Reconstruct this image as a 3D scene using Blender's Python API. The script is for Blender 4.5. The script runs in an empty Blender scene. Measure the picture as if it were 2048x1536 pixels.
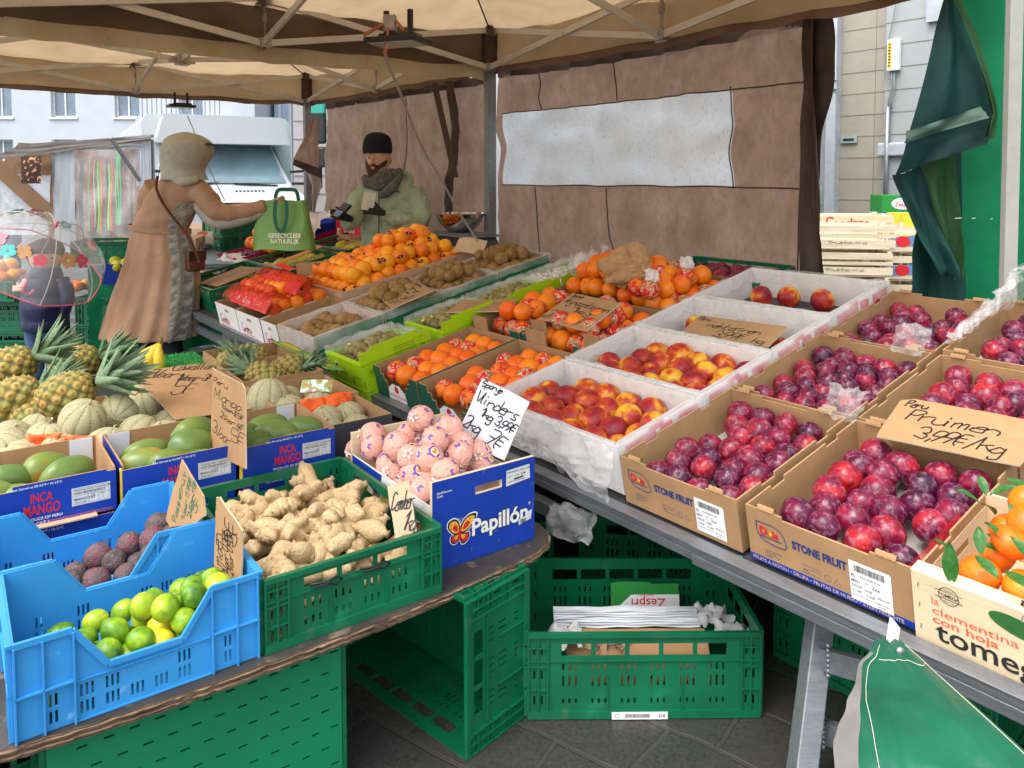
import bpy, math, random
from mathutils import Vector as V, Matrix, noise
PI = math.pi
rnd = random.Random(11)
C = bpy.context.scene.collection
sc = bpy.context.scene

# ---------------------------------------------------------------- camera, sky, sun, exposure
FP, HZ, EYE = 1560.0, 355.0, 1.45            # focal length in photo pixels, horizon row, eye height
PITCH = math.radians(3.0)
CYP = HZ + FP*math.tan(PITCH)
cd = bpy.data.cameras.new('camera'); cam = bpy.data.objects.new('camera', cd); C.objects.link(cam)
cd.sensor_fit = 'HORIZONTAL'; cd.sensor_width = 36.0; cd.lens = 36.0*FP/2048.0
cd.shift_y = -(768.0-CYP)/2048.0; cd.clip_start = 0.05; cd.clip_end = 600
cam.location = (0, 0, EYE); cam.rotation_euler = (PI/2-PITCH, 0, 0)
sc.camera = cam
w = bpy.data.worlds.new('World'); sc.world = w; w.use_nodes = True
wn, wl = w.node_tree.nodes, w.node_tree.links
bg = wn['Background']; sky = wn.new('ShaderNodeTexSky'); sky.sky_type = 'NISHITA'; sky.sun_disc = False
SUN_EL, SUN_AZ = math.radians(62), math.radians(225)
sky.sun_elevation = SUN_EL; sky.sun_rotation = SUN_AZ; sky.air_density = 1.4; sky.dust_density = 4.0
hs = wn.new('ShaderNodeHueSaturation'); hs.inputs['Saturation'].default_value = 0.28; hs.inputs['Value'].default_value = 1.0
wl.new(sky.outputs[0], hs.inputs['Color']); wl.new(hs.outputs[0], bg.inputs['Color']); bg.inputs['Strength'].default_value = 0.15
sd = bpy.data.lights.new('sun', 'SUN'); sd.energy = 0.6; sd.angle = math.radians(38); sd.color = (1, 0.97, 0.92)
so = bpy.data.objects.new('sun', sd); C.objects.link(so)
so.rotation_euler = V((math.sin(SUN_AZ)*math.cos(SUN_EL), math.cos(SUN_AZ)*math.cos(SUN_EL), math.sin(SUN_EL))).to_track_quat('Z', 'Y').to_euler()
sc.view_settings.view_transform = 'Standard'; sc.view_settings.look = 'None'; sc.view_settings.exposure = 1.5
sc.view_settings.gamma = 1.0
sc.render.engine = 'CYCLES'
sc.cycles.max_bounces = 8; sc.cycles.transparent_max_bounces = 16; sc.cycles.transmission_bounces = 6

# ---------------------------------------------------------------- measuring the place
FW = V((0, math.cos(PITCH), -math.sin(PITCH))); UP = V((0, math.sin(PITCH), math.cos(PITCH))); EY = V((0, 0, EYE))
def ray(x, y): return FW + V(((x-1024)/FP, 0, 0)) + UP*((CYP-y)/FP)
def Pz(x, y, z): r = ray(x, y); return EY + r*((z-EYE)/r.z)
def Pd(x, y, d): r = ray(x, y); return EY + r*(d/r.y)
A0 = math.radians(128)
U_ = V((math.cos(A0), math.sin(A0), 0)); V0 = V((U_.y, -U_.x, 0)); TAU = math.radians(12)
V_ = V0*math.cos(TAU) + V((0, 0, math.sin(TAU))); N_ = V_.cross(U_); N_ = N_ if N_.z > 0 else -N_
OT = V((0.571687, 1.87450215, 0.65))
def mtx(o, x, y, z):
    return Matrix(((x[0], y[0], z[0], o[0]), (x[1], y[1], z[1], o[1]), (x[2], y[2], z[2], o[2]), (0, 0, 0, 1)))
def T(s, t, w=0.0): return mtx(OT+U_*s+V_*t+N_*w, -U_, V_, N_)          # on the sloping fruit table
def TPx(x, y, w):
    r = ray(x, y); o = OT+N_*w; return EY + r*((o-EY).dot(N_)/r.dot(N_))
def S(s, q, z): return V((OT.x, OT.y, 0)) + U_*s + V0*q + V((0, 0, z))   # stall frame, level
def SM(s, q, z): return mtx(S(s, q, z), -U_, V0, V((0, 0, 1)))
AL = math.radians(36)
E_ = V((math.cos(AL), math.sin(AL), 0)); G_ = V((-E_.y, E_.x, 0)); OL = V((-0.53892706, 1.63315423, 0))
def L(p, q, z): return mtx(OL+E_*p+G_*q+V((0, 0, z)), E_, G_, V((0, 0, 1)))  # low table
def Tr(x, y, z): return Matrix.Translation((x, y, z))
def Rx(a): return Matrix.Rotation(math.radians(a), 4, 'X')
def Ry(a): return Matrix.Rotation(math.radians(a), 4, 'Y')
def Rz(a): return Matrix.Rotation(math.radians(a), 4, 'Z')
def Sc(x, y, z): return Matrix.Diagonal((x, y, z, 1))
FRONT = Rx(90)                                                           # decal frame on a face looking along -Y
def plane_m(p0, px, py):
    x = (px-p0).normalized(); z = x.cross(py-p0).normalized(); y = z.cross(x)
    return mtx(p0, x, y, z), (px-p0).length, (py-p0).dot(y)

# ---------------------------------------------------------------- mesh builder
class MB:
    def __init__(s): s.v = []; s.f = []; s.mi = []; s.col = []; s.c = None
    def add(s, vs, fs, M=None, mi=0):
        n = len(s.v)
        for p in vs:
            p = V(p); s.v.append(M @ p if M else p)
            if s.c is not None: s.col.append(s.c)
        for f in fs: s.f.append(tuple(i+n for i in f)); s.mi.append(mi)
        return s
    def box(s, a, b, M=None, mi=0):
        x0, y0, z0 = a; x1, y1, z1 = b
        return s.add([(x0,y0,z0),(x1,y0,z0),(x1,y1,z0),(x0,y1,z0),(x0,y0,z1),(x1,y0,z1),(x1,y1,z1),(x0,y1,z1)],
                     [(0,3,2,1),(4,5,6,7),(0,1,5,4),(1,2,6,5),(2,3,7,6),(3,0,4,7)], M, mi)
    def bar(s, p, q, a, b=None, up=V((0, 0, 1)), mi=0):
        b = b or a; p = V(p); q = V(q); d = (q-p); l = d.length; d.normalize()
        x = d.cross(up); x = x.normalized() if x.length > 1e-4 else V((1, 0, 0)); z = x.cross(d)
        return s.box((-a/2, 0, -b/2), (a/2, l, b/2), mtx(p, x, d, z), mi)
    def tube(s, pts, r, n=8, mi=0, cap=True, sq=1.0):
        pts = [V(p) for p in pts]; k = len(pts); r = r if isinstance(r, (list, tuple)) else [r]*k
        t0 = (pts[1]-pts[0]).normalized(); a = t0.orthogonal().normalized(); base = len(s.v)
        vs, fs = [], []
        for i, p in enumerate(pts):
            t = (pts[min(i+1, k-1)]-pts[max(i-1, 0)]).normalized(); a = (a-t*a.dot(t)).normalized(); b = t.cross(a)
            for j in range(n):
                an = 2*PI*j/n; vs.append(p + a*math.cos(an)*r[i] + b*math.sin(an)*r[i]*sq)
        for i in range(k-1):
            for j in range(n): fs.append((i*n+j, i*n+(j+1) % n, (i+1)*n+(j+1) % n, (i+1)*n+j))
        if cap: fs.append(tuple(range(n-1, -1, -1))); fs.append(tuple((k-1)*n+j for j in range(n)))
        return s.add(vs, fs, None, mi)
    def grid(s, nu, nv, fn, cu=False, cv=False, M=None, mi=0, colf=None):
        vs, fs = [], []
        for j in range(nv+(0 if cv else 1)):
            for i in range(nu+(0 if cu else 1)):
                vs.append(fn(i/nu, j/nv))
                if colf: s.col.append(colf(i/nu, j/nv))
        W = nu if cu else nu+1; Hh = nv if cv else nv+1
        for j in range(nv):
            for i in range(nu):
                fs.append((j*W+i, j*W+(i+1) % W, ((j+1) % Hh)*W+(i+1) % W, ((j+1) % Hh)*W+i))
        return s.add(vs, fs, M, mi)
    def poly(s, pts, z=0.0, M=None, mi=0):
        from mathutils.geometry import tessellate_polygon
        ps = [V((p[0], p[1], z)) for p in pts]; n = len(s.v)
        fs = [tuple(t) for t in tessellate_polygon([ps])]
        out = []
        for a, b, c in fs:
            out.append((a, b, c) if (ps[b]-ps[a]).cross(ps[c]-ps[a]).z > 0 else (a, c, b))
        return s.add(ps, out, M, mi)
    def prism(s, pts, z0, z1, M=None, mi=0, mside=None):
        s.poly(pts, z1, M, mi); k = len(s.f); s.poly(pts, z0, M, mi)
        for i in range(k, len(s.f)): s.f[i] = s.f[i][::-1]
        n = len(pts); vs = [(p[0], p[1], z0) for p in pts]+[(p[0], p[1], z1) for p in pts]
        ar = sum(pts[i][0]*pts[(i+1) % n][1]-pts[(i+1) % n][0]*pts[i][1] for i in range(n))
        fs = [(i, (i+1) % n, n+(i+1) % n, n+i) for i in range(n)]
        if ar < 0: fs = [f[::-1] for f in fs]
        return s.add(vs, fs, M, mi if mside is None else mside)
    def ribbon(s, pts, wd, z=0.0, M=None, mi=0, closed=False):
        pts = [V((p[0], p[1], 0)) for p in pts]; k = len(pts)
        if k < 2: return s
        vs = []
        for i, p in enumerate(pts):
            a = pts[(i-1) % k] if closed else pts[max(i-1, 0)]; b = pts[(i+1) % k] if closed else pts[min(i+1, k-1)]
            d = (b-a); d = d.normalized() if d.length > 1e-9 else V((1, 0, 0)); nn = V((-d.y, d.x, 0))*wd/2
            vs += [p+nn+V((0, 0, z)), p-nn+V((0, 0, z))]
        m = k if closed else k-1
        return s.add(vs, [(2*i, 2*i+1, 2*((i+1) % k)+1, 2*((i+1) % k)) for i in range(m)], M, mi)
    # a sheet of real thickness in local x,z with rectangular openings; front looks along -y
    def sheet(s, solids, holes, t, M=None, mf=0, mb=0, warp=None):
        R = lambda q: round(q, 5)
        xs = sorted({R(q) for r in solids+holes for q in (r[0], r[1])}); zs = sorted({R(q) for r in solids+holes for q in (r[2], r[3])})
        def sol(i, j):
            if i < 0 or j < 0 or i >= len(xs)-1 or j >= len(zs)-1: return False
            cx, cz = (xs[i]+xs[i+1])/2, (zs[j]+zs[j+1])/2
            return any(a < cx < b and c < cz < d for a, b, c, d in solids) and not any(a < cx < b and c < cz < d for a, b, c, d in holes)
        idx = {}; vs = []; fs = []; ms = []
        def vid(i, j, k):
            if (i, j, k) not in idx:
                x, z = xs[i], zs[j]
                if warp: x, z = warp(x, z)
                idx[(i, j, k)] = len(vs); vs.append((x, t*k, z))
            return idx[(i, j, k)]
        for i in range(len(xs)-1):
            for j in range(len(zs)-1):
                if not sol(i, j): continue
                fs.append((vid(i,j,0), vid(i+1,j,0), vid(i+1,j+1,0), vid(i,j+1,0))); ms.append(mf)
                fs.append((vid(i,j,1), vid(i,j+1,1), vid(i+1,j+1,1), vid(i+1,j,1))); ms.append(mb)
                for di, dj, a, b in ((-1,0,(i,j+1),(i,j)), (1,0,(i+1,j),(i+1,j+1)), (0,-1,(i,j),(i+1,j)), (0,1,(i+1,j+1),(i,j+1))):
                    if not sol(i+di, j+dj):
                        fs.append((vid(*b,0), vid(*a,0), vid(*a,1), vid(*b,1))); ms.append(mb)
        n = len(s.v)
        for p in vs: s.v.append(M @ V(p) if M else V(p))
        for f, m in zip(fs, ms): s.f.append(tuple(q+n for q in f)); s.mi.append(m)
        return s
    def mesh(s, name, mats, smooth=False):
        me = bpy.data.meshes.new(name); me.from_pydata([tuple(p) for p in s.v], [], s.f)
        mats = mats if isinstance(mats, (list, tuple)) else [mats]
        for m in mats: me.materials.append(m)
        me.polygons.foreach_set('material_index', s.mi)
        if smooth: me.polygons.foreach_set('use_smooth', [True]*len(s.f))
        if s.col:
            ca = me.color_attributes.new('Col', 'FLOAT_COLOR', 'POINT')
            ca.data.foreach_set('color', [q for c in s.col for q in (c[0], c[1], c[2], 1.0)])
        me.update(); return me
    def build(s, name, mats, parent=None, M=None, smooth=False, bevel=0):
        return obj(name, s.mesh(name, mats, smooth), parent, M, bevel)
def obj(name, me, parent=None, M=None, bevel=0):
    o = bpy.data.objects.new(name, me); C.objects.link(o)
    if parent: o.parent = parent
    if M is not None: o.matrix_local = M
    if bevel:
        b = o.modifiers.new('bevel', 'BEVEL'); b.width = bevel; b.segments = 2; b.limit_method = 'ANGLE'; b.angle_limit = math.radians(50)
    return o
def tag(o, label=None, cat=None, group=None, kind=None):
    if label: o['label'] = label
    if cat: o['category'] = cat
    if group: o['group'] = group
    if kind: o['kind'] = kind
    return o
def thing(name, label, cat, M=None, group=None):
    o = bpy.data.objects.new(name, None); C.objects.link(o); o.empty_display_size = .05
    if M is not None: o.matrix_world = M
    return tag(o, label, cat, group)

# ---------------------------------------------------------------- materials
MATS = {}
def nz(nt, sc_, det=3, vec=None, rough=.55, kind='noise'):
    n = nt.nodes.new('ShaderNodeTexNoise' if kind == 'noise' else 'ShaderNodeTexVoronoi')
    n.inputs['Scale'].default_value = sc_
    if kind == 'noise': n.inputs['Detail'].default_value = det; n.inputs['Roughness'].default_value = rough
    if vec is not None: nt.links.new(vec, n.inputs['Vector'])
    return n
def ramp(nt, fac, stops):
    r = nt.nodes.new('ShaderNodeValToRGB'); e = r.color_ramp.elements
    while len(e) < len(stops): e.new(0.5)
    for k, (p, c) in enumerate(stops): e[k].position = p; e[k].color = (c[0], c[1], c[2], 1)
    nt.links.new(fac, r.inputs['Fac']); return r.outputs['Color']
def mixc(nt, fac, a, b):
    m = nt.nodes.new('ShaderNodeMix'); m.data_type = 'RGBA'
    for sck, val in ((m.inputs[0], fac), (m.inputs[6], a), (m.inputs[7], b)):
        if isinstance(val, bpy.types.NodeSocket): nt.links.new(val, sck)
        elif isinstance(val, (int, float)): sck.default_value = val
        else: sck.default_value = (val[0], val[1], val[2], 1)
    return m.outputs[2]
def mat(name, base, rough=.6, var=.15, vs=8, bump=.0, bs=60, metal=0, stops=None, rand=False, over=None, coat=0, attr=False,
        trans=0, alpha=1, spec=.35, stretch=None, hue=0, sss=0, gen='Object', bump2=None, over2=None):
    if name in MATS: return MATS[name]
    m = bpy.data.materials.new(name); m.use_nodes = True; nt = m.node_tree; N = nt.nodes; Lk = nt.links
    b = N['Principled BSDF']; tc = N.new('ShaderNodeTexCoord'); vec = tc.outputs[gen]
    oi = N.new('ShaderNodeObjectInfo')
    if stretch:
        mp = N.new('ShaderNodeMapping'); mp.inputs['Scale'].default_value = stretch; Lk.new(vec, mp.inputs['Vector']); vec = mp.outputs[0]
    if rand:
        ml = N.new('ShaderNodeMath'); ml.operation = 'MULTIPLY'; ml.inputs[1].default_value = 37.0; Lk.new(oi.outputs['Random'], ml.inputs[0])
        ad = N.new('ShaderNodeVectorMath'); ad.operation = 'ADD'; Lk.new(vec, ad.inputs[0]); Lk.new(ml.outputs[0], ad.inputs[1]); vec = ad.outputs[0]
    n1 = nz(nt, vs, 4, vec)
    if attr:
        va = N.new('ShaderNodeVertexColor'); va.layer_name = 'Col'; col = va.outputs[0]
        col = mixc(nt, n1.outputs[0], col, mixc(nt, .35, col, (base[0]*.5, base[1]*.5, base[2]*.5)))
    elif stops:
        fac = n1.outputs[0]
        if rand:
            m1 = N.new('ShaderNodeMath'); m1.operation = 'MULTIPLY_ADD'; m1.inputs[1].default_value = rand if not isinstance(rand, bool) else .3
            Lk.new(oi.outputs['Random'], m1.inputs[0]); Lk.new(fac, m1.inputs[2]); m2 = N.new('ShaderNodeMath'); m2.operation = 'SUBTRACT'
            m2.inputs[1].default_value = m1.inputs[1].default_value/2; Lk.new(m1.outputs[0], m2.inputs[0]); fac = m2.outputs[0]
        col = ramp(nt, fac, stops)
    else:
        col = ramp(nt, n1.outputs[0], [(.3, [q*(1-var) for q in base]), (.7, [min(1, q*(1+var)) for q in base])])
    if over:                                     # over = (colour, scale, threshold, softness, amount)
        n2 = nz(nt, over[1], 5, vec, .65); cr = ramp(nt, n2.outputs[0], [(over[2], (0, 0, 0)), (min(1, over[2]+over[3]), (over[4],)*3)])
        col = mixc(nt, cr, col, over[0])
    if over2:
        n5 = nz(nt, over2[1], 6, vec, .7); cr = ramp(nt, n5.outputs[0], [(over2[2], (0, 0, 0)), (min(1, over2[2]+over2[3]), (over2[4],)*3)]); col = mixc(nt, cr, col, over2[0])
    if hue:
        h = N.new('ShaderNodeHueSaturation'); mm = N.new('ShaderNodeMapRange'); mm.inputs['To Min'].default_value = .5-hue; mm.inputs['To Max'].default_value = .5+hue
        Lk.new(oi.outputs['Random'], mm.inputs[0]); Lk.new(mm.outputs[0], h.inputs['Hue']); Lk.new(col, h.inputs['Color']); col = h.outputs[0]
    Lk.new(col, b.inputs['Base Color']); b.inputs['Roughness'].default_value = rough; b.inputs['Metallic'].default_value = metal
    b.inputs['Specular IOR Level'].default_value = spec; b.inputs['Coat Weight'].default_value = coat; b.inputs['Coat Roughness'].default_value = .12
    if sss: b.inputs['Subsurface Weight'].default_value = sss; b.inputs['Subsurface Scale'].default_value = .01
    if bump:
        n3 = nz(nt, bs, 5, vec, .6, bump2 or 'noise'); bp = N.new('ShaderNodeBump'); bp.inputs['Strength'].default_value = bump; bp.inputs['Distance'].default_value = .01
        if 'film' in name or 'crease' in name: n3.noise_type = 'RIDGED_MULTIFRACTAL'; n3.inputs['Distortion'].default_value = .6; n3.inputs['Detail'].default_value = 3
        Lk.new(n3.outputs[0], bp.inputs['Height']); Lk.new(bp.outputs[0], b.inputs['Normal'])
    out = N['Material Output']; sh = b.outputs[0]
    if trans:
        tl = N.new('ShaderNodeBsdfTranslucent'); Lk.new(col, tl.inputs['Color']); mx = N.new('ShaderNodeMixShader'); mx.inputs[0].default_value = trans
        Lk.new(sh, mx.inputs[1]); Lk.new(tl.outputs[0], mx.inputs[2]); sh = mx.outputs[0]
    if alpha < 1:
        tp = N.new('ShaderNodeBsdfTransparent'); mx = N.new('ShaderNodeMixShader'); n4 = nz(nt, bs*.6 if bs < 60 else 14, 5, vec)
        mr = N.new('ShaderNodeMapRange'); mr.inputs[1].default_value = .3; mr.inputs[2].default_value = .7
        mr.inputs['To Min'].default_value = max(0, alpha-.22); mr.inputs['To Max'].default_value = min(1, alpha+.25); Lk.new(n4.outputs[0], mr.inputs[0])
        Lk.new(mr.outputs[0], mx.inputs[0]); Lk.new(tp.outputs[0], mx.inputs[1]); Lk.new(sh, mx.inputs[2]); sh = mx.outputs[0]
    Lk.new(sh, out.inputs['Surface']); MATS[name] = m; return m
def flat(name, c, rough=.6): return mat(name, c, rough, .06, 30)

card = mat('cardboard', (.38, .22, .105), .85, .10, 14, .12, 220, over=((.33, .19, .09), 5, .55, .2, .35), over2=((.46, .31, .17), 40, .62, .1, .3))
cardl = mat('pale_cardboard', (.55, .39, .25), .85, .08, 10, .12, 180, over=((.42, .28, .17), 7, .6, .2, .4))
ink = flat('black_ink', (.015, .015, .02), .5); inkg = flat('green_ink', (.02, .16, .10), .5); navy = flat('navy_ink', (.02, .04, .17), .5)
white = mat('white_print', (.80, .80, .80), .55, .04, 30); redp = flat('red_print', (.62, .02, .03)); orangep = flat('orange_print', (.75, .18, .02))
yellowp = flat('yellow_print', (.80, .55, .03)); pinkp = flat('pink_print', (.75, .12, .17)); blackp = flat('black_print', (.02, .02, .02)); limep = flat('lime_print', (.42, .60, .02))
blueb = mat('blue_box_print', (.008, .045, .36), .45, .12, 6, .05, 120, over=((.12, .18, .45), 22, .68, .08, .5))
purplb = flat('magenta_box_print', (.42, .01, .10))
gplast = mat('green_crate_plastic', (.003, .125, .055), .34, .22, 5, .06, 90, over=((.03, .28, .15), 9, .6, .2, .5), over2=((.10, .12, .08), 16, .60, .15, .5), coat=.3)
bplast = mat('blue_crate_plastic', (.035, .27, .62), .40, .12, 4, .06, 70, over=((.25, .5, .72), 18, .62, .12, .6), over2=((.10, .2, .3), 24, .64, .1, .5), coat=.15)
alu = mat('aluminium', (.27, .285, .31), .40, .16, 9, .10, 60, metal=.65, over=((.17, .18, .2), 24, .52, .2, .7), stretch=(1, 8, 8))
alud = mat('dull_aluminium_tube', (.62, .59, .54), .45, .08, 9, metal=.3)
plast = mat('clear_crinkled_film', (.88, .87, .87), .14, .03, 10, .35, 9, trans=.3, alpha=.29, spec=.9)
plastw = mat('white_crinkled_paper', (.84, .79, .75), .5, .03, 10, .5, 16, trans=.2)
woodc = mat('pale_box_wood', (.72, .58, .38), .75, .10, 6, .1, 60, stretch=(1, 1, 9), over=((.55, .4, .22), 7, .58, .15, .5))
# ---------------------------------------------------------------- lettering
_tc = {}
def text_verts(s, bold=0.0, shear=0.0):
    k = (s, bold, shear)
    if k in _tc: return _tc[k]
    cu = bpy.data.curves.new('lettering', 'FONT'); cu.body = s; cu.size = 1; cu.offset = bold; cu.shear = shear; cu.resolution_u = 3
    o = bpy.data.objects.new('lettering', cu); me = bpy.data.meshes.new_from_object(o)
    vs = [v.co.copy() for v in me.vertices]; fs = [tuple(p.vertices) for p in me.polygons]
    bpy.data.objects.remove(o); bpy.data.curves.remove(cu); bpy.data.meshes.remove(me)
    x1 = max([v.x for v in vs] or [1]); x0 = min([v.x for v in vs] or [0]); _tc[k] = (vs, fs, x0, x1); return _tc[k]
def put_text(mb, s, x, y, size, z=.001, mi=0, M=None, bold=.0, shear=0.0, width=None, align='l', sx=1.0, warp=None):
    vs, fs, x0, x1 = text_verts(s, bold, shear); wd = x1-x0
    if width: sx = width/(wd*size)
    ox = -x0*size*sx - (wd*size*sx/2 if align == 'c' else 0)
    out = []
    for v in vs:
        p = (x+ox+v.x*size*sx, y+v.y*size, z)
        if warp: p = warp(p)
        out.append(p)
    mb.add(out, fs, M, mi)
GL = dict(a="46261504132344 4643", b="1913 13334345362514", c="45361604132343", d="45261504132344 4943", e="0545462615041343", f="4938272313 0737",
 g="45261504132344 4641301011", h="0903 04264643", i="0603 0708", j="3631201001 3738", k="0903 0546 2543", l="0903 0313", m="0603 05162623 25364643", n="0603 05264543",
 o="261504132334452626", p="0600 0526454433130 4", r="0603 052646", s="4626153433 3303", t="19132333 0646", u="0604132344 4643", v="062346", w="0613263346",
 y="062344 4641301011", z="06460343", W="09132633 33 3349", P="0903 093948372606", C="48290806041343", M="0309254943", V="092349", G="48290806041344 46 26",
 L="090343", K="0903 0549 2643", I="0903", S="482919063645231304", B="0903 093948360 6 3645442303 06", A="032943 0535", T="0949 2923", O="29070413334547392 9")
GL.update({'0': "2907041334474929", '1': "0729 2923", '2': "0819394836030343", '3': "08193947362645443304", '4': "2905 0545 3723", '5': "490906364544331304", '7': "094913 0636",
 '9': "483919070616364748 4813", '8': "26173949362615041333443626", '6': "3905041333443505", u'€': "4919060413 43 0737 0535", ',': "2412", '.': "2322", '/': "0249", '-': "0545", '>': "0545 3745 4533", "'": "2928"})
def glyph(ch):
    out = []
    for st in GL.get(ch, '').split(' '):
        st = st if len(st) % 2 == 0 else st[:-1]
        p = [(int(st[i])/4.0, (int(st[i+1])-3)/6.0) for i in range(0, len(st)-1, 2)]
        if len(p) > 1: out.append(p)
    return out
def smooth(p, n=4):
    if len(p) < 3: return p
    q = [p[0]]+list(p)+[p[-1]]; o = []
    for i in range(1, len(q)-2):
        for k in range(n):
            t = k/n; a, b, c, d = q[i-1], q[i], q[i+1], q[i+2]
            o.append(tuple(.5*((2*b[j])+(-a[j]+c[j])*t+(2*a[j]-5*b[j]+4*c[j]-d[j])*t*t+(-a[j]+3*b[j]-3*c[j]+d[j])*t**3) for j in (0, 1)))
    o.append(q[-2]); return o
def hand(mb, s, x, y, h, width=None, pen=.003, slant=.18, rot=0, mi=0, z=.0012, M=None):
    W_ = [({'i': .5, 'l': .55, 'j': .5, '1': .6, ',': .4, "'": .4, '.': .4, ' ': .6, 'm': 1.2, 'w': 1.15, 'M': 1.25, 'W': 1.3}.get(c, .9)) for c in s]; adv = .78; n = sum(W_); cw = (width/n/adv) if width else h*.62; pos = 0
    r = random.Random(len(s)*7+int(h*9999)); cr, sr = math.cos(math.radians(rot)), math.sin(math.radians(rot))
    for i, ch in enumerate(s):
        gx = pos*cw*adv; pos += W_[i]
        if ch == ' ': continue
        jy = r.uniform(-.04, .04)*h; js = r.uniform(.92, 1.1)
        for st in glyph(ch):
            pts = []
            for a, b in smooth(st):
                px = gx+a*cw*.72+b*h*slant; py = jy+b*h*js
                pts.append((x+px*cr-py*sr, y+px*sr+py*cr))
            mb.ribbon(pts, pen, z, M, mi)
def sign(name, label, p0, px, py, lines, th=.004, pen=.0032, inkm=None, face=None, group=None, pts=None, size=None, curl=.004):
    """cardboard price board; p0 lower left, px lower right, py upper left (world)"""
    M, wd, ht = plane_m(p0, px, py)
    if size: ht = size
    t = thing(name, label, 'price sign', M, group)
    mb = MB(); P = pts or [(0, 0), (1, 0), (1, 1), (0, 1)]; r = random.Random(len(label))
    out = []
    for i in range(len(P)):
        a, b = P[i], P[(i+1) % len(P)]
        for k in range(5): f = k/5; out.append(((a[0]+(b[0]-a[0])*f)*wd+r.uniform(-.0016, .0016), (a[1]+(b[1]-a[1])*f)*ht+r.uniform(-.0016, .0016)))
    mb.prism(out, -th, 0, mside=1); mb.build('board', [face or card, flat('torn_board_edge', (.62, .5, .36), .9)], t)
    tx = MB()
    for (s, x, y, h, wdt, rot) in lines: hand(tx, s, x*wd, y*ht, h*ht, wdt*wd, pen, .2, rot)
    tx.build('handwriting', inkm or ink, t)
    return t

# ---------------------------------------------------------------- boxes and crates
def tray(name, label, M, Lx, D, H, out=None, inn=None, cat='fruit box', group=None, th=.005, front=None, back=None, side=None, fh=1, tabs=True, bh=1, sh=1, floorm=None, corner=False):
    """open carton; x along the front, y away, z up"""
    t = thing(name, label, cat, M, group); out = out or card; inn = inn or card; ms = [out, inn]
    def wall(wd, hh, cut):
        so_ = [(0, wd, 0, hh)]
        if tabs: so_ += [(.02, .05, hh-.001, hh+.009), (wd-.05, wd-.02, hh-.001, hh+.009)]
        return MB().sheet(so_, cut or [], th, None, 0, 1)
    cutf = front or []; cutb = back or []; cuts = side or []
    wall(Lx, H*fh, cutf).build('front_panel', ms, t, None)
    wall(Lx, H*bh, cutb).build('back_panel', ms, t, Tr(Lx, D, 0) @ Rz(180))
    for nm, m in (('side_panel', Tr(0, D-th-.0003, 0) @ Rz(-90)), ('side_panel', Tr(Lx, th+.0003, 0) @ Rz(90))):
        MB().sheet([(0, D-2*th-.0006, 0, H*sh)], cuts, th, None, 0, 1).build(nm, ms, t, m)
    MB().box((th, th, .002), (Lx-th, D-th, .006)).build('base', floorm or inn, t)
    return t
_pc = {}
def plastic_side(w, h, ribs=True, handle=True, open_bottom=False, bm=None):
    key = (round(w, 3), round(h, 3), ribs, handle)
    if key in _pc: return _pc[key]
    mb = MB(); cz = .055; holes = []
    g = cz+.02; n = max(2, int((w-2*g)/.07)); stp = (w-2*g)/n
    rows = [(h*.16, h*.16+.014), (h*.36, h*.36+.03), (h*.36+.045, h*.36+.062)] if h > .19 else [(h*.2, h*.2+.018), (h*.42, h*.42+.022)]
    for i in range(n):
        for k in range(3):
            x = g+stp*(i+.22)+k*.017
            for a, b in rows: holes.append((x, x+.006, a, b))
    if handle:
        m = 5 if w > .5 else 3; ww = (w-2*cz-.06)/m
        for i in range(m):
            holes.append((cz+.03+i*ww+.006, cz+.03+(i+1)*ww-.006, h*.72, h*.86))
    for x in (.018, .038):
        for z in (h*.2, h*.5, h*.78):
            holes += [(x-.003, x+.003, z-.012, z+.012), (w-x-.003, w-x+.003, z-.012, z+.012)]
    mb.sheet([(0, w, 0, h)], holes, .003)
    if ribs:
        e = .009
        mb.box((0, -e, h-.012), (w, 0, h)); mb.box((0, -e*.6, h*.66), (w, -.0002, h*.66+.004))
        mb.box((0, -e, 0), (w, 0, .02))
        for x in (0, cz-.004, w-cz, w-.004, .026, w-.03): mb.box((x, -e, .02), (x+.004, 0, h-.012))
        for z in (h*.33, h*.6, h*.82):
            mb.box((0, -e*.9, z), (cz, -.0004, z+.003)); mb.box((w-cz, -e*.9, z), (w, -.0004, z+.003))
        mb.box((w*.34, -e*.7, .02), (w*.345, 0, h*.5)); mb.box((w*.66, -e*.7, .02), (w*.665, 0, h*.5))
    _pc[key] = mb; return mb
def plastic_base(w, d):
    holes = []; nx = int(w/.07); ny = int(d/.05)
    for i in range(nx):
        for j in range(ny):
            x = .03+(w-.06)*(i+.2+.3*(j % 2))/nx; y = .03+(d-.06)*(j+.3)/ny; holes.append((x, x+.03, y, y+.006))
    return MB().sheet([(0, w, 0, d)], holes, .004)
_mc = {}
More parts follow.
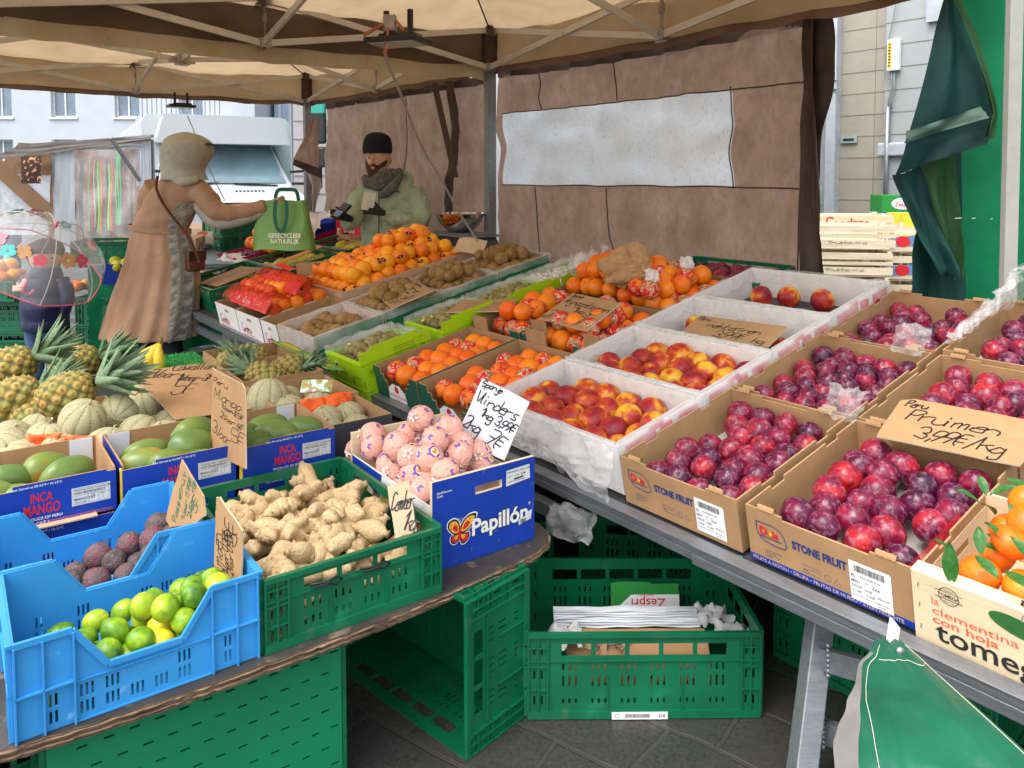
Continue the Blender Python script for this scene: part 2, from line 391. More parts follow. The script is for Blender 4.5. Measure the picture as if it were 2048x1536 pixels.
def green_crate(label, M, Lx=.6, D=.4, H=.235, group=None, labelled=False, m=None, name='plastic_crate'):
    t = thing(name, label, 'plastic crate', M, group); m = m or gplast
    def me(k, fn):
        k = (k, round(Lx, 3), round(D, 3), round(H, 3), m.name)
        if k not in _mc: _mc[k] = fn().mesh('crate_'+k[0], m)
        return _mc[k]
    f = me('front', lambda: plastic_side(Lx, H)); s = me('end', lambda: plastic_side(D-.006, H))
    obj('side_panel', f, t); obj('side_panel', f, t, Tr(Lx, D, 0) @ Rz(180))
    obj('end_panel', s, t, Tr(0, D-.003, 0) @ Rz(-90)); obj('end_panel', s, t, Tr(Lx, .003, 0) @ Rz(90))
    obj('base_panel', me('base', lambda: plastic_base(Lx-.008, D-.008)), t, Tr(.004, .004, .008) @ Rx(90) @ Sc(1, -1, 1) if False else Tr(.004, D-.004, .006) @ Rx(90) @ Sc(1, 1, 1))
    if labelled:
        lb = MB(); lb.box((0, 0, 0), (.15, .02, .001)); o = lb.build('label', white, t, Tr(Lx*.36, -.0102, .0) @ FRONT)
        p = MB(); x = .035; r = random.Random(3)
        while x < .1: q = r.choice((.0008, .0016)); p.box((x, .005, .001), (x+q, .015, .0014)); x += q+.0011
        put_text(p, '216', .125, .006, .012, .0015, bold=.02); p.ribbon([(.014+.005*math.cos(a*.4), .01+.005*math.sin(a*.4)) for a in range(17)], .001, .0014)
        p.build('print', blackp, o)
    return t

# ---------------------------------------------------------------- crinkled film and paper hung over a box's rim
def liner(parent, Lx, D, H, out_drop=.05, in_drop=.06, m=None, seed=0, amp=.008, name='film_liner', sides='fblr', lift=.004, flare=.0, cname=None):
    mb = MB(); rr = random.Random(seed); off = V((seed*3.1, seed*1.7, 0))
    prof = [(-.5, -out_drop), (-.45, -out_drop*.5), (-.3, -.006), (0, lift+.004), (.3, -.004), (.5, -in_drop*.5), (.8, -in_drop)]
    def side(a, b, n):
        a = V(a); b = V(b); d = b-a; l = d.length; nn = V((-d.y, d.x, 0)).normalized()
        def fn(u, v):
            k = v*(len(prof)-1); i = min(int(k), len(prof)-2); f = k-i
            o_ = (prof[i][0]+(prof[i+1][0]-prof[i][0])*f)*.024; z = prof[i][1]+(prof[i+1][1]-prof[i][1])*f
            p = a+d*(u*1.02-.01)+nn*o_
            q = noise.noise_vector((p*16)+off); q2 = noise.noise((p*6)+off)
            g = noise.noise(V((u*l*14, seed, 5)))
            zz = H+z*(1+.55*g)+abs(q2)*.010+q.z*amp*.5
            return p+nn*(q.x*amp+(-flare*max(0, .5-v)))+V((q.y*amp*.3, 0, 0))+V((0, 0, zz))
        mb.grid(int(l/.014)+4, 12, fn)
    e = .003
    if 'f' in sides: side((0, e, 0), (Lx, e, 0), 0)
    if 'b' in sides: side((Lx, D-e, 0), (0, D-e, 0), 0)
    if 'l' in sides: side((e, D, 0), (e, 0, 0), 0)
    if 'r' in sides: side((Lx-e, 0, 0), (Lx-e, D, 0), 0)
    return mb.build(name, m or plast, parent, None, True)
def crumple(m, w, d, h, name, label=None, cat=None, parent=None, M=None, seed=0, n=26, rough=9, fr=1.0):
    mb = MB(); o = V((seed*5.3, seed, 2))
    def fn(u, v):
        p = V((u*w, v*d, 0)); q = noise.noise_vector(p*rough/max(w, d)*.6+o); q2 = noise.noise_vector(p*rough*2.6/max(w, d)+o)
        e = min(u, v, 1-u, 1-v)*4; k = 1-min(1, e)
        ex = 0 if parent and name == 'tray_liner' else .12
        return V((p.x+q.x*w*ex, p.y+q.y*d*ex, h*(.5+.5*q.z*1.4+.35*abs(q2.x))*fr-k*h*.35))
    mb.grid(n, n, fn); ob = mb.build(name, m, parent, M, True)
    if label: tag(ob, label, cat)
    return ob

# ---------------------------------------------------------------- fruit
def ball(fn, nu=22, nv=14, colf=None):
    mb = MB()
    def f(u, v):
        th = u*2*PI; ph = PI*(.0001+v*.9998); r = fn(th, ph)
        return V((r[0], r[1], r[2])) if isinstance(r, tuple) else V((math.sin(ph)*math.cos(th), math.sin(ph)*math.sin(th), -math.cos(ph)))*r
    mb.grid(nu, nv, f, cu=True, colf=colf); return mb
def dimple(ph, c, wd, dep): return 1-dep*math.exp(-((ph-c)/wd)**2)
def m_plum(seed=0, d=1.0):
    return ball(lambda th, ph: .5*(dimple(ph, PI, .28, .16))*(1-.085*math.exp(-(th-.6)**2/.02))*(1+.03*math.sin(2*ph)+.03*noise.noise(V((math.cos(th), math.sin(th), ph+seed))))*(1, 1, 1)[0]).mesh('plum', plum_m, True)
def m_nect(seed=0):
    return ball(lambda th, ph: .5*dimple(ph, PI, .32, .24)*(1-.07*math.exp(-(abs(th-PI))**2/.04)*math.sin(ph/2))*(1+.035*noise.noise(V((math.cos(th)*1.3, math.sin(th)*1.3, ph+seed))))).mesh('nectarine', nect_m, True)
def m_orange(m, seed=0, el=1.0):
    mb = ball(lambda th, ph: .5*dimple(ph, PI, .12, .07)*dimple(ph, 0, .12, .05)*(1+.03*noise.noise(V((math.cos(th), math.sin(th), ph+seed)))))
    mb.tube([(0, 0, .44), (0, 0, .468)], [.032, .022], 7, mi=1); mb.tube([(0, 0, -.45), (0, 0, -.478)], [.020, .012], 6, mi=2); return mb.mesh('orange', [m, flat('dry_green_button', (.18, .20, .06)), flat('blossom_scar', (.30, .14, .03))], True)
plum_m = mat('plum_skin', (.2, .01, .04), .27, stops=[(.22, (.030, .003, .018)), (.40, (.085, .004, .028)), (.60, (.20, .006, .034)), (.78, (.40, .012, .025))], vs=1.8, rand=.36,
             over=((.42, .22, .30), 6, .50, .18, .46), bump=.05, bs=14, hue=.006)
nect_m = mat('nectarine_skin', (.6, .3, .03), .36, stops=[(.32, (.72, .44, .03)), (.42, (.68, .26, .02)), (.48, (.50, .06, .014)), (.58, (.32, .012, .018)), (.70, (.17, .006, .02))], vs=1.6, rand=.16,
             over=((.8, .5, .12), 34, .60, .08, .35))
peel = mat('orange_peel', (.86, .27, .008), .36, .10, 2, .10, 60, rand=True, hue=.010, stops=[(.3, (.80, .19, .004)), (.7, (.92, .33, .012))])
peel2 = mat('deep_orange_peel', (.85, .22, .01), .36, .10, 2, .10, 60, rand=True, hue=.010, stops=[(.3, (.78, .13, .004)), (.7, (.88, .22, .008))])
wrapr = mat('printed_fruit_tissue', (.7, .05, .02), .38, rand=True, vs=2.3, stops=[(.34, (.82, .20, .01)), (.42, (.78, .16, .01)), (.44, (.62, .012, .012)), (.52, (.62, .01, .012)), (.535, (.82, .66, .5)), (.56, (.80, .2, .02)), (.60, (.05, .12, .02)), (.635, (.82, .6, .4)), (.66, (.66, .02, .015))], bump=.5, bs=9)
limes_m = mat('lime_peel', (.25, .42, .02), .28, rand=.5, vs=2.0, stops=[(.25, (.040, .13, .010)), (.5, (.16, .32, .014)), (.75, (.40, .50, .025))], bump=.12, bs=38)
lemon_m = mat('yellow_peel', (.75, .60, .03), .32, rand=True, vs=2, stops=[(.3, (.55, .5, .03)), (.7, (.82, .62, .03))], bump=.12, bs=38)
kiwi_m = mat('kiwi_skin', (.2, .12, .05), .85, rand=True, vs=3, stops=[(.3, (.19, .10, .032)), (.7, (.36, .21, .075))], bump=.35, bs=70)
kiwi2_m = mat('small_kiwi_skin', (.25, .2, .08), .6, rand=True, vs=3, stops=[(.3, (.15, .12, .035)), (.7, (.33, .27, .10))], bump=.1, bs=40)
mango_m = mat('mango_skin', (.2, .33, .06), .3, rand=.25, vs=1.4, stops=[(.24, (.34, .17, .03)), (.34, (.17, .23, .045)), (.7, (.085, .165, .045))], over=((.35, .5, .2), 60, .62, .06, .4))
melon_m = mat('netted_melon_rind', (.5, .48, .3), .8, .12, 3, .9, 55, attr=True, rand=True, over=((.72, .66, .46), 34, .50, .05, .6))
passion_m = mat('passion_fruit_skin', (.12, .06, .08), .5, rand=.4, vs=3, stops=[(.3, (.05, .034, .038)), (.6, (.12, .08, .085)), (.82, (.17, .04, .055))], over=((.4, .33, .33), 9, .55, .2, .5), bump=.6, bs=9)
ginger_m = mat('ginger_skin', (.64, .46, .25), .75, .14, 14, .7, 26, over=((.36, .22, .11), 18, .56, .10, .6), rand=True, over2=((.28, .16, .08), 60, .62, .08, .6))
pear_m = mat('yellow_fruit_skin', (.55, .5, .05), .4, rand=True, vs=2, stops=[(.3, (.38, .4, .04)), (.7, (.7, .52, .04))])
pinkw = mat('pink_fruit_tissue', (.90, .43, .34), .42, .08, 2.5, .8, 9, rand=True, over=((.88, .66, .62), 4, .50, .2, .7))
plast_w = mat('white_tissue_twist', (.85, .72, .68), .5)
def melon_mesh(seed):
    def rad(th, ph): return .5*(.965+.035*abs(math.sin(5*th))**.3*math.sin(ph)**.5)*(1+.02*noise.noise(V((math.cos(th)*2, math.sin(th)*2, ph*2+seed))))
    def cf(u, v):
        g = abs(math.sin(5*u*2*PI)); k = max(0, 1-g*4.5); a = (.60, .54, .30); b = (.24, .29, .10); return tuple(a[i]*(1-k)+b[i]*k for i in range(3))
    mb = ball(rad, 70, 20, cf); mb.c = (.35, .4, .15); mb.tube([(0, 0, .45), (.01, 0, .52), (.04, 0, .56)], [.035, .025, .02], 6)
    return mb.mesh('melon', melon_m, True)
def mango_mesh(seed):
    def f(th, ph):
        c, s_ = math.cos(th), math.sin(th); r = .5*(1+.06*noise.noise(V((c, s_, ph+seed))))
        z = -math.cos(ph)*r*1.42; return (math.sin(ph)*c*r*(1+.1*math.cos(ph))+.05*z*z, math.sin(ph)*s_*r*.86, z)
    return ball(f, 28, 18).mesh('mango', mango_m, True)
def kiwi_mesh(m, seed, el=1.25):
    return ball(lambda th, ph: (math.sin(ph)*math.cos(th)*.5, math.sin(ph)*math.sin(th)*.5, -math.cos(ph)*.5*el*(1+.04*math.cos(3*ph+seed))), 18, 12).mesh('kiwi', m, True)
def lime_mesh(m, seed):
    def f(th, ph):
        z = -math.cos(ph); r = .5*(1+.02*noise.noise(V((math.cos(th)*2, math.sin(th)*2, ph+seed))))
        zz = z*1.12+(.10 if z > 0 else -.05)*math.exp(-(1-abs(z))*22); return (math.sin(ph)*math.cos(th)*r, math.sin(ph)*math.sin(th)*r, zz*r)
    return ball(f, 24, 18).mesh('lime', m, True)
def passion_mesh(seed):
    return ball(lambda th, ph: .5*(1+.06*noise.noise(V((math.sin(ph)*math.cos(th), math.sin(ph)*math.sin(th), math.cos(ph)))*3.4+V((seed, 0, 0)))), 26, 18).mesh('passion_fruit', passion_m, True)
def ginger_mesh(seed):
    r = random.Random(seed); mb = MB()
    def lobe(p, d, l, rad):
        pts, rs = [], []; d = d.normalized(); n = 9; bend = V((r.uniform(-1, 1), r.uniform(-1, 1), 0))*.25; nk = r.choice((1, 2, 2))
        for i in range(n+1):
            t = i/n; pts.append(p+d*l*t+bend*l*t*t); e = math.sqrt(max(.1, 1-((t-.5)*2)**10))
            rs.append(rad*e*(.92+.20*math.sin(t*PI*2*nk+seed)+.12*abs(math.sin(t*17+seed))))
        pts = [pts[0]-d*rad*.3]+pts+[pts[-1]+d*rad*.25]; rs = [rad*.45]+rs+[rad*.45]
        mb.tube(pts, rs, 10, sq=.82); return pts
    m = lobe(V((-.5, 0, 0)), V((1, r.uniform(-.2, .2), 0)), 1.0, .20)
    for k in range(r.choice((2, 3, 3))):
        b = m[r.randint(2, 9)]; sg = r.choice((-1, 1)); lobe(b, V((r.uniform(-.4, .4), sg, r.uniform(-.2, .35))), r.uniform(.22, .38), r.uniform(.14, .18))
    return mb.mesh('ginger_root', ginger_m, True)
def twist_mesh(seed):
    def f(th, ph):
        r = .5*(1+.022*math.sin(th*11+seed)*max(0, math.cos(PI-ph))**.5); z = -math.cos(ph)
        return V((math.sin(ph)*math.cos(th), math.sin(ph)*math.sin(th), z))*r
    mb = ball(lambda th, ph: tuple(f(th, ph)), 44, 18)
    def g(u, v):
        th = u*2*PI; rr = (.09+.05*v)*(1+.4*math.sin(th*5+seed)*v)
        return V((rr*math.cos(th)*(1-.4*math.sin(v*PI)), rr*math.sin(th)*(1-.4*math.sin(v*PI)), .47+v*.09))
    mb.grid(20, 4, g, cu=True, mi=1)
    rr = random.Random(seed)          # printed butterflies and one round badge, laid on the tissue as thin facets
    def patch(c, up, shapes):
        n = c.normalized(); x = n.cross(up).normalized(); y = n.cross(x)
        for pts, mi, lift in shapes:
            vs = []
            for a, b in pts: q = (n*.5+x*a+y*b); vs.append(q.normalized()*(.507+lift))
            mb.add([n*(.507+lift)]+vs, [(0, i+1, (i+1) % len(vs)+1) for i in range(len(vs))], None, mi)
    bf = [(0, .01), (.03, .05), (.06, .045), (.05, .0), (.035, -.04), (.005, -.02), (-.02, -.04), (-.05, -.01), (-.055, .04), (-.02, .035)]
    bf = [(a*2.0, b*2.0) for a, b in bf]
    for k in range(11):
        th = k*2.4+seed; z = -.75+1.35*k/11; q = math.sqrt(1-z*z); patch(V((q*math.cos(th), q*math.sin(th), z)), V((.3, .2, 1)), [(bf, 2, 0)])
    circ = lambda r_: [(r_*math.cos(i*.4488), r_*math.sin(i*.4488)) for i in range(14)]
    patch(V((math.cos(seed), math.sin(seed), .25+.1*(seed % 3))), V((.1, .2, 1)), [(circ(.23), 3, .002), (circ(.16), 4, .004), ([(a*1.0, b*1.0) for a, b in bf], 5, .006)])
    return mb.mesh('wrapped_orange', [pinkw, plast_w, mat('violet_tissue_print', (.2, .12, .42), .5), flat('badge_blue', (.03, .06, .30)), flat('badge_cream', (.8, .6, .45)), flat('badge_orange', (.75, .25, .03))], True)
def rotr(r=rnd): return Matrix.Rotation(r.uniform(0, 2*PI), 4, 'Z') @ Matrix.Rotation(r.uniform(0, PI), 4, 'X') @ Matrix.Rotation(r.uniform(0, 2*PI), 4, 'Y')
def one(me, M, name, label, cat, group=None, parent=None):
    o = bpy.data.objects.new(name, me); C.objects.link(o); o.matrix_world = M; return tag(o, label, cat, group)
ORD = ['first', 'second', 'third', 'fourth', 'fifth', 'sixth', 'seventh', 'eighth', 'ninth', 'tenth', 'eleventh', 'twelfth']
def where(j, i, ly, layers):
    return (', upper layer' if ly and layers > 1 else '')+(', front row' if j == 0 else ', %s row' % ORD[min(j, 11)])+(', leftmost' if i == 0 else ', %s from left' % ORD[min(i, 11)])
def fill(M, x0, x1, y0, y1, z, d, ms, name, label, cat, group, layers=1, jit=.12, skip=0, sp=.98, seed=1, hill=None, flatrot=False, dz=0):
    r = random.Random(seed); n = 0; row = d*sp*.87
    for ly in range(layers):
        ins = ly*d*.5; ny = max(1, int((y1-y0-2*ins-d)/row)+1); oy = ((y1-y0-2*ins)-d-(ny-1)*row)/2
        for j in range(ny):
            y = y0+ins+d/2+oy+j*row; off = (j % 2)*.5*d*sp; nx = int((x1-x0-2*ins-d-off)/(d*sp))+1; cnt = 0
            for i in range(max(0, nx)):
                if r.random() < skip: continue
                x = x0+ins+d/2+off+i*d*sp+((x1-x0-2*ins-d-off)-(nx-1)*d*sp)*.5
                x += r.uniform(-jit, jit)*d; yy = y+r.uniform(-jit, jit)*d; zz = z+d*.48+ly*d*.74+r.uniform(-.06, .10)*d+dz*(yy-y0)
                if hill: zz += hill((x-x0)/(x1-x0), (yy-y0)/(y1-y0))
                me = ms[r.randrange(len(ms))] if isinstance(ms, list) else ms
                R_ = rotr(r) if not flatrot else (Rz(r.uniform(0, 360)) @ Rx(90+r.uniform(-18, 18)))
                k = d*r.uniform(.90, 1.07)
                lb = label[me.name.split('.')[0]] if isinstance(label, dict) else label
                if lb: lb += where(j, cnt, ly, layers)
                one(me, M @ Tr(x, yy, zz) @ R_ @ Sc(k, k, k*r.uniform(.92, 1.04)), name if not isinstance(name, dict) else name[me.name.split('.')[0]], lb, cat, group); n += 1; cnt += 1
    return n
PL = [m_plum(i) for i in range(3)]; NE = [m_nect(i*2.1) for i in range(3)]
ORG = [m_orange(peel, i) for i in range(2)]; OR2 = [m_orange(peel2, i+5) for i in range(2)]; WR = [m_orange(wrapr, i+9) for i in range(2)]
for q in WR: q.name = 'wrapped'
LI = [lime_mesh(limes_m, i) for i in range(2)]; LE = lime_mesh(lemon_m, 7); KI = [kiwi_mesh(kiwi_m, i) for i in range(2)]; KS = [kiwi_mesh(kiwi2_m, i, 1.2) for i in range(2)]
MG = [mango_mesh(i*3) for i in range(2)]; ME = [melon_mesh(i) for i in range(2)]; PA = [passion_mesh(i*4) for i in range(3)]; GI = [ginger_mesh(i+2) for i in range(6)]
TW = [twist_mesh(i*1.9+2) for i in range(4)]; PE = kiwi_mesh(pear_m, 3, 1.5)
# ---------------------------------------------------------------- ground
def ground_mat():
    m = bpy.data.materials.new('wet_cobbles'); m.use_nodes = True; nt = m.node_tree; N = nt.nodes; Lk = nt.links; b = N['Principled BSDF']
    tc = N.new('ShaderNodeTexCoord'); nn = nz(nt, 3, 2, tc.outputs['Object']); ad = N.new('ShaderNodeVectorMath'); ad.operation = 'MULTIPLY_ADD'
    Lk.new(nn.outputs['Color'], ad.inputs[0]); ad.inputs[1].default_value = (.06, .06, .06); Lk.new(tc.outputs['Object'], ad.inputs[2])
    mp = N.new('ShaderNodeMapping'); mp.inputs['Rotation'].default_value = (0, 0, .62); Lk.new(ad.outputs[0], mp.inputs['Vector'])
    bk = N.new('ShaderNodeTexBrick'); Lk.new(mp.outputs[0], bk.inputs['Vector']); bk.inputs['Scale'].default_value = 1.0; bk.inputs['Brick Width'].default_value = .34; bk.inputs['Row Height'].default_value = .21; bk.inputs['Mortar Size'].default_value = .009; bk.inputs['Mortar Smooth'].default_value = .4; bk.offset = .37
    bk.inputs['Color1'].default_value = (0, 0, 0, 1); bk.inputs['Color2'].default_value = (1, 1, 1, 1); bk.inputs['Mortar'].default_value = (.5, .5, .5, 1)
    stone = ramp(nt, bk.outputs['Color'], [(.05, (.010, .011, .013)), (.35, (.028, .025, .021)), (.65, (.048, .038, .03)), (.95, (.014, .017, .022))])
    n2 = nz(nt, 22, 6, tc.outputs['Object'], .7); stone = mixc(nt, n2.outputs[0], stone, (.055, .05, .043)); stone = mixc(nt, .4, stone, ramp(nt, nz(nt, 90, 2, tc.outputs['Object']).outputs[0], [(.3, (.02, .02, .02)), (.8, (.10, .095, .085))]))
    edge = ramp(nt, bk.outputs['Fac'], [(.1, (1, 1, 1)), (.8, (0, 0, 0))])
    Lk.new(mixc(nt, edge, (.055, .05, .043), stone), b.inputs['Base Color'])
    Lk.new(ramp(nt, nz(nt, 5, 4, tc.outputs['Object']).outputs[0], [(.35, (.10,)*3), (.62, (.45,)*3)]), b.inputs['Roughness'])
    bp = N.new('ShaderNodeBump'); bp.inputs['Distance'].default_value = .02; bp.inputs['Strength'].default_value = .7
    mm = N.new('ShaderNodeMath'); mm.operation = 'MULTIPLY_ADD'; mm.inputs[1].default_value = .25; Lk.new(n2.outputs[0], mm.inputs[0]); Lk.new(edge, mm.inputs[2]); Lk.new(mm.outputs[0], bp.inputs['Height']); Lk.new(bp.outputs[0], b.inputs['Normal'])
    return m
g = MB(); g.add([(-150, -20, 0), (150, -20, 0), (150, 200, 0), (-150, 200, 0)], [(0, 1, 2, 3)]); tag(g.build('ground', ground_mat()), kind='structure', label='wet dark cobbled market square')

# ---------------------------------------------------------------- tent: canvas, frame, side walls
def fabric_mat(name, c1, c2, trans, over=None, vs=3, bump=.3):
    return mat(name, c1, .85, stops=[(.35, c1), (.65, c2)], vs=vs, trans=trans, bump=bump, bs=5, over=over, gen='Object')
canv = fabric_mat('beige_roof_canvas', (.40, .285, .165), (.50, .365, .22), .46)
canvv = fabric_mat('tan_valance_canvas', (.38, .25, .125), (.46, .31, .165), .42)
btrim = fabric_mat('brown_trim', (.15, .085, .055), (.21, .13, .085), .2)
canvd = fabric_mat('shaded_valance_canvas', (.12, .078, .048), (.16, .11, .07), .28)  # same valance canvas, shade of the doubled side painted into its colour
trimm = fabric_mat('dirty_cream_trim', (.46, .36, .22), (.60, .50, .34), .2, over=((.25, .2, .11), 9, .55, .25, .6))
wallm = mat('brown_wall_canvas', (.30, .18, .13), .85, stops=[(.3, (.37, .24, .175)), (.7, (.52, .36, .275))], vs=7, trans=.55, bump=.5, bs=6, over=((.30, .205, .16), 34, .47, .2, .55), stretch=(1, 1, .6))
walld = mat('dark_brown_webbing', (.07, .045, .035), .8, .2, 8, .3, 14)
winm = mat('clouded_window_film', (.80, .86, .93), .25, stops=[(.3, (.80, .85, .91)), (.7, (.90, .93, .97))], vs=2.2, trans=.70, bump=1.0, bs=38, over=((.58, .66, .75), 60, .56, .05, .55), stretch=(1, 1, .7))
EAVE, VB = 2.5, 2.17
def roof(label, s0, s1, q0, q1, peak, name='canopy_tent', dk=1):
    t = thing(name, label, 'tent', None); sm, qm = (s0+s1)/2, (q0+q1)/2; ap = S(sm, qm, peak)
    cs = [S(s0, q1, EAVE), S(s1, q1, EAVE), S(s1, q0, EAVE), S(s0, q0, EAVE)]
    mb = MB()
    for i in range(4):
        a, b = cs[i], cs[(i+1) % 4]
        def fn(u, v, a=a, b=b, i=i):
            e = a.lerp(b, u); p = e.lerp(ap, v); sag = -.14*math.sin(PI*v)*(1-abs(2*u-1)**3*.6)-.05*math.sin(PI*u)*(1-v)
            return p+V((0, 0, sag+.03*noise.noise(p*1.8)+.012*noise.noise(p*7)*(1-v)))
        mb.grid(44, 26, fn)
    mb.build('roof_canvas', canv, t, None, True)
    sides = [(0, 1), (1, 2), (2, 3), (3, 0)]
    for i, (a, b) in enumerate(sides):
        A, B = cs[a], cs[b]; vb = MB(); tb = MB(); out = ((A+B)/2-S(sm, qm, EAVE)); out.z = 0; out.normalize()
        def zb(u, seed=i): return VB+.02*noise.noise(V((u*9, seed, 0)))-.035*math.sin(PI*u)*.4
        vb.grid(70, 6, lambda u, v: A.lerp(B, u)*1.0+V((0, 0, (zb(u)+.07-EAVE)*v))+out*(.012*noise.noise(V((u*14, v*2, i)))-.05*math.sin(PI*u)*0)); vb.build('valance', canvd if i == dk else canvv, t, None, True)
        tb.grid(120, 3, lambda u, v: A.lerp(B, u)+V((0, 0, zb(u)+.075-v*((.095 if i == 1 and dk == 1 else .045)+.012*noise.noise(V((u*22, i, 4))))-EAVE))-out*(.006+.004*noise.noise(V((u*30, 1, i))))); tb.build('valance_trim', trimm if i == 1 and dk == 1 else btrim, t, None, True)
    seams = MB()
    for c in cs: seams.tube([c+(ap-c)*k+V((0, 0, -.02-.13*math.sin(PI*k)*.55)) for k in [i/10 for i in range(11)]], .006, 4)
    seams.build('seam', walld, t)
    # frame
    lo, hi, zl = 2.235, 2.50, .022
    F = [(s0, q1), (sm, q1), (s1, q1), (s1, qm), (s1, q0), (sm, q0), (s0, q0), (s0, qm)]
    ins = .06; pin = lambda s, q, z: S(s+(sm-s)*ins/abs(sm-s) if abs(sm-s) > .01 else s, q+(qm-q)*ins/abs(qm-q) if abs(qm-q) > .01 else q, z)
    def br(a, b, nm='truss_bar'):
        m_ = MB(); m_.bar(a, b, .018, .038); m_.tube([(a+b)/2+V((0, 0, -.001))-(b-a).cross(V((0, 0, 1))).normalized()*.013, (a+b)/2+(b-a).cross(V((0, 0, 1))).normalized()*.013], .007, 6); m_.build(nm, alud, t)
    for i in range(8):
        a, b = F[i], F[(i+1) % 8]; o_ = (S(*b, 0)-S(*a, 0)).normalized().cross(V((0, 0, 1)))*.010
        br(pin(*a, lo)+o_, pin(*b, hi)+o_); br(pin(*a, hi)-o_, pin(*b, lo)-o_)
    for (s, q) in ((sm, q1), (s1, qm), (sm, q0), (s0, qm)):
        h = S(sm, qm, 0); o_ = (h-S(s, q, 0)).normalized().cross(V((0, 0, 1)))*.010
        m_ = (pin(s, q, lo)+(h+V((0, 0, 2.62))))/2
        br(pin(s, q, lo)+o_, h+V((0, 0, 2.66))+o_); br(pin(s, q, hi)-o_, h+V((0, 0, 2.34))-o_)
    hubm = MB()
    for (s, q) in F:
        for z in (lo, hi-.01): cl = MB(); p = pin(s, q, z); cl.box((-.03, -.03, -.025), (.03, .03, .03), mtx(p, U_, V0, V((0, 0, 1)))); cl.tube([p+V((0, 0, -.03))-U_*.04, p+V((0, 0, -.03))+U_*.04], .006, 6); cl.build('joint_bracket', mat('cast_bracket', (.42, .40, .38), .4, .2, 30, metal=.6), t)
    for (s, q) in F:
        p = pin(s, q, 0); st = MB()
        if (s, q) in ((sm, q1), (s1, qm), (sm, q0), (s0, qm)):
            st.box((-.012, -.001, lo+.03), (.012, .002, hi), mtx(p+V0*-.0, U_, V0, V((0, 0, 1)))); st.box((-.02, -.006, hi-.14), (.02, .004, hi-.09), mtx(p, U_, V0, V((0, 0, 1)))); st.build('webbing_strap', mat('grey_webbing', (.28, .24, .2), .7), t)
    for (s, q) in F:
        p = pin(s, q, hi+.02); pk = MB()
        pk.grid(10, 4, lambda u, v, p=p: p+U_*((u-.5)*.16)*(1-.5*v)+V0*(-.02-.03*math.sin(PI*u))+V((0, 0, -.03+.16*v-.02*abs(u-.5)*6*(1-v))))
        pk.build('corner_pocket', walld, t, None, True)
    hubm.box((-.045, -.045, 2.30), (.045, .045, 2.38), mtx(S(sm, qm, 0), U_, V0, V((0, 0, 1)))); hubm.box((-.045, -.045, 2.62), (.045, .045, 2.68), mtx(S(sm, qm, 0), U_, V0, V((0, 0, 1))))
    for d in (U_, -U_, V0, -V0): hubm.bar(S(sm, qm, 2.335)+d*.04, S(sm, qm, 2.335)+d*.09, .03, .04)
    hubm.tube([S(sm, qm, 2.38), S(sm, qm, peak-.02)], .022, 10); hubm.build('centre_hub', mat('cast_bracket', (.42, .40, .38), .4), t)
    gm = MB(); gm.tube([S(sm, qm, 2.40)+V((0, 0, .012*k)) for k in range(14)], [.026+.003*(k % 2) for k in range(14)], 12); gm.build('green_spring', flat('dark_green_paint', (.02, .14, .06)), t)
    return t
def pole(t, s, q, z0=0, z1=2.5):
    m_ = MB(); M = SM(s, q, 0); m_.box((-.032, -.032, z0), (.032, .032, z1), M)
    for x in (-.022, 0, .022): m_.box((x-.004, -.0345, z0), (x+.004, -.032, 2.2), M)
    m_.box((-.05, -.05, z0), (.05, .05, z0+.02), M); m_.build('pole', alu, t, None)
    s_ = MB(); s_.grid(20, 10, lambda u, v: M @ V((.055*math.cos(u*2*PI)*(1+.1*noise.noise(V((u*6, v*6, 0)))), .055*math.sin(u*2*PI), 2.26+.26*v)), cu=True); s_.build('leg_sleeve', mat('dark_sleeve', (.06, .035, .03), .6), t, None, True)
near = roof('large beige canvas market tent over the near fruit tables', .15, 3.47, -1.6, 1.8, 3.25)
far = roof('second beige canvas tent beyond the near one, over the far end of the stall', 3.55, 6.68, -1.6, 1.8, 3.2, dk=9)
pole(near, 3.44, 1.76); pole(far, 6.62, 1.74)
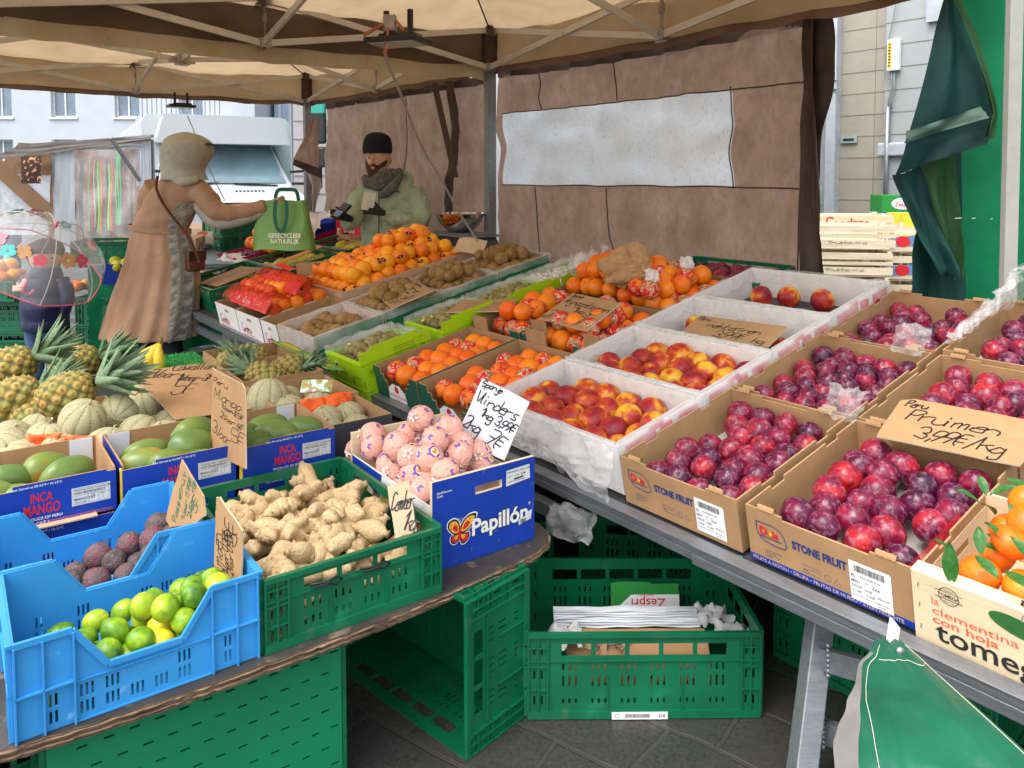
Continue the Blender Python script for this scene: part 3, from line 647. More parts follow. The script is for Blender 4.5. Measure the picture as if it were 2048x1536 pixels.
# strips hanging at the joints
def canvas_wall(label, s0, s1, q, z0, z1, zt1=None, win=None, seams=(), name='canvas_wall', sag=None, edge=True, hs=()):
    t = thing(name, label, 'tent wall', None)
    W = s1-s0; nu, nv = int(W*34), 62
    if win: win = tuple((s0+round((a-s0)/W*nu)*W/nu) if q_ < 2 else z0+round((a-z0)/(z1-z0)*nv)*(z1-z0)/nv for q_, a in enumerate(win)); hs = [((win[2] if abs(z-win[2]) < .04 else win[3] if abs(z-win[3]) < .04 else z), a, b_) for z, a, b_ in hs]
    def pt(u, v, off=0):
        s = s0+W*u; zt = z1+((zt1 or z1)-z1)*u; z = z0+(zt-z0)*v
        n1 = noise.noise(V((s*3.2, z*.9, q))); n2 = noise.noise(V((s*9, z*3.5, 3+q))); n3 = noise.noise(V((s*2.5+z*2.4, z*6-s, 9)))
        return S(s+.012*n2, q+.055*n1+.026*n2+.05*n3*.6+.05*(1-abs(noise.noise(V((s*2.1+z*1.6, z*1.1-s*.5, 4+q))))*3.2)*.25+.018*math.sin(s*23+3*n1+z*2)*v+off, z+.01*n3)
    mb = MB(); wm = MB()
    vs = [pt(i/nu, j/nv) for j in range(nv+1) for i in range(nu+1)]
    cells = {0: [], 1: []}
    for j in range(nv):
        for i in range(nu):
            s = s0+W*(i+.5)/nu; z = pt((i+.5)/nu, (j+.5)/nv).z
            zz = z0+(z1-z0)*(j+.5)/nv; k = 1 if win and win[0] < s < win[1] and win[2] < zz < win[3] else 0
            cells[k].append((j*(nu+1)+i, j*(nu+1)+i+1, (j+1)*(nu+1)+i+1, (j+1)*(nu+1)+i))
    mb.add(vs, cells[0]); mb.build('canvas', wallm, t, None, True)
    if cells[1]: wm.add(vs, cells[1]); wm.build('window_film', winm, t, None, True)
    sm_ = MB()
    def u_of(s): return (s-s0)/W
    for (s, za, zb, lean) in seams:
        sm_.tube([pt(u_of(s+lean*k/14), ((za+(zb-za)*k/14)-z0)/(z1-z0), -.006) for k in range(15)], .0038, 5)
    for (z, sa, sb) in hs:
        sm_.tube([pt(u_of(sa+(sb-sa)*k/40), (z-z0)/(z1-z0), -.006) for k in range(41)], .0042, 5)
    if sm_.v: sm_.build('seam', walld, t, None, True)
    return t, pt
bw, bpt = canvas_wall('brown canvas side wall with a clouded plastic window behind the nectarines', .98, 3.56, 1.93, .35, 2.26,
    win=(1.46, 3.5, 1.385, 1.93), seams=[(1.46, 1.39, 1.94, 0), (3.1, 1.93, 2.2, .02), (2.36, 1.93, 2.22, .04), (3.0, .5, 1.385, .12), (2.2, .5, 1.385, .22), (1.05, .5, 2.2, -.02)], hs=[(1.385, .98, 3.5), (1.935, .98, 3.5)])
fb = MB()
fb.grid(8, 60, lambda u, v: S(1.02-.13*u*(1+.3*math.sin(v*9)), 1.86+.03*noise.noise(V((u*3, v*8, 1))), .45+1.78*v)); fb.grid(8, 60, lambda u, v: S(.90-.03*math.sin(v*5)+.06*u, 1.80+.08*u+.03*noise.noise(V((u*3, v*7, 4))), .40+1.84*v))
fb.build('edge_flap', walld, bw, None, True)
hb = MB(); hb.grid(60, 2, lambda u, v: bpt(u, 1.0)+V((0, 0, .03-.10*v-.02*math.sin(PI*u)))-V0*.012); hb.build('top_band', walld, bw, None, True)
fw, fpt = canvas_wall('plain brown canvas side wall behind the vendor', 3.62, 6.60, 1.92, .35, 2.2, seams=[(4.95, 1.1, 2.15, -.1)])
zb_ = MB(); zb_.grid(6, 60, lambda u, v: S(4.06-.12*u+.05*math.sin(v*7), 1.80-.02*math.sin(u*PI)+.03*noise.noise(V((u*2, v*9, 3))), .95+1.25*v)); zb_.grid(4, 40, lambda u, v: S(4.28-.09*u-.30*(1-v), 1.79, 1.45+.76*v))
zb_.build('rolled_edge', walld, fw, None, True)
hb = MB(); hb.grid(60, 2, lambda u, v: fpt(u, 1.0)+V((0, 0, .03-.07*v))-V0*.012); hb.build('top_band', walld, fw, None, True)
def pquad(rows, d, name, m, par, nu=12, nv=24, amp=.03, sd=0):
    Lf, Rt = [Pd(*a, d) for a, b in rows], [Pd(*b, d) for a, b in rows]
    at = lambda R, v: (lambda k: R[min(int(k), len(R)-2)].lerp(R[min(int(k), len(R)-2)+1], k-min(int(k), len(R)-2)))(v*(len(R)-1))
    q = MB(); q.grid(nu, nv, lambda u, v: at(Lf, v).lerp(at(Rt, v), u)+V((0, 1, 0))*(amp*noise.noise(V((u*4+sd, v*3, sd)))-amp*math.sin(u*5+v*2))); return q.build(name, m, par, None, True)
pquad([((622, 238), (636, 238)), ((613, 268), (636, 268)), ((598, 298), (637, 300)), ((588, 318), (638, 338))], 7.7, 'folded_corner', wallm, fw)
pquad([((588, 318), (638, 336)), ((586, 330), (640, 356))], 7.68, 'folded_hem', walld, fw, 10, 4, .01, 2)
pquad([((612, 345), (641, 356)), ((626, 372), (643, 372)), ((624, 395), (636, 395)), ((627, 425), (630, 425))], 7.72, 'folded_lining', mat('pale_lining', (.45, .40, .38), .8), fw, 10, 14, .02, 3)

# green tarpaulin wall at the right end, with its white post and folded drape
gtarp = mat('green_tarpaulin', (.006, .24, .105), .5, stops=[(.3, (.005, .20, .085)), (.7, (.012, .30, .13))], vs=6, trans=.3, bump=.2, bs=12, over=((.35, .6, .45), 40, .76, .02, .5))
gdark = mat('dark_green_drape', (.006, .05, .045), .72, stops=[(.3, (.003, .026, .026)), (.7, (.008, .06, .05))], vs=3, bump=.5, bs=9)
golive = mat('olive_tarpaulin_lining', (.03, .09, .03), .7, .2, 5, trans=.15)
gt = thing('tarpaulin_wall', 'bright green tarpaulin wall with a dark folded drape at the right edge', 'tarpaulin')
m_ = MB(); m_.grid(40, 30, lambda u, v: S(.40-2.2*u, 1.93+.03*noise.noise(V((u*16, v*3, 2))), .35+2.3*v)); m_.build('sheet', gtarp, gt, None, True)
def quadm(pxs, d, name, m, nu=24, nv=40, amp=.03, seed=0, th=0):
    P = [Pd(x, y, dd*1.29) for (x, y), dd in zip(pxs, d if isinstance(d, (list, tuple)) else [d]*len(pxs))]; n = len(P)//2
    Lf, Rt = P[:n], P[n:]                       # left rail from bottom to top, right rail from bottom to top
    def at(R, v): k = v*(len(R)-1); i = min(int(k), len(R)-2); f = k-i; return R[i].lerp(R[i+1], f)
    q = MB(); q.grid(nu, nv, lambda u, v: at(Lf, v).lerp(at(Rt, v), u)+V((0, 1, 0))*(amp*noise.noise(V((u*5+seed, v*2.2, seed)))-amp*.8*math.sin(u*PI*3+seed)*v*(1-v))); return q.build(name, m, gt, None, True)
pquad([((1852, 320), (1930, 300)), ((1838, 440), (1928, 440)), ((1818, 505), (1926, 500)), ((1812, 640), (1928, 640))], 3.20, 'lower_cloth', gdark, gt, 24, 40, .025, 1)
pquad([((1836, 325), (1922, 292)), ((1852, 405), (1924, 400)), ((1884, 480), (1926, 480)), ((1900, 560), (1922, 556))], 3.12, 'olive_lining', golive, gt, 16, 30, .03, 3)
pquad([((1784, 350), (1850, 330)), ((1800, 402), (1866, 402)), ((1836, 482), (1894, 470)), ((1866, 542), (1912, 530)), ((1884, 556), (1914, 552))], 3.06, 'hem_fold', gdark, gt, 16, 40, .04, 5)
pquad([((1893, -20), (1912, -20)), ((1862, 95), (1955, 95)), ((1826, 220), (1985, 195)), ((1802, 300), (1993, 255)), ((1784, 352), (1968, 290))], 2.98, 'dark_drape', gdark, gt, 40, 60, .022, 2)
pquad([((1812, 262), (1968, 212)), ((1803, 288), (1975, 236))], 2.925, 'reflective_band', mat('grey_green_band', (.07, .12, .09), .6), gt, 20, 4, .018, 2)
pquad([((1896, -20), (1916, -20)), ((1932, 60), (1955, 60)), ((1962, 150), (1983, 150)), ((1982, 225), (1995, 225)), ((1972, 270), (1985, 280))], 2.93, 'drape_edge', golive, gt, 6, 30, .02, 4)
wp = MB(); wp.bar(Pd(2014, 640, 2.88), Pd(2031, -60, 2.9), .048, .03, V((0, 1, 0))); wp.build('white_post', mat('off_white_post', (.38, .37, .34), .6, .06, 20), gt)
sm2 = MB()
for k in range(5): sm2.tube([Pd(1900+k*34+rnd.uniform(0, 20), y_ := 436+rnd.uniform(-4, 4), 2.93), Pd(1912+k*34+rnd.uniform(4, 12), y_+rnd.uniform(-2, 1), 2.93)], .0012, 4)
sm2.build('white_scratch', white, gt)

# ---------------------------------------------------------------- tables and trestles
tb = thing('display_table', 'long sloping aluminium display table carrying the fruit boxes', 'table', T(0, 0, -.16))
m_ = MB(); m_.box((-5.3, -.005, -.03), (1.9, 1.72, 0)); m_.build('tabletop', mat('dark_table_board', (.05, .05, .05), .7), tb)
def rail(x0, x1, y, z, h, nm='edge_rail'):
    r_ = MB(); r_.box((x0, y, z), (x1, y+.03, z+h)); r_.box((x0, y-.004, z+h*.62), (x1, y, z+h)); r_.box((x0, y-.004, z), (x1, y, z+h*.5)); r_.box((x0-.001, y-.007, z+h*.93), (x1, y, z+h+.001)); r_.build(nm, alu, tb, None, bevel=.0012)
rail(-5.3, -.03, -.036, -.042, .05); rail(-.15, 2.0, -.050, -.040, .058)
gp = MB(); gp.box((-.031, -.045, -.043), (-.022, -.006, .009)); gp.build('end_cap', flat('green_cap', (.01, .3, .16)), tb)
m_ = MB(); m_.box((-5.3, -.05, -.14), (-.6, -.02, -.09)); m_.build('lower_rail', alu, tb, None, bevel=.001)
def leg(s, q, zt, lean=0, w_=.045):
    l_ = MB(); a = S(s, q, zt); b = S(s+lean*.6, q-lean, 0); l_.bar(a, b, w_, w_*.8, V0); return l_
bkc = MB(); bkc.grid(60, 10, lambda u, v: S(5.2-7.2*u, 1.55+.05*math.sin(u*70)+.04*noise.noise(V((u*9, v*2, 0))), .01+.72*v)); tag(bkc.build('dark_backing_sheet', mat('added_black_sheet', (.012, .014, .013), .6), None, None, True), 'added black sheet behind the trestles, darkening the space under the fruit table', 'tarpaulin')  # sheet added to deepen the shade under the table
for s, q in ((5.1, -.02), (3.3, -.02), (2.0, .05), (2.0, 1.6), (4.6, 1.6), (.6, 1.6), (-.9, 1.6)):
    l_ = leg(s, q, .47 if q < .5 else .78); o = l_.build('leg', alu); o.parent = tb; o.matrix_parent_inverse = tb.matrix_world.inverted()
# trestle at the lower right with welded rungs
tr_ = thing('trestle', 'bare aluminium trestle leg with welded rungs under the table edge', 'trestle')
l_ = MB(); a = Pd(1642, 1225, 1.86); b = Pz(1592, 1640, 0.02); l_.bar(a, b, .052, .05, V((0, 1, 0)))
l_.build('post', alu, tr_, None, bevel=.003)
for (x0, y0, x1, y1) in ((1650, 1318, 1745, 1345), (1640, 1460, 1740, 1492)):
    p, q = Pd(x0, y0, 1.80), Pd(x1, y1, 1.66); l_ = MB(); l_.bar(p, q, .03, .05); l_.build('rung', alu, tr_, None, bevel=.003)
    l_ = MB()
    for k in range(7): c = Pd(x0+4, y0-30+k*10, 1.775); l_.tube([c+V((-.003, -.004, 0)), c+V((.004, -.006, -.001))], .006, 6)
    l_.build('weld_bead', alu, tr_, None, True)
l_ = MB(); l_.tube([Pd(1634, 1510, 1.755), Pd(1634, 1510, 1.735)], .008, 8); l_.build('bolt', alu, tr_)
# low plywood table
pt_ = thing('plywood_table', 'low table of worn dark plywood with a rounded splintered corner', 'table', L(0, 0, .42))
P = [(-.62, .02), (-.42, -.012), (-.2, -.03), (.2, -.035), (.5, -.012), (.66, .005), (.76, .02), (.83, .05), (.865, .09), (.875, .15), (.87, .8), (.87, 2.4), (-1.6, 2.4), (-1.6, .02)]
def dense(P, st=.02, j=.0035):
    o = []; r = random.Random(4)
    for i in range(len(P)):
        a, b = P[i], P[(i+1) % len(P)]; l = math.hypot(b[0]-a[0], b[1]-a[1]); n = max(1, int(l/st)) if i < 10 else 1
        for k in range(n): o.append((a[0]+(b[0]-a[0])*k/n+r.uniform(-j, j), a[1]+(b[1]-a[1])*k/n+r.uniform(-j, j)))
    return o
plytop = mat('worn_black_ply_face', (.045, .04, .036), .6, .4, 5, .4, 40, over=((.26, .19, .13), 9, .58, .12, .75))
plyedge = mat('splintered_ply_edge', (.25, .16, .09), .9, stops=[(.35, (.09, .055, .035)), (.65, (.34, .23, .14))], vs=9, stretch=(1.2, 1.2, 40), bump=1, bs=12)
m_ = MB(); m_.prism(dense(P), -.0245, -.0005, mside=1); m_.build('top', [plytop, plyedge], pt_)
for k, (z, off) in enumerate(((-.005, .004), (-.010, -.002), (-.0155, .005), (-.021, .001))):   # ragged veneers
    m_ = MB(); Q = [(a, b-off) for a, b in dense(P[:11]+[(.8, .2), (-.5, .2)], .011, .003)]; m_.prism(Q, z-.0022, z, mside=0); m_.build('veneer', plyedge, pt_)
for (x, y) in ((-.5, .9), (.8, .9), (.8, 2.2), (-1.5, 2.2)):
    m_ = MB(); m_.box((x-.02, y-.02, -.42), (x+.02, y+.02, -.03)); m_.build('leg', alu, pt_)
# ================================================================ the sloping fruit table
BH = .145
def put(ob, M): ob.matrix_world = M; return ob
# ---- logos
def fruit_logo(mb, x, y, s):                 # leaf outline with red lettering and a small sun; materials 0 navy 1 red 2 yellow
    P = [(-.5, .42), (.1, .42), (.38, .28), (.5, .0), (.5, -.42), (-.1, -.42), (-.38, -.28), (-.5, .0)]
    P = smooth([(x+a*s, y+b*s*.78) for a, b in P]+[(x-.5*s, y+.42*s*.78)], 3); mb.ribbon(P, .0024*s/.07, .001, mi=0)
    put_text(mb, 'D', x-.40*s, y-.08*s, .40*s, .0014, 1, bold=.05); put_text(mb, 'ole', x-.10*s, y-.08*s, .36*s, .0014, 1, bold=.045, sx=.82)
    mb.box((x-.4*s, y-.17*s, .001), (x+.38*s, y-.135*s, .0012), mi=0)
    for k in range(10): a = k*PI/5; mb.poly([(x+.005*s+.10*s*math.cos(a), y+.02*s+.10*s*math.sin(a)), (x+.005*s+.05*s*math.cos(a+.25), y+.02*s+.05*s*math.sin(a+.25)), (x+.005*s+.05*s*math.cos(a-.25), y+.02*s+.05*s*math.sin(a-.25))], .0018, mi=2)
    mb.poly([(x+.005*s+.05*s*math.cos(k*PI/6), y+.02*s+.05*s*math.sin(k*PI/6)) for k in range(12)], .002, mi=2)
def bars(mb, x0, x1, y0, y1, z=.0015, mi=0, seed=2, k=1.0):
    r = random.Random(seed); x = x0
    while x < x1: q = r.choice((.0007, .0012, .0018))*k; mb.box((x, y0, z-.0002), (x+q, y1, z), mi=mi); x += q+r.choice((.0008, .0014))*k
def stone_front(box, Lx, H, strip=False):
    d = MB(); M = None
    fruit_logo(d, .065, H*.60, .075)
    put_text(d, 'STONE FRUIT', .122, H*.52, .028, .001, 0, bold=.045, width=.135)
    for k in range(4): put_text(d, ('Dole Packaging Facility', 'Distributed by', 'Producer of Europe', 'Hamburg')[k], .045, H*.27-k*.0052, .005, .001, 0)
    d.ribbon([(.145, H*.30), (.188, H*.30), (.188, H*.17), (.145, H*.17)], .001, .001, closed=True); put_text(d, 'FSC', .148, H*.20, .009, .001, 0); put_text(d, 'MIX box', .165, H*.24, .005, .001, 0)
    for x in (.207,): d.ribbon([(x+.008*math.cos(a*.5), H*.235+.008*math.sin(a*.5)) for a in range(13)], .001, .001)
    d.ribbon([(.222, H*.19), (.238, H*.19), (.230, H*.29)], .0014, .001, closed=True)
    if strip:
        d.box((0, 0, .0004), (Lx, H*.115, .0008), mi=3); put_text(d, 'FRUITS A NOYAU • DRUPA • FRUTAS DE HUESO • STEIN FRÜCHTE', .008, H*.03, .0125, .0014, 4, bold=.02, width=Lx*.9)
    d.build('printing', [navy, redp, yellowp, blueb, cardl], box, FRONT)
    lb = MB(); lb.poly([(0, 0), (.094, 0), (.094, .092), (.09, .096), (0, .096)], .0008); o = lb.build('label', white, box, FRONT @ Tr(.262, .012, .0006))
    p = MB(); bars(p, .012, .078, .072, .088, .0012); 
    for (s, x, y, h) in (('PL', .004, .056, .011), ('Plums RUBY STAR', .024, .06, .006), ('M051', .004, .045, .009), ('Class', .034, .05, .004), ('1', .034, .042, .008), ('Size', .05, .05, .004), ('AAA', .05, .042, .009), ('DOLE', .004, .033, .009), ('E100', .034, .031, .008), ('Y1749', .004, .021, .008), ('Y1250', .034, .019, .008), ('65-61mm', .062, .025, .007), ('SOUTH AFRICA', .060, .012, .004), ('Exporter 4012 Produce of South Africa', .004, .012, .004), ('net 5 kg', .06, .005, .005)):
        put_text(p, s, x, y, h, .0012, bold=.01)
    p.build('print', blackp, o)
def plum_box(i, s, t, Lx, label, w=0, D=.53, front=False, strip=False, fruit=True, seed=1, lab='', skip=.04, d=.077, y0=.0, layers=1, x1=None):
    M = T(s, t, -BH+w)
    b = tray('cardboard_box', label, M, Lx, D, BH, group='kraft stone fruit boxes on the sloping table', tabs=False,
             side=[(.10, .16, BH-.012, BH+.001), (D-.17, D-.11, BH-.012, BH+.001)], back=[(Lx*.30, Lx*.70, BH-.010, BH+.001)], front=[(Lx*.24, Lx*.76, BH-.009, BH+.001)])
    # corrugated tabs folded over the front and back rims
    for x in (.035, Lx-.085):
        for yy in (-.002, D-.012):
            tm = MB(); tm.grid(8, 8, lambda u, v, x=x, yy=yy: V((x+.045*u, yy+.014*v, BH+.002+.010*math.sin(v*PI)+.001*math.sin(u*20))))
            tm.build('tab', card, b, None, True)
    lin = crumple(mat('grey_pulp_liner', (.50, .46, .43), .9, .1, 10, .2, 50), Lx-.015, D-.015, .022, 'tray_liner', parent=b, M=Tr(.007, .007, .018), seed=seed+3, n=18)
    if front: stone_front(b, Lx, BH, strip)
    if fruit:
        fill(M, .01, x1 or Lx-.01, .012+y0, D-.012, .052, d, PL, 'plum', lab, 'plum', lab.replace('plum in', 'plums in').replace('plum behind', 'plums behind'), seed=seed, skip=skip, layers=layers, jit=.13)
    return b
plum_box(0, 0, 0, .41, 'open kraft box of plums nearest the viewer, blue strip along its front', front=True, strip=True, seed=5, lab='plum in the nearest kraft box', skip=.05, d=.085)
plum_box(1, .425, 0, .40, 'open kraft box of plums second along the table edge, left of the nearest one', front=True, seed=8, lab='plum in the second front kraft box', skip=.05, d=.080)
plum_box(2, .425, .545, .40, 'open kraft box of plums right behind the second box of the front edge', seed=13, lab='plum behind the second front kraft box', d=.075, skip=.03)
plum_box(3, .42, 1.09, .395, 'open kraft box of plums at the back beside the green drape', seed=17, lab='plum in the box beside the green drape', d=.075, skip=.16)
plum_box(4, 0, .545, .41, 'open kraft box of plums behind the handwritten pruimen board', seed=23, lab='plum in the box behind the pruimen board', d=.083, y0=.12, skip=.02, layers=1, w=.0)
plum_box(5, 0, 1.09, .41, 'open kraft box of plums under clear film at the right edge', seed=31, lab='plum in the film covered right edge box', d=.083, skip=.05, w=.01)
# film hood over the right-hand box
fh = MB(); M5 = T(0, 1.09, 0)
fh.grid(34, 30, lambda u, v: M5 @ V((-.01+.10*v+.04*math.sin(v*9)*0+.06*u*(1-v)+.035*noise.noise(V((u*5, v*6, 1)))+.015*noise.noise(V((u*14, v*15, 1))), .02+.52*u+.02*noise.noise(V((u*9, v*9, 3))), .02+.16*v**.7*(.4+.8*u)+.03*noise.noise(V((u*6, v*7, 9)))+.012*noise.noise(V((u*18, v*16, 9))))))
fh.grid(30, 24, lambda u, v: M5 @ V((.09+.40*v, .50+.03*noise.noise(V((u*7, v*7, 3))), .18*(.9)-.1*v*(1-u)+.16*(u-.5)+.04*noise.noise(V((u*6, v*9, 5))))))
tag(fh.build('plastic_film', plast, None, None, True), 'crumpled clear film pulled up over the plum box at the right edge', 'plastic film')
for k, (s, t, ww) in enumerate(((.12, .98, .05), (.10, .515, .02))):
    tag(crumple(plast, .11, .11, .035, 'plastic_scrap', M=T(s, t, ww-.03) @ Rx(40), seed=40+k, n=16), ('clear film scrap standing up from the middle plum box', 'small film scrap tucked in the corner between four plum boxes')[k], 'plastic film')

# ---- clementine crate of thin wood
cw = T(-.405, -.012, -.150); cr_ = thing('wooden_crate', 'pale thin wood crate of leafy clementines with printed front', 'fruit crate', cw)
CWL, CWD, CWH = .50, .36, .155
for nm, args, m in (('front_panel', (CWL, [(CWL*.42, CWL*.95, CWH+.028, CWH+.05)]), None), ('back_panel', (CWL, []), Tr(CWL, CWD, 0) @ Rz(180))):
    MB().sheet([(0, CWL, 0, CWH)], [], .006).build(nm, woodc, cr_, m, bevel=.0008)
for m in (Tr(0, CWD-.007, 0) @ Rz(-90), Tr(CWL, .007, 0) @ Rz(90)): MB().sheet([(0, CWD-.014, 0, CWH*.8)], [(.1, .26, CWH*.5, CWH*.62)], .006).build('side_panel', woodc, cr_, m)
MB().box((.007, .007, .002), (CWL-.007, CWD-.007, .008)).build('base', woodc, cr_)
m_ = MB(); m_.box((.0, .0065, CWH*.15), (.022, .03, CWH*.99)); m_.box((CWL-.022, .0065, CWH*.15), (CWL, .03, CWH*.99)); m_.build('corner_post', woodc, cr_)
m_ = MB(); m_.box((.0, -.0005, CWH), (CWL, .035, CWH+.004)); m_.build('top_slat', woodc, cr_)
d = MB()
put_text(d, 'tomega', .042, .018, .062, .0012, 0, bold=.012, width=.21)
put_text(d, 'la', .038, .098, .024, .0012, 1); put_text(d, 'clementina', .038, .076, .024, .0012, 1, width=.155); put_text(d, 'con hoja', .038, .056, .024, .0012, 1, bold=.012, width=.12)
d.ribbon([(.072+.019*math.cos(a*.42), .128+.019*math.sin(a*.42)) for a in range(16)], .0014, .0012); d.box((.048, .123, .001), (.096, .134, .0012), mi=3); put_text(d, 'TOMEGA', .072, .125, .010, .0016, 0, align='c', bold=.03)
for y in (.121, .136): d.ribbon([(.046, y), (.098, y)], .0011, .0016)
put_text(d, 'PREMIUM', .072, .139, .004, .0016, 0, align='c'); put_text(d, 'SINCE 1987', .072, .114, .004, .0016, 0, align='c')
for a, b in ((0, 0), ) : pass
lf = [(.195+.052*math.cos(t_*PI/10)*(1), .120+.020*math.sin(t_*PI/10)-.14*(.052*math.cos(t_*PI/10))) for t_ in range(20)]; d.poly(lf, .0011, mi=2)
cc = [(.262+.040*math.cos(k*.35), .070+.040*math.sin(k*.35)) for k in range(18)]; d.poly(cc, .001, mi=4); d.ribbon(cc[4:8], .009, .0014, mi=5); d.ribbon(cc[8:13], .012, .0014, mi=1); put_text(d, 'Nadorcott', .232, .082, .012, .0016, 0, bold=.01); put_text(d, 'mandarin', .236, .072, .007, .0016, 0)
put_text(d, 'tomega', .22, .045, .012, .0016, 1)
d.build('printing', [blackp, flat('coral_print', (.75, .13, .06)), flat('leaf_print', (.03, .14, .03)), woodc, white, flat('badge_green', (.05, .4, .15))], cr_, FRONT)
d = MB(); put_text(d, 'tomega', .16, -.03, .034, .0008, 0, bold=.012, width=.11); d.build('top_printing', blackp, cr_, Tr(.40, -.003, CWH+.0045) @ Rz(180) @ Tr(-.06, -.002, 0))
st = MB()
for (x, y) in ((.012, .13), (.012, .085), (.012, .035), (.2, .147)): st.tube([(x, y-.006, .001), (x+.003, y+.006, .0022)], .0008, 4)
st.build('staple', alu, cr_, FRONT)
clem = mat('clementine_peel', (.85, .2, .01), .33, rand=True, vs=2, stops=[(.3, (.80, .12, .004)), (.7, (.90, .24, .008))], bump=.12, bs=40)
CL = [ball(lambda th, ph, i=i: (math.sin(ph)*math.cos(th)*.5, math.sin(ph)*math.sin(th)*.5, -math.cos(ph)*.43*dimple(ph, PI, .2, .10)*dimple(ph, 0, .3, .1)), 22, 14).mesh('clementine', clem, True) for i in (0, 1)]
fill(cw, .02, CWL-.02, .03, CWD-.02, .082, .078, CL, 'clementine', 'clementine in the thin wood crate', 'clementine', 'clementines in the thin wood crate', layers=2, seed=3, skip=.10, hill=lambda u, v: .012+.05*v)
leafm = mat('citrus_leaf', (.03, .12, .02), .35, .3, 6, .1, 20)
def leafmesh(seed=0):
    q = MB(); q.grid(4, 12, lambda u, v: V(((u-.5)*.42*math.sin(PI*v)**.8, v, .06*abs(u-.5)*2+.16*math.sin(v*2.4)+.02*noise.noise(V((u*3, v*5, seed)))))); return q.mesh('leaf', leafm, True)
LF = [leafmesh(i) for i in range(2)]; r = random.Random(8)
for k in range(46):
    x, y = r.uniform(.02, CWL-.03), r.uniform(.02, CWD-.03)
    sc_ = r.uniform(.04, .066); one(LF[k % 2], cw @ Tr(x, y, .185+.04*y/CWD+r.uniform(-.01, .02)) @ Rz(r.uniform(0, 360)) @ Rx(r.uniform(-30, 50)) @ Sc(sc_, sc_, sc_), 'leaf', 'citrus leaf among the clementines', 'leaf', 'leaves among the clementines')
one(LF[0], cw @ Tr(.075, .01, .15) @ Rz(20) @ Rx(70) @ Sc(.07, .085, .085), 'leaf', 'large upright citrus leaf at the front left corner of the clementine crate', 'leaf')
rn = MB(); rn.grid(20, 8, lambda u, v: cw @ V((-.010-.012*v, .02+.26*u, .09+.045*v+.008*noise.noise(V((u*12, v*6, 0)))))); tag(rn.build('red_net', mat('red_net', (.6, .03, .04), .4, alpha=.6, bs=59), None, None, True), 'red net bag edge between the clementines and the nearest plums', 'net')

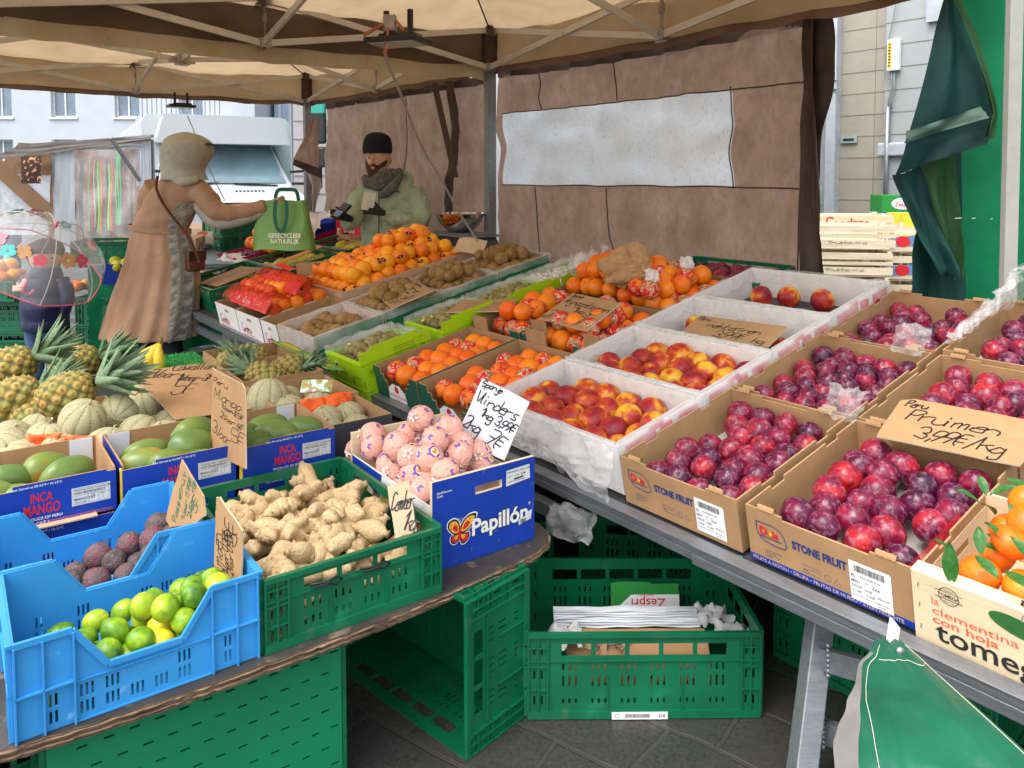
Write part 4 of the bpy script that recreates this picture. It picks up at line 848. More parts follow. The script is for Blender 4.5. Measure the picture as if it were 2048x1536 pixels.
# ---- nectarine boxes wrapped in film
redw = mat('white_and_red_carton', (.78, .74, .72), .6, stops=[(.49, (.74, .72, .70)), (.53, (.68, .07, .08))], vs=5.5)
wcart = mat('white_carton', (.74, .72, .70), .6, .04, 10)
NB = [(0, .02, .385, 'open nectarine box wrapped in clear film at the table edge'), (1, .415, .385, 'open nectarine box second from the table edge'), (2, .81, .385, 'film wrapped box holding the nektarinen board'), (3, 1.205, .44, 'film wrapped nectarine box at the back with three fruits left')]
for i, t, D, lb in NB:
    Lx = .655; M = T(1.105, t, -BH+.004*i)
    b = tray('nectarine_box', lb, M, Lx, D, BH+.01, out=wcart, inn=wcart, group='film wrapped nectarine boxes', tabs=False, side=[(.13, .2, BH-.01, BH+.011)])
    H_ = BH+.01
    for a, b_ in ((.03, D*.42), (D*.48, D*.62), (D*.7, D-.02)):
        for xx in (-.003, Lx+.0005): m_ = MB(); m_.box((xx, a, H_*.14), (xx+.0025, b_, H_*.93)); m_.build('red_band', flat('carton_red', (.60, .03, .05)), b)
    m_ = MB(); m_.box((Lx-.007, .01, H_-.022), (Lx-.0055, D-.01, H_-.003)); m_.box((.0055, .01, H_-.022), (.007, D-.01, H_-.003)); m_.build('inner_red_band', flat('carton_red', (.68, .05, .07)), b)
    inner = MB()
    inner.grid(60, 4, lambda u, v: V((.012+(Lx-.024)*u, .012+.004*noise.noise(V((u*20, v*3, i))), .03+(H_-.025)*v))); inner.grid(60, 4, lambda u, v: V((.012+(Lx-.024)*u, D-.012-.02*(1-v)+.006*noise.noise(V((u*24, v*3, i+5))), .02+(H_-.012)*v)))
    inner.grid(30, 4, lambda u, v: V((.012, .012+(D-.024)*u, .03+(H_-.02)*v))); inner.grid(30, 4, lambda u, v: V((Lx-.012, .012+(D-.024)*u, .03+(H_-.02)*v))); inner.build('paper_liner', plastw, b, None, True)
    liner(b, Lx, D, H_, out_drop=.13 if i == 0 else .05, in_drop=.05, seed=i+1, amp=.011, name='film_wrap', sides='fblr', flare=.02)
    m2 = MB(); m2.box((.014, .014, .028), (Lx-.014, D-.014, .034)); m2.build('cell_tray', mat('black_cell_tray', (.03, .03, .04), .35, bump=.6, bs=24), b)
    lab = ('nectarine in the film wrapped box at the table edge', 'nectarine in the second film wrapped box from the edge', 'nectarine beneath the nektarinen board', 'one of the few nectarines left in the back box')[i]
    if i < 2: 
        r = random.Random(40+i); nx, ny = (6, 4); cn = {}
        for a in range(nx):
            for c in range(ny):
                if (i == 0 and a in (0, 5) and c == 3) or (i == 1 and a == 0 and c != 1): continue
                x = .06+(Lx-.12)*(a+.5*(c % 2)*.4)/(nx-.8)+r.uniform(-.006, .006); y = .065+(D-.13)*c/(ny-1)+r.uniform(-.008, .008); k = .104*r.uniform(.92, 1.06)
                one(NE[r.randrange(3)], M @ Tr(x, y, .088+r.uniform(-.006, .010)) @ rotr(r) @ Sc(k, k, k), 'nectarine', ('nectarine in the table edge box', 'nectarine in the second nectarine box')[i]+where(c, cn.setdefault(c, 0), 0, 1), 'nectarine', 'nectarines '+('at the table edge', 'in the second box')[i]); cn[c] += 1
    elif i == 2:
        for (x, y, k) in ((.09, .27, .085), (.05, .1, .08), (.60, .12, .09), (.56, .2, .09), (.36, .3, .085)): one(NE[i % 3], M @ Tr(x, y, .075) @ rotr(rnd) @ Sc(k, k, k), 'nectarine', lab, 'nectarine', 'nectarines under the board')
    else:
        for q, (px, py) in enumerate(((1522, 594), (1578, 595), (1645, 601))):
            p = TPx(px, py, -.04); k = .10; one(NE[q], Matrix.Translation(p) @ rotr(rnd) @ Sc(k, k, k), 'nectarine', ('leftmost of three nectarines left in the back box', 'middle of three nectarines left in the back box', 'yellow rightmost nectarine left in the back box')[q], 'nectarine', 'nectarines left in the back box')
# loose bulging film below the front corner of the first nectarine box
fm = MB(); M0 = T(1.105, .02, -BH)
fm.grid(60, 40, lambda u, v: M0 @ V((.03+.63*u+.02*noise.noise(V((u*9, v*9, 0))), -.012-.055*math.sin(PI*v)*(.45+.55*u)+.030*noise.noise(V((u*8, v*5, 2)))+.014*noise.noise(V((u*22, v*14, 3))), BH+.008-(.10+.13*u*u*1.0)*v+.010*noise.noise(V((u*18, v*9, 7))))))
tag(fm.build('plastic_film', mat('milky_crinkled_film', (.88, .87, .88), .12, .03, 10, .45, 7, trans=.3, alpha=.46, spec=1), None, None, True), 'bulging crumpled clear film hanging from the front nectarine box', 'plastic film')
tag(crumple(plast, .16, .10, .05, 'plastic_film', M=Matrix.Translation(Pd(1090, 1070, 2.35)) @ Rz(-30) @ Rx(50), seed=3, n=20), 'dark hanging scrap of film below the bulging film', 'plastic film')

# ---- green and kraft blood orange boxes
gcar = mat('dark_green_carton', (.012, .085, .05), .5, .12, 8)
for i, (s, t, Lx, D, w, lb) in enumerate(((1.93, .0, .36, .53, -.02, 'dark green carton of wrapped oranges beside the lime green kiwi boxes'), (1.555, .0, .42, .53, -.02, 'dark green carton of wrapped oranges beside the nectarines'),
        (1.93, .55, .36, .5, .0, 'kraft lined orange carton second row left'), (1.555, .55, .42, .5, .0, 'kraft lined orange carton second row right'), (1.93, 1.06, .8, .5, -.0, 'wide kraft carton of oranges heaped at the back'))):
    M = T(s, t, -BH+w); H_ = BH-.005
    b = tray('orange_box', lb, M, Lx, D, H_, out=gcar, inn=card, group='green cartons of blood oranges', tabs=False,
             front=[(Lx*.28, Lx*.72, H_*.42, H_+.001), (Lx*.22, Lx*.78, H_*.62, H_+.001), (Lx*.16, Lx*.84, H_*.8, H_+.001)] if i < 2 else [(Lx*.3, Lx*.8, H_*.6, H_+.001)])
    if i < 2:
        d = MB(); x0 = Lx*.5; d.poly([(x0-.075, .01), (x0+.075, .01), (x0+.07, .055), (x0+.03, .085), (x0-.03, .085), (x0-.07, .06)], .001, mi=0); d.ribbon([(x0-.075, .01), (x0+.075, .01), (x0+.07, .055), (x0+.03, .085), (x0-.03, .085), (x0-.07, .06)], .002, .0012, mi=3, closed=True)
        d.poly([(x0+.017*math.cos(k*.5), .062+.017*math.sin(k*.5)) for k in range(13)], .0014, mi=1); d.ribbon([(x0, .078), (x0-.01, .098), (x0+.004, .088), (x0+.016, .104)], .003, .0014, mi=2)
        put_text(d, 'Arancia Rossa', x0, .026, .021, .0014, 1, align='c', bold=.01, width=.13); put_text(d, 'SICILIA', x0, .014, .010, .0014, 3, align='c'); d.build('printing', [white, redp, flat('leaf_print', (.03, .14, .03)), gcar], b, FRONT)
    mix = OR2+WR if i in (0, 2, 3) else OR2+WR+WR[:1]
    labs = {'orange': 'bare orange in '+('carton beside the kiwis', 'carton beside the nectarines', 'second left carton', 'second right carton', 'heap at the back')[i]}
    labs['wrapped'] = labs['orange'].replace('bare orange', 'tissue wrapped orange')
    fill(M, .01, Lx-.01, .015, D-.01, .052 if i < 4 else .055, .094, mix if i < 4 else OR2+OR2+WR[:1], {'orange': 'orange', 'wrapped': 'wrapped_orange'}, labs, 'orange', labs['orange'].replace('bare orange', 'oranges'), layers=1 if i < 2 else 2, seed=60+i, jit=.10, sp=.96, hill=(lambda u, v: .08*math.exp(-((u-.35)**2)*7)*math.sin(PI*min(1, v*.9+.1))) if i == 4 else None)
for k, (px, py, w) in enumerate(((955, 655, .03), (1160, 600, .03), (1190, 700, .03))):
    p = TPx(px, py, -.06)
for k, (s, t, wd) in enumerate(((1.90, .535, .11), (1.50, .535, .13), (1.56, .62, .10), (1.2, .60, .09))): m_ = MB(); M = T(s, t, -.05); m_.sheet([(0, wd, 0, .085)], [], .005, M); tag(m_.build('carton_flap', card), ('torn kraft flap standing left between the orange cartons', 'torn kraft flap standing in the middle between the orange cartons', 'torn kraft flap below the wijnappelsienen board', 'torn kraft flap right of the orange cartons')[k], 'flap')
# crumpled brown paper on the heap
def crum(th, ph):
    p = V((math.sin(ph)*math.cos(th), math.sin(ph)*math.sin(th), -math.cos(ph))); r_ = .5*(1+.7*(abs(noise.noise(p*1.3+V((3, 1, 2))))-.2)+.28*(abs(noise.noise(p*2.9))-.15)+.04*noise.noise(p*7))
    t = max(0, p.z); r_ *= 1+.45*t*t*(1+math.sin(th*2+1)); return (p.x*r_*1.25, p.y*r_, p.z*r_*1.05)
pbm = ball(crum, 26, 16).build('paper_bag', mat('brown_kraft_paper', (.42, .25, .11), .8, .2, 6, .4, 16), None, Matrix.Translation(TPx(1256, 548, .10)) @ Rx(-10) @ Sc(.165, .12, .125), False); tag(pbm, 'crumpled brown paper on top of the orange heap', 'paper')
for k, (px, py, d_) in enumerate(((1318, 548, 0), (1370, 553, .02), (1300, 580, 0), (1275, 575, .0))):
    p = TPx(px, py, .06); z = .09; one(WR[k % 2], Matrix.Translation(p) @ rotr(rnd) @ Sc(z, z, z), 'wrapped_orange', ('red wrapped orange behind the crumpled paper', 'red wrapped orange standing by the back green crate', 'red wrapped orange in the middle of the heap', 'red wrapped orange low on the heap')[k], 'orange')
    if k in (1, 2): tag(crumple(plastw, .06, .06, .04, 'tissue', M=Matrix.Translation(p+V((-.02, 0, .035))) @ Rx(60), seed=k, n=12), ('', 'white tissue twist on the orange by the back green crate', 'white tissue twist in the orange heap')[k], 'tissue')
green_crate('green plastic crate of pale fruit at the back of the table behind the orange heap', T(1.68, 1.62, -.17), .62, .3, .13, group='green plastic crates on the tables')
fill(T(1.66, 1.64, -.15), .02, .58, .03, .26, .03, .08, PL, 'plum', 'pink plum in the back green crate', 'plum', 'plums in the back green crate', seed=4)

# ---- lime green kiwi boxes
lg = mat('lime_green_carton', (.36, .60, .005), .45, .04, 8)
def scribble(mb, x, y, s, mi=0):
    P = [(0, .3), (.5, .32), (.25, .3), (.22, 0), (.5, .1), (.6, .35), (.75, .1), (.62, .0), (.9, .3), (1.0, .6), (.8, .75), (.7, .5), (1.0, .45), (1.2, .7), (1.4, .55), (1.2, .4), (1.1, .1), (1.3, .3), (1.5, .05), (1.6, .4), (1.7, .1), (1.95, .45)]
    mb.ribbon(smooth([(x+a*s, y+b*s) for a, b in P]), .0022*s/.05, .0012, mi=mi)
for i, t in enumerate((-.05, .39, .78, 1.16)):
    for k in range(2 if i == 0 else 1):
        Lx, D, H_ = .36, .37, .115; w = -.02-.118*k
        M = T(2.31-.02*k, t, -H_+w)
        lb = [['lime green printed kiwi box at the table edge, upper of two', 'lime green printed kiwi box at the table edge, lower of two'][k], 'lime green kiwi box second row', 'lime green kiwi box third row under the flat sign', 'lime green kiwi box at the back with crumpled paper'][i if i == 0 else i] if i else ['lime green printed kiwi box at the table edge, upper of two', 'lime green printed kiwi box at the table edge, lower of two'][k]
        b = tray('kiwi_box', lb, M, Lx, D, H_, out=lg, inn=flat('lime_inside', (.33, .55, .02)), group='lime green kiwi boxes', tabs=False, sh=1.0)
        m_ = MB(); m_.box((-.002, -.004, H_), (Lx+.002, .022, H_+.004)); m_.sheet([(.0, D, 0, .06), (.06, D-.06, .0, .075)], [], .004, Tr(Lx, 0, H_-.005) @ Rz(90)); m_.build('folded_rim', lg, b)
        d = MB(); scribble(d, Lx*.36, H_*.36, .042); put_text(d, 'GOLDEN FRUIT', .012, H_*.42, .010, .0012, bold=.0); put_text(d, 'GOLDEN FRUIT', Lx*.76, H_*.42, .010, .0012)
        for x in (Lx*.24, Lx*.72): d.ribbon([(x+.004, H_*.14), (x, H_*.30), (x+.006, H_*.42)], .006, .0012)
        d.build('printing', blackp, b, FRONT); lb_ = MB(); lb_.box((0, 0, 0), (.028, .045, .0008)); o = lb_.build('label', white, b, FRONT @ Tr(.09, H_*.42, .0006) @ Rz(-4)); p = MB(); bars(p, .004, .025, .008, .04, .0014, k=1.3); p.build('print', blackp, o)
        d = MB(); scribble(d, .03, H_*.62, .045); d.build('side_emblem', mat('dark_olive_print', (.10, .14, .01), .6), b, Tr(Lx+.0045, 0, -.003) @ Rz(90) @ FRONT); d = MB()
        for q in range(4): put_text(d, 'TOPORKIWI WITH LOVE', .17, H_*1.25-q*.013, .010, .0012)
        put_text(d, 'CLASS 1', .30, H_*1.30, .012, .0012); d.ribbon([(.30, H_*.92), (.355, H_*.92), (.355, H_*1.18), (.30, H_*1.18)], .001, .0012, closed=True); put_text(d, '3kg', .308, H_*.98, .018, .0012)
        d.build('side_printing', mat('dark_olive_print', (.10, .14, .01), .6), b, Tr(Lx+.0045, 0, -.003) @ Rz(90) @ FRONT)
        if k == 0:
            lab = ('small kiwi in the first lime green box', 'small kiwi in the second lime green box', 'small kiwi in the third lime green box', 'small kiwi in the back lime green box')[i]
            fill(M, .012, Lx-.012, .012, D-.012, .045, .050, KS, 'small_kiwi', lab, 'kiwi', lab.replace('small kiwi', 'small kiwis'), layers=2 if i < 3 else 1, seed=80+i, skip=.05, hill=lambda u, v: .015*math.sin(PI*v))
            st = MB(); r = random.Random(i)
            liner(b, Lx, D, H_, out_drop=.01, in_drop=.05, seed=20+i, amp=.01, name='film_lining', sides='lb', lift=.03)
pm = crumple(plastw, .32, .30, .035, 'tissue', M=T(2.30, 1.18, -.035), seed=15, n=30, rough=22); tag(pm, 'crumpled white tissue covering the back lime green box', 'tissue')
tag(crumple(plast, .22, .25, .12, 'plastic_film', M=T(2.02, 1.2, -.02) @ Ry(-25), seed=16, n=20), 'clear film standing up between the lime box and the orange heap', 'plastic film')
ys = flat('yellow_sticker', (.85, .6, .02)); r = random.Random(5)
for i, t in enumerate((-.05, .39, .78)):
    for k in range(7):
        m_ = MB(); m_.poly([(.011*math.cos(a*.6), .008*math.sin(a*.6)) for a in range(11)], 0); x, y = r.uniform(.05, .31), r.uniform(.04, .32)
        tag(m_.build('fruit_sticker', ys, None, T(2.31, t, -.02) @ Tr(x, y, .004+.012*math.sin(PI*y/.37)) @ Rx(r.uniform(20, 60)) @ Ry(r.uniform(-30, 30))), 'small yellow oval sticker on the kiwis of row '+('one', 'two', 'three')[i], 'sticker', 'yellow kiwi stickers')

# ---- big kiwis in green cartons under film
gcar2 = mat('bottle_green_carton', (.015, .17, .07), .5, .1, 8)
KB = [(0, -.01, .39, 'film lined kiwi carton with beige front at the table edge'), (1, .39, .38, 'film lined kiwi carton under the green kiwi price board'), (2, .78, .38, 'film lined kiwi carton in the third row'), (3, 1.17, .40, 'film lined kiwi carton at the back before the scales')]
for i, t, D, lb in KB:
    Lx = .47; M = T(2.99, t, -BH); b = tray('kiwi_carton', lb, M, Lx, D, BH, out=gcar2, inn=cardl, group='green cartons of large kiwis', tabs=False)
    if i == 0: m_ = MB(); m_.box((-.002, -.006, -.03), (Lx+.002, -.0005, BH)); m_.build('beige_front', mat('beige_board', (.50, .40, .32), .85, .05, 8), b)
    liner(b, Lx, D, BH, out_drop=.07 if i == 0 else .035, in_drop=.05, seed=30+i, amp=.009, name='film_lining', flare=.01)
    lab = ('large kiwi in the table edge carton', 'large kiwi below the kiwi price board', 'large kiwi in the third kiwi carton', 'large kiwi in the carton before the scales')[i]
    fill(M, .02, Lx-.02, .02, D-.02, .065, .080, KI, 'kiwi', lab, 'kiwi', lab.replace('large kiwi', 'large kiwis'), layers=1 if i == 0 else 2, seed=100+i, skip=.08 if i else .3, hill=(lambda u, v: .03*math.sin(PI*u)) if i else None)

# ---- white printed orange boxes with netted oranges on top
def cordero(mb, x, y, s, mi=0): hand(mb, 'Cordero', x, y, s, s*3.0, s*.13, .1, 0, mi, .0012)
for i, (s, Lx) in enumerate(((4.06, .39), (3.66, .40), (3.24, .235))):
    M = T(s, -.02, -BH-.02); b = tray('white_fruit_box', ('white printed orange box, farthest of three beside the green crates', 'white printed orange box, middle of three', 'narrow white printed orange box, nearest of three, beside the kiwis')[i], M, Lx, .44, BH+.015, out=mat('white_red_box', (.78, .76, .72), .55, .04, 6), inn=card, group='white boxes of netted oranges', tabs=False)
    d = MB(); cordero(d, Lx*.16, .035, .05); d.ribbon([(Lx*.15, .02), (Lx*.6, .024), (Lx*.85, .012), (Lx*.6, .004)], .004, .0012)
    d.box((Lx*.45, .115, .0006), (Lx*.62, .132, .0009), mi=1)
    for q in range(6): put_text(d, 'Naranjas', Lx*.7, .12-q*.01, .007, .0012, 2)
    d.build('printing', [flat('dark_red_print', (.42, .01, .04)), card, mat('grey_print', (.3, .3, .3), .5)], b, FRONT)
netm = mat('red_orange_net', (.75, .06, .01), .45, stops=[(.45, (.78, .13, .01)), (.55, (.65, .015, .01))], vs=9, bump=.6, bs=30)
NT = [m_orange(netm, 3), m_orange(peel2, 4)]
MC = T(4.02, .0, 0); lab = 'orange inside a red net bag on the white boxes'
fill(MC, .02, .80, .03, .42, -.03, .084, NT, 'netted_orange', 'orange in the lower red nets', 'orange', 'oranges in red nets', layers=1, seed=7, jit=.05)
fill(MC, .05, .60, .12, .42, .03, .084, NT, 'netted_orange', 'orange in the upper red nets', 'orange', 'oranges in red nets', layers=1, seed=9, jit=.05)
for k, (y0, dz) in enumerate(((.0, .0), (.20, .05))):
    nb = thing('net_bag', ('red net bag of oranges with printed red band, the front one', 'red net bag of oranges lying behind the front one')[k], 'net bag', MC @ Tr(.02, .02+y0, .0+dz))
    m_ = MB(); m_.grid(46, 18, lambda u, v: V((.78*u, .20*v-.01, .075*math.sin(PI*min(1, .12+v*.8))*(1+.3*abs(math.sin(u*9*PI/2)))+.012*noise.noise(V((u*20, v*8, k)))))); m_.build('net', mat('sheer_red_net', (.72, .03, .008), .3, alpha=.45, bump=.5, bs=40), nb, None, True)
    m_ = MB(); bd = lambda u, v: V((.16+.62*u, -.012+.06*v, .022+.052*v+.006*noise.noise(V((u*14, v, k))))); m_.grid(40, 5, bd); o = m_.build('band', flat('glossy_red_band', (.68, .01, .012), .3), nb, None, True)
    if k == 0:
        d = MB(); cordero(d, .22, .022, .036); d.poly([(.12+.018*math.cos(a*.5), .038+.016*math.sin(a*.5)) for a in range(13)], .0006); d.ribbon([(.44, .03), (.46, .05), (.48, .03), (.49, .055)], .006, .001, mi=1); d.build('print', [white, yellowp], o, Tr(.17, -.018, .026) @ Rx(42))
    if k == 1: m_ = MB(); m_.grid(20, 4, lambda u, v: V((.1+.4*u, .1+.05*v+.03*u, .105+.01*math.sin(u*7)))); m_.build('strap', flat('glossy_red_band', (.68, .01, .012)), nb, None, True)

# ---- big orange heap in an open wooden tray
MW = T(3.94, .47, -.15); wt = thing('wooden_crate', 'long pale wood crate under the big heap of oranges', 'fruit crate', MW)
for (a, b_) in (((0, 0, .09), (.76, .008, .165)), ((0, 0, 0), (.76, .008, .07)), ((0, 1.0, 0), (.76, 1.008, .16)), ((0, .008, 0), (.008, 1.0, .16)), ((.752, .008, 0), (.76, 1.0, .16)), ((.0, .5, 0), (.76, .508, .15))):
    m_ = MB(); m_.box(a, b_); m_.build('slat', mat('reddish_box_wood', (.62, .38, .26), .7, .1, 5), wt)
m_ = MB(); m_.sheet([(0, .5, 0, .13)], [], .004); m_.build('raised_flap', card, wt, Tr(.02, .03, .13) @ Rz(38) @ Rx(-10))
fill(MW, .02, .74, .03, .98, .07, .104, ORG, 'orange', 'large orange low in the big heap', 'orange', 'large oranges of the big heap', layers=2, seed=21, jit=.07, sp=.96,
     hill=lambda u, v: .03*math.sin(PI*v))
fill(MW @ Tr(0, 0, .125), .22, .62, .40, .90, .07, .104, ORG, 'orange', 'large orange topping the big heap', 'orange', 'large oranges of the big heap', layers=2, seed=22, jit=.07, sp=.96)
stk = MB()
ro = random.Random(4); bo = [o for o in C.objects if o.get('group') == 'large oranges of the big heap']; stm = [flat('black_sticker', (.015, .012, .01)), flat('sticker_red', (.75, .25, .1))]
for o in bo:
    if ro.random() < .30:
        c = o.matrix_world.translation; s_ = .052*1.0; d_ = ((EY-c).normalized()+V((ro.uniform(-.5, .5), ro.uniform(-.3, .3), ro.uniform(-.1, .7)))).normalized(); m_ = MB(); Mq = d_.to_track_quat('Z', 'Y').to_matrix().to_4x4() @ Rz(ro.uniform(0, 180))
        m_.poly([(.022*math.cos(a*.5236), .011*math.sin(a*.5236)) for a in range(12)], s_+.0025, Mq); m_.poly([(.006*math.cos(a*1.05), .006*math.sin(a*1.05)) for a in range(6)], s_+.0035, Mq, 1)
        q = m_.build('sticker', stm, o); q.matrix_parent_inverse = o.matrix_world.inverted(); q.matrix_basis = Matrix.Translation(c)
# kitchen scale with steel bowl behind the heap
scl = thing('scale', 'grey shop scale with a flat steel plate behind the kiwis', 'scale', SM(3.86, 1.50, .90))
m_ = MB(); m_.prism([(-.02, 0), (.62, 0), (.50, .12), (.10, .12)], -.25, 0); m_.build('housing', mat('charcoal_plastic', (.05, .055, .06), .45, .1, 9), scl, Rx(90))
m_ = MB(); m_.box((.02, -.02, .125), (.52, .27, .14)); m_.box((.04, .0, .142), (.5, .25, .15)); m_.build('plate', alu, scl, None, bevel=.002)
steel = mat('polished_steel', (.62, .60, .56), .12, .05, 3, metal=1.0, over=((.3, .25, .18), 4, .55, .1, .5))
bw_ = MB(); bw_.grid(36, 12, lambda u, v: V((.185*math.sin(v*1.35)/math.sin(1.35)*math.cos(u*2*PI), .185*math.sin(v*1.35)/math.sin(1.35)*math.sin(u*2*PI), .155*(1-math.cos(v*1.35))/(1-math.cos(1.35)))), cu=True)
bw_.grid(36, 2, lambda u, v: V(((.185+.014*v)*math.cos(u*2*PI), (.185+.014*v)*math.sin(u*2*PI), .155-.004*v)), cu=True)
tag(bw_.build('steel_bowl', steel, None, Matrix.Translation(Pd(921, 468, 5.72)) , True), 'polished steel weighing bowl standing on the scale', 'bowl')

# ---- green crates at the far end
for i, (s, t, Hh) in enumerate(((5.12, .06, .20), (5.12, .585, .20), (5.12, 1.11, .20))):
    M = T(s, t, -.15+.0); green_crate(('green crate of pears at the table corner behind the woman', 'middle green crate of pears in the far row', 'green crate of pears nearest the vendor')[i], M, .76, .50, .165, 'green plastic crates on the tables', labelled=False)
    fill(M, .02, .74, .02, .48, .03, .085, PE, 'pear', ('pear in the table corner crate', 'pear in the middle far crate', 'pear in the crate nearest the vendor')[i], 'pear', ('pears at the corner', 'pears in the middle crate', 'pears near the vendor')[i], seed=i+50, skip=.2)
green_crate('lower green crate under the corner pear crate with a white tag', T(5.11, .065, -.30), .74, .49, .145, 'green plastic crates on the tables', labelled=True)
m_ = MB(); m_.box((0, 0, 0), (.5, .34, .005)); tag(m_.build('cardboard_sheet', card, None, T(4.9, .12, -.02) @ Rx(6) @ Ry(-4)), 'loose cardboard sheet over the corner pear crate', 'cardboard')
m_ = MB(); m_.box((0, 0, 0), (.1, .34, .004)); tag(m_.build('cardboard_sheet', flat('orange_card', (.7, .22, .03)), None, T(4.75, .70, .0) @ Rx(6)), 'narrow orange card lying on the middle pear crate', 'cardboard')
# left of the far row
ML = T(5.9, .35, -.13)
b = tray('purple_fruit_box', 'magenta printed fruit box behind the woman', T(5.95, .6, -.15), .5, .5, .14, out=purplb, inn=purplb); 
b = tray('purple_fruit_box', 'second magenta printed fruit box farther back behind the woman', T(5.95, 1.15, -.15), .5, .5, .16, out=purplb, inn=purplb)
tag(crumple(plastw, .5, .5, .08, 'white_sheet', M=T(5.8, .2, -.06), seed=77, n=20), 'white paper sheet over the box beside the woman', 'paper')
b = tray('cardboard_box', 'kraft box under the white paper beside the woman', T(5.85, .15, -.15), .6, .42, .09, tabs=False)
fill(T(5.75, .75, -.02), .0, .62, .0, .45, .02, .105, ORG, 'orange', 'orange in the heap beside the bag', 'orange', 'oranges of the far heap', seed=55, layers=2, skip=.05)
fill(T(5.95, .6, -.15), .02, .40, .02, .30, .05, .08, PL, 'plum', 'dark fruit in the magenta box', 'plum', 'fruit in the magenta box', seed=59)
tag(crumple(plastw, .35, .3, .1, 'tissue', M=T(5.72, 1.25, -.0) @ Rx(30), seed=78, n=20), 'grey white tissue standing left of the green shopping bag', 'tissue')
for k in range(3): green_crate(('dark green crate lowest in the stack beyond the outstretched arm', 'dark green crate second in the stack beyond the outstretched arm', 'dark green crate topmost in the stack beyond the outstretched arm')[k], SM(6.9, .75, .75+.15*k), .6, .4, .145, 'stack of green crates beyond the arm')
b = tray('blue_fruit_box', 'low blue fruit box beyond the magenta boxes', T(6.3, 1.3, -.05), .6, .4, .1, out=blueb, inn=blueb)
# red box and small wood crate by the vendor
b = tray('red_fruit_box', 'red printed carton behind the shopping bag, left of the vendor', SM(5.35, 1.45, .93), .62, .3, .17, out=flat('red_carton', (.62, .012, .02)), inn=card, tabs=False, front=[(.16, .2, .12, .14)])
d = MB(); hand(d, 'Cordero', .17, .04, .05, .19, .008, .1); d.build('printing', white, b, FRONT)
wc = thing('wooden_crate', 'small wooden crate below the red carton, left of the vendor', 'fruit crate', SM(5.15, 1.36, .86))
for z in (0, .06): m_ = MB(); m_.box((0, 0, z), (.5, .008, z+.045)); m_.build('slat', mat('brown_box_wood', (.42, .22, .11), .7, .1, 5), wc)
m_ = MB(); m_.box((0, .009, 0), (.03, .03, .15)); m_.box((.47, .009, 0), (.5, .03, .15)); m_.build('post', woodc, wc)
d = MB(); put_text(d, 'BEI CATAN', .27, .07, .04, .001, bold=.02, width=.2); d.build('printing', mat('dark_brown_print', (.14, .05, .03), .6), wc, FRONT)
# green shopping bag
bgm = mat('green_woven_bag', (.16, .33, .07), .38, .08, 5, .35, 9); sb = thing('shopping_bag', 'green recycled shopping bag with dark handles standing on the crates', 'shopping bag', Matrix.Translation(Pd(568, 497, 5.55)) @ Rz(-8))
def bagf(u, v):
    th = u*2*PI; c, s_ = math.cos(th), math.sin(th); e = 3.2; rx = .225*(1-.22*v); ry = .10*(1-.65*v)
    return V((rx*math.copysign(abs(c)**(2/e), c), ry*math.copysign(abs(s_)**(2/e), s_), .34*v))+noise.noise_vector(V((c*1.5, s_*1.5, v*2.4)))*.016
m_ = MB(); m_.grid(60, 24, bagf, cu=True); m_.build('bag_body', bgm, sb, None, True)
hm = flat('dark_green_webbing', (.01, .12, .06))
for y in (-.075, .06):
    m_ = MB(); P_ = smooth([(-.005, .35), (-.015, .25), (.0, .16), (.03, .13), (.06, .17), (.075, .25), (.07, .345)] if y < 0 else [(-.09, .33), (-.07, .41), (0, .42), (.07, .41), (.09, .33)]); m_.ribbon(P_, .028); m_.build('handle', hm, sb, Tr(0, y-.035*(y < 0), 0) @ FRONT)
d = MB(); put_text(d, 'GERECYCLEER', -.07, .085, .045, 0, bold=.03, width=.24, shear=.05); put_text(d, 'NATUURLIJK', -.05, .045, .045, 0, bold=.03, width=.21); d.build('lettering', mat('cream_print', (.75, .78, .55), .5), sb, Tr(0, -.112, 0) @ Rz(2) @ Rx(-8) @ FRONT)

# ---- price boards
def tsign(lab, BL, BR, TL, w, lines, **k): a, b_, c = [TPx(x, y, ww) for (x, y), ww in zip((BL, BR, TL), w)]; return sign('price_sign', lab, a, b_, c, lines, **k)
tsign('kraft price board reading pruimen on the plums', (1752, 872), (2050, 932), (1800, 788), (.028, .03, .055), [('Peru', .06, .80, .15, .16, 0), ('Pruimen', .12, .50, .26, .64, -1), ('3,99€/kg', .24, .12, .27, .60, 1)], pen=.0042, size=.20,
      pts=[(0, 0), (.97, -.02), (1.0, .5), (1.0, .96), (.1, 1.02), (0, .93)])
tsign('kraft price board reading nektarinen', (1358, 667), (1536, 694), (1393, 630), (.0, -.005, .02), [('Peru', .03, .78, .17, .14, 0), ('nektarinen', .20, .50, .24, .60, -2), ('3,99€', .35, .10, .28, .35, 0), ('kg', .80, .08, .25, .12, 0)], pen=.0036)
tsign('kraft price board reading wijnappelsienen on the wrapped oranges', (1077, 637), (1172, 662), (1147, 586), (.035, .035, .09), [('Spanje', .06, .88, .10, .22, 0), ('Wynappelsienen', .06, .66, .18, .9, -2), ('1kg 3€', .40, .42, .17, .42, 0), ('2kg > 5€', .02, .10, .26, .80, 0)], pen=.0042)
tsign('flat pale price board on the lime green boxes', (893, 624), (1008, 622), (930, 600), (.03, .03, .035), [('kiwis gold', .3, .6, .22, .5, 0), ('12 voor 2€', .2, .2, .25, .6, 0)], pen=.002, inkm=mat('faded_ink', (.25, .2, .12), .6))
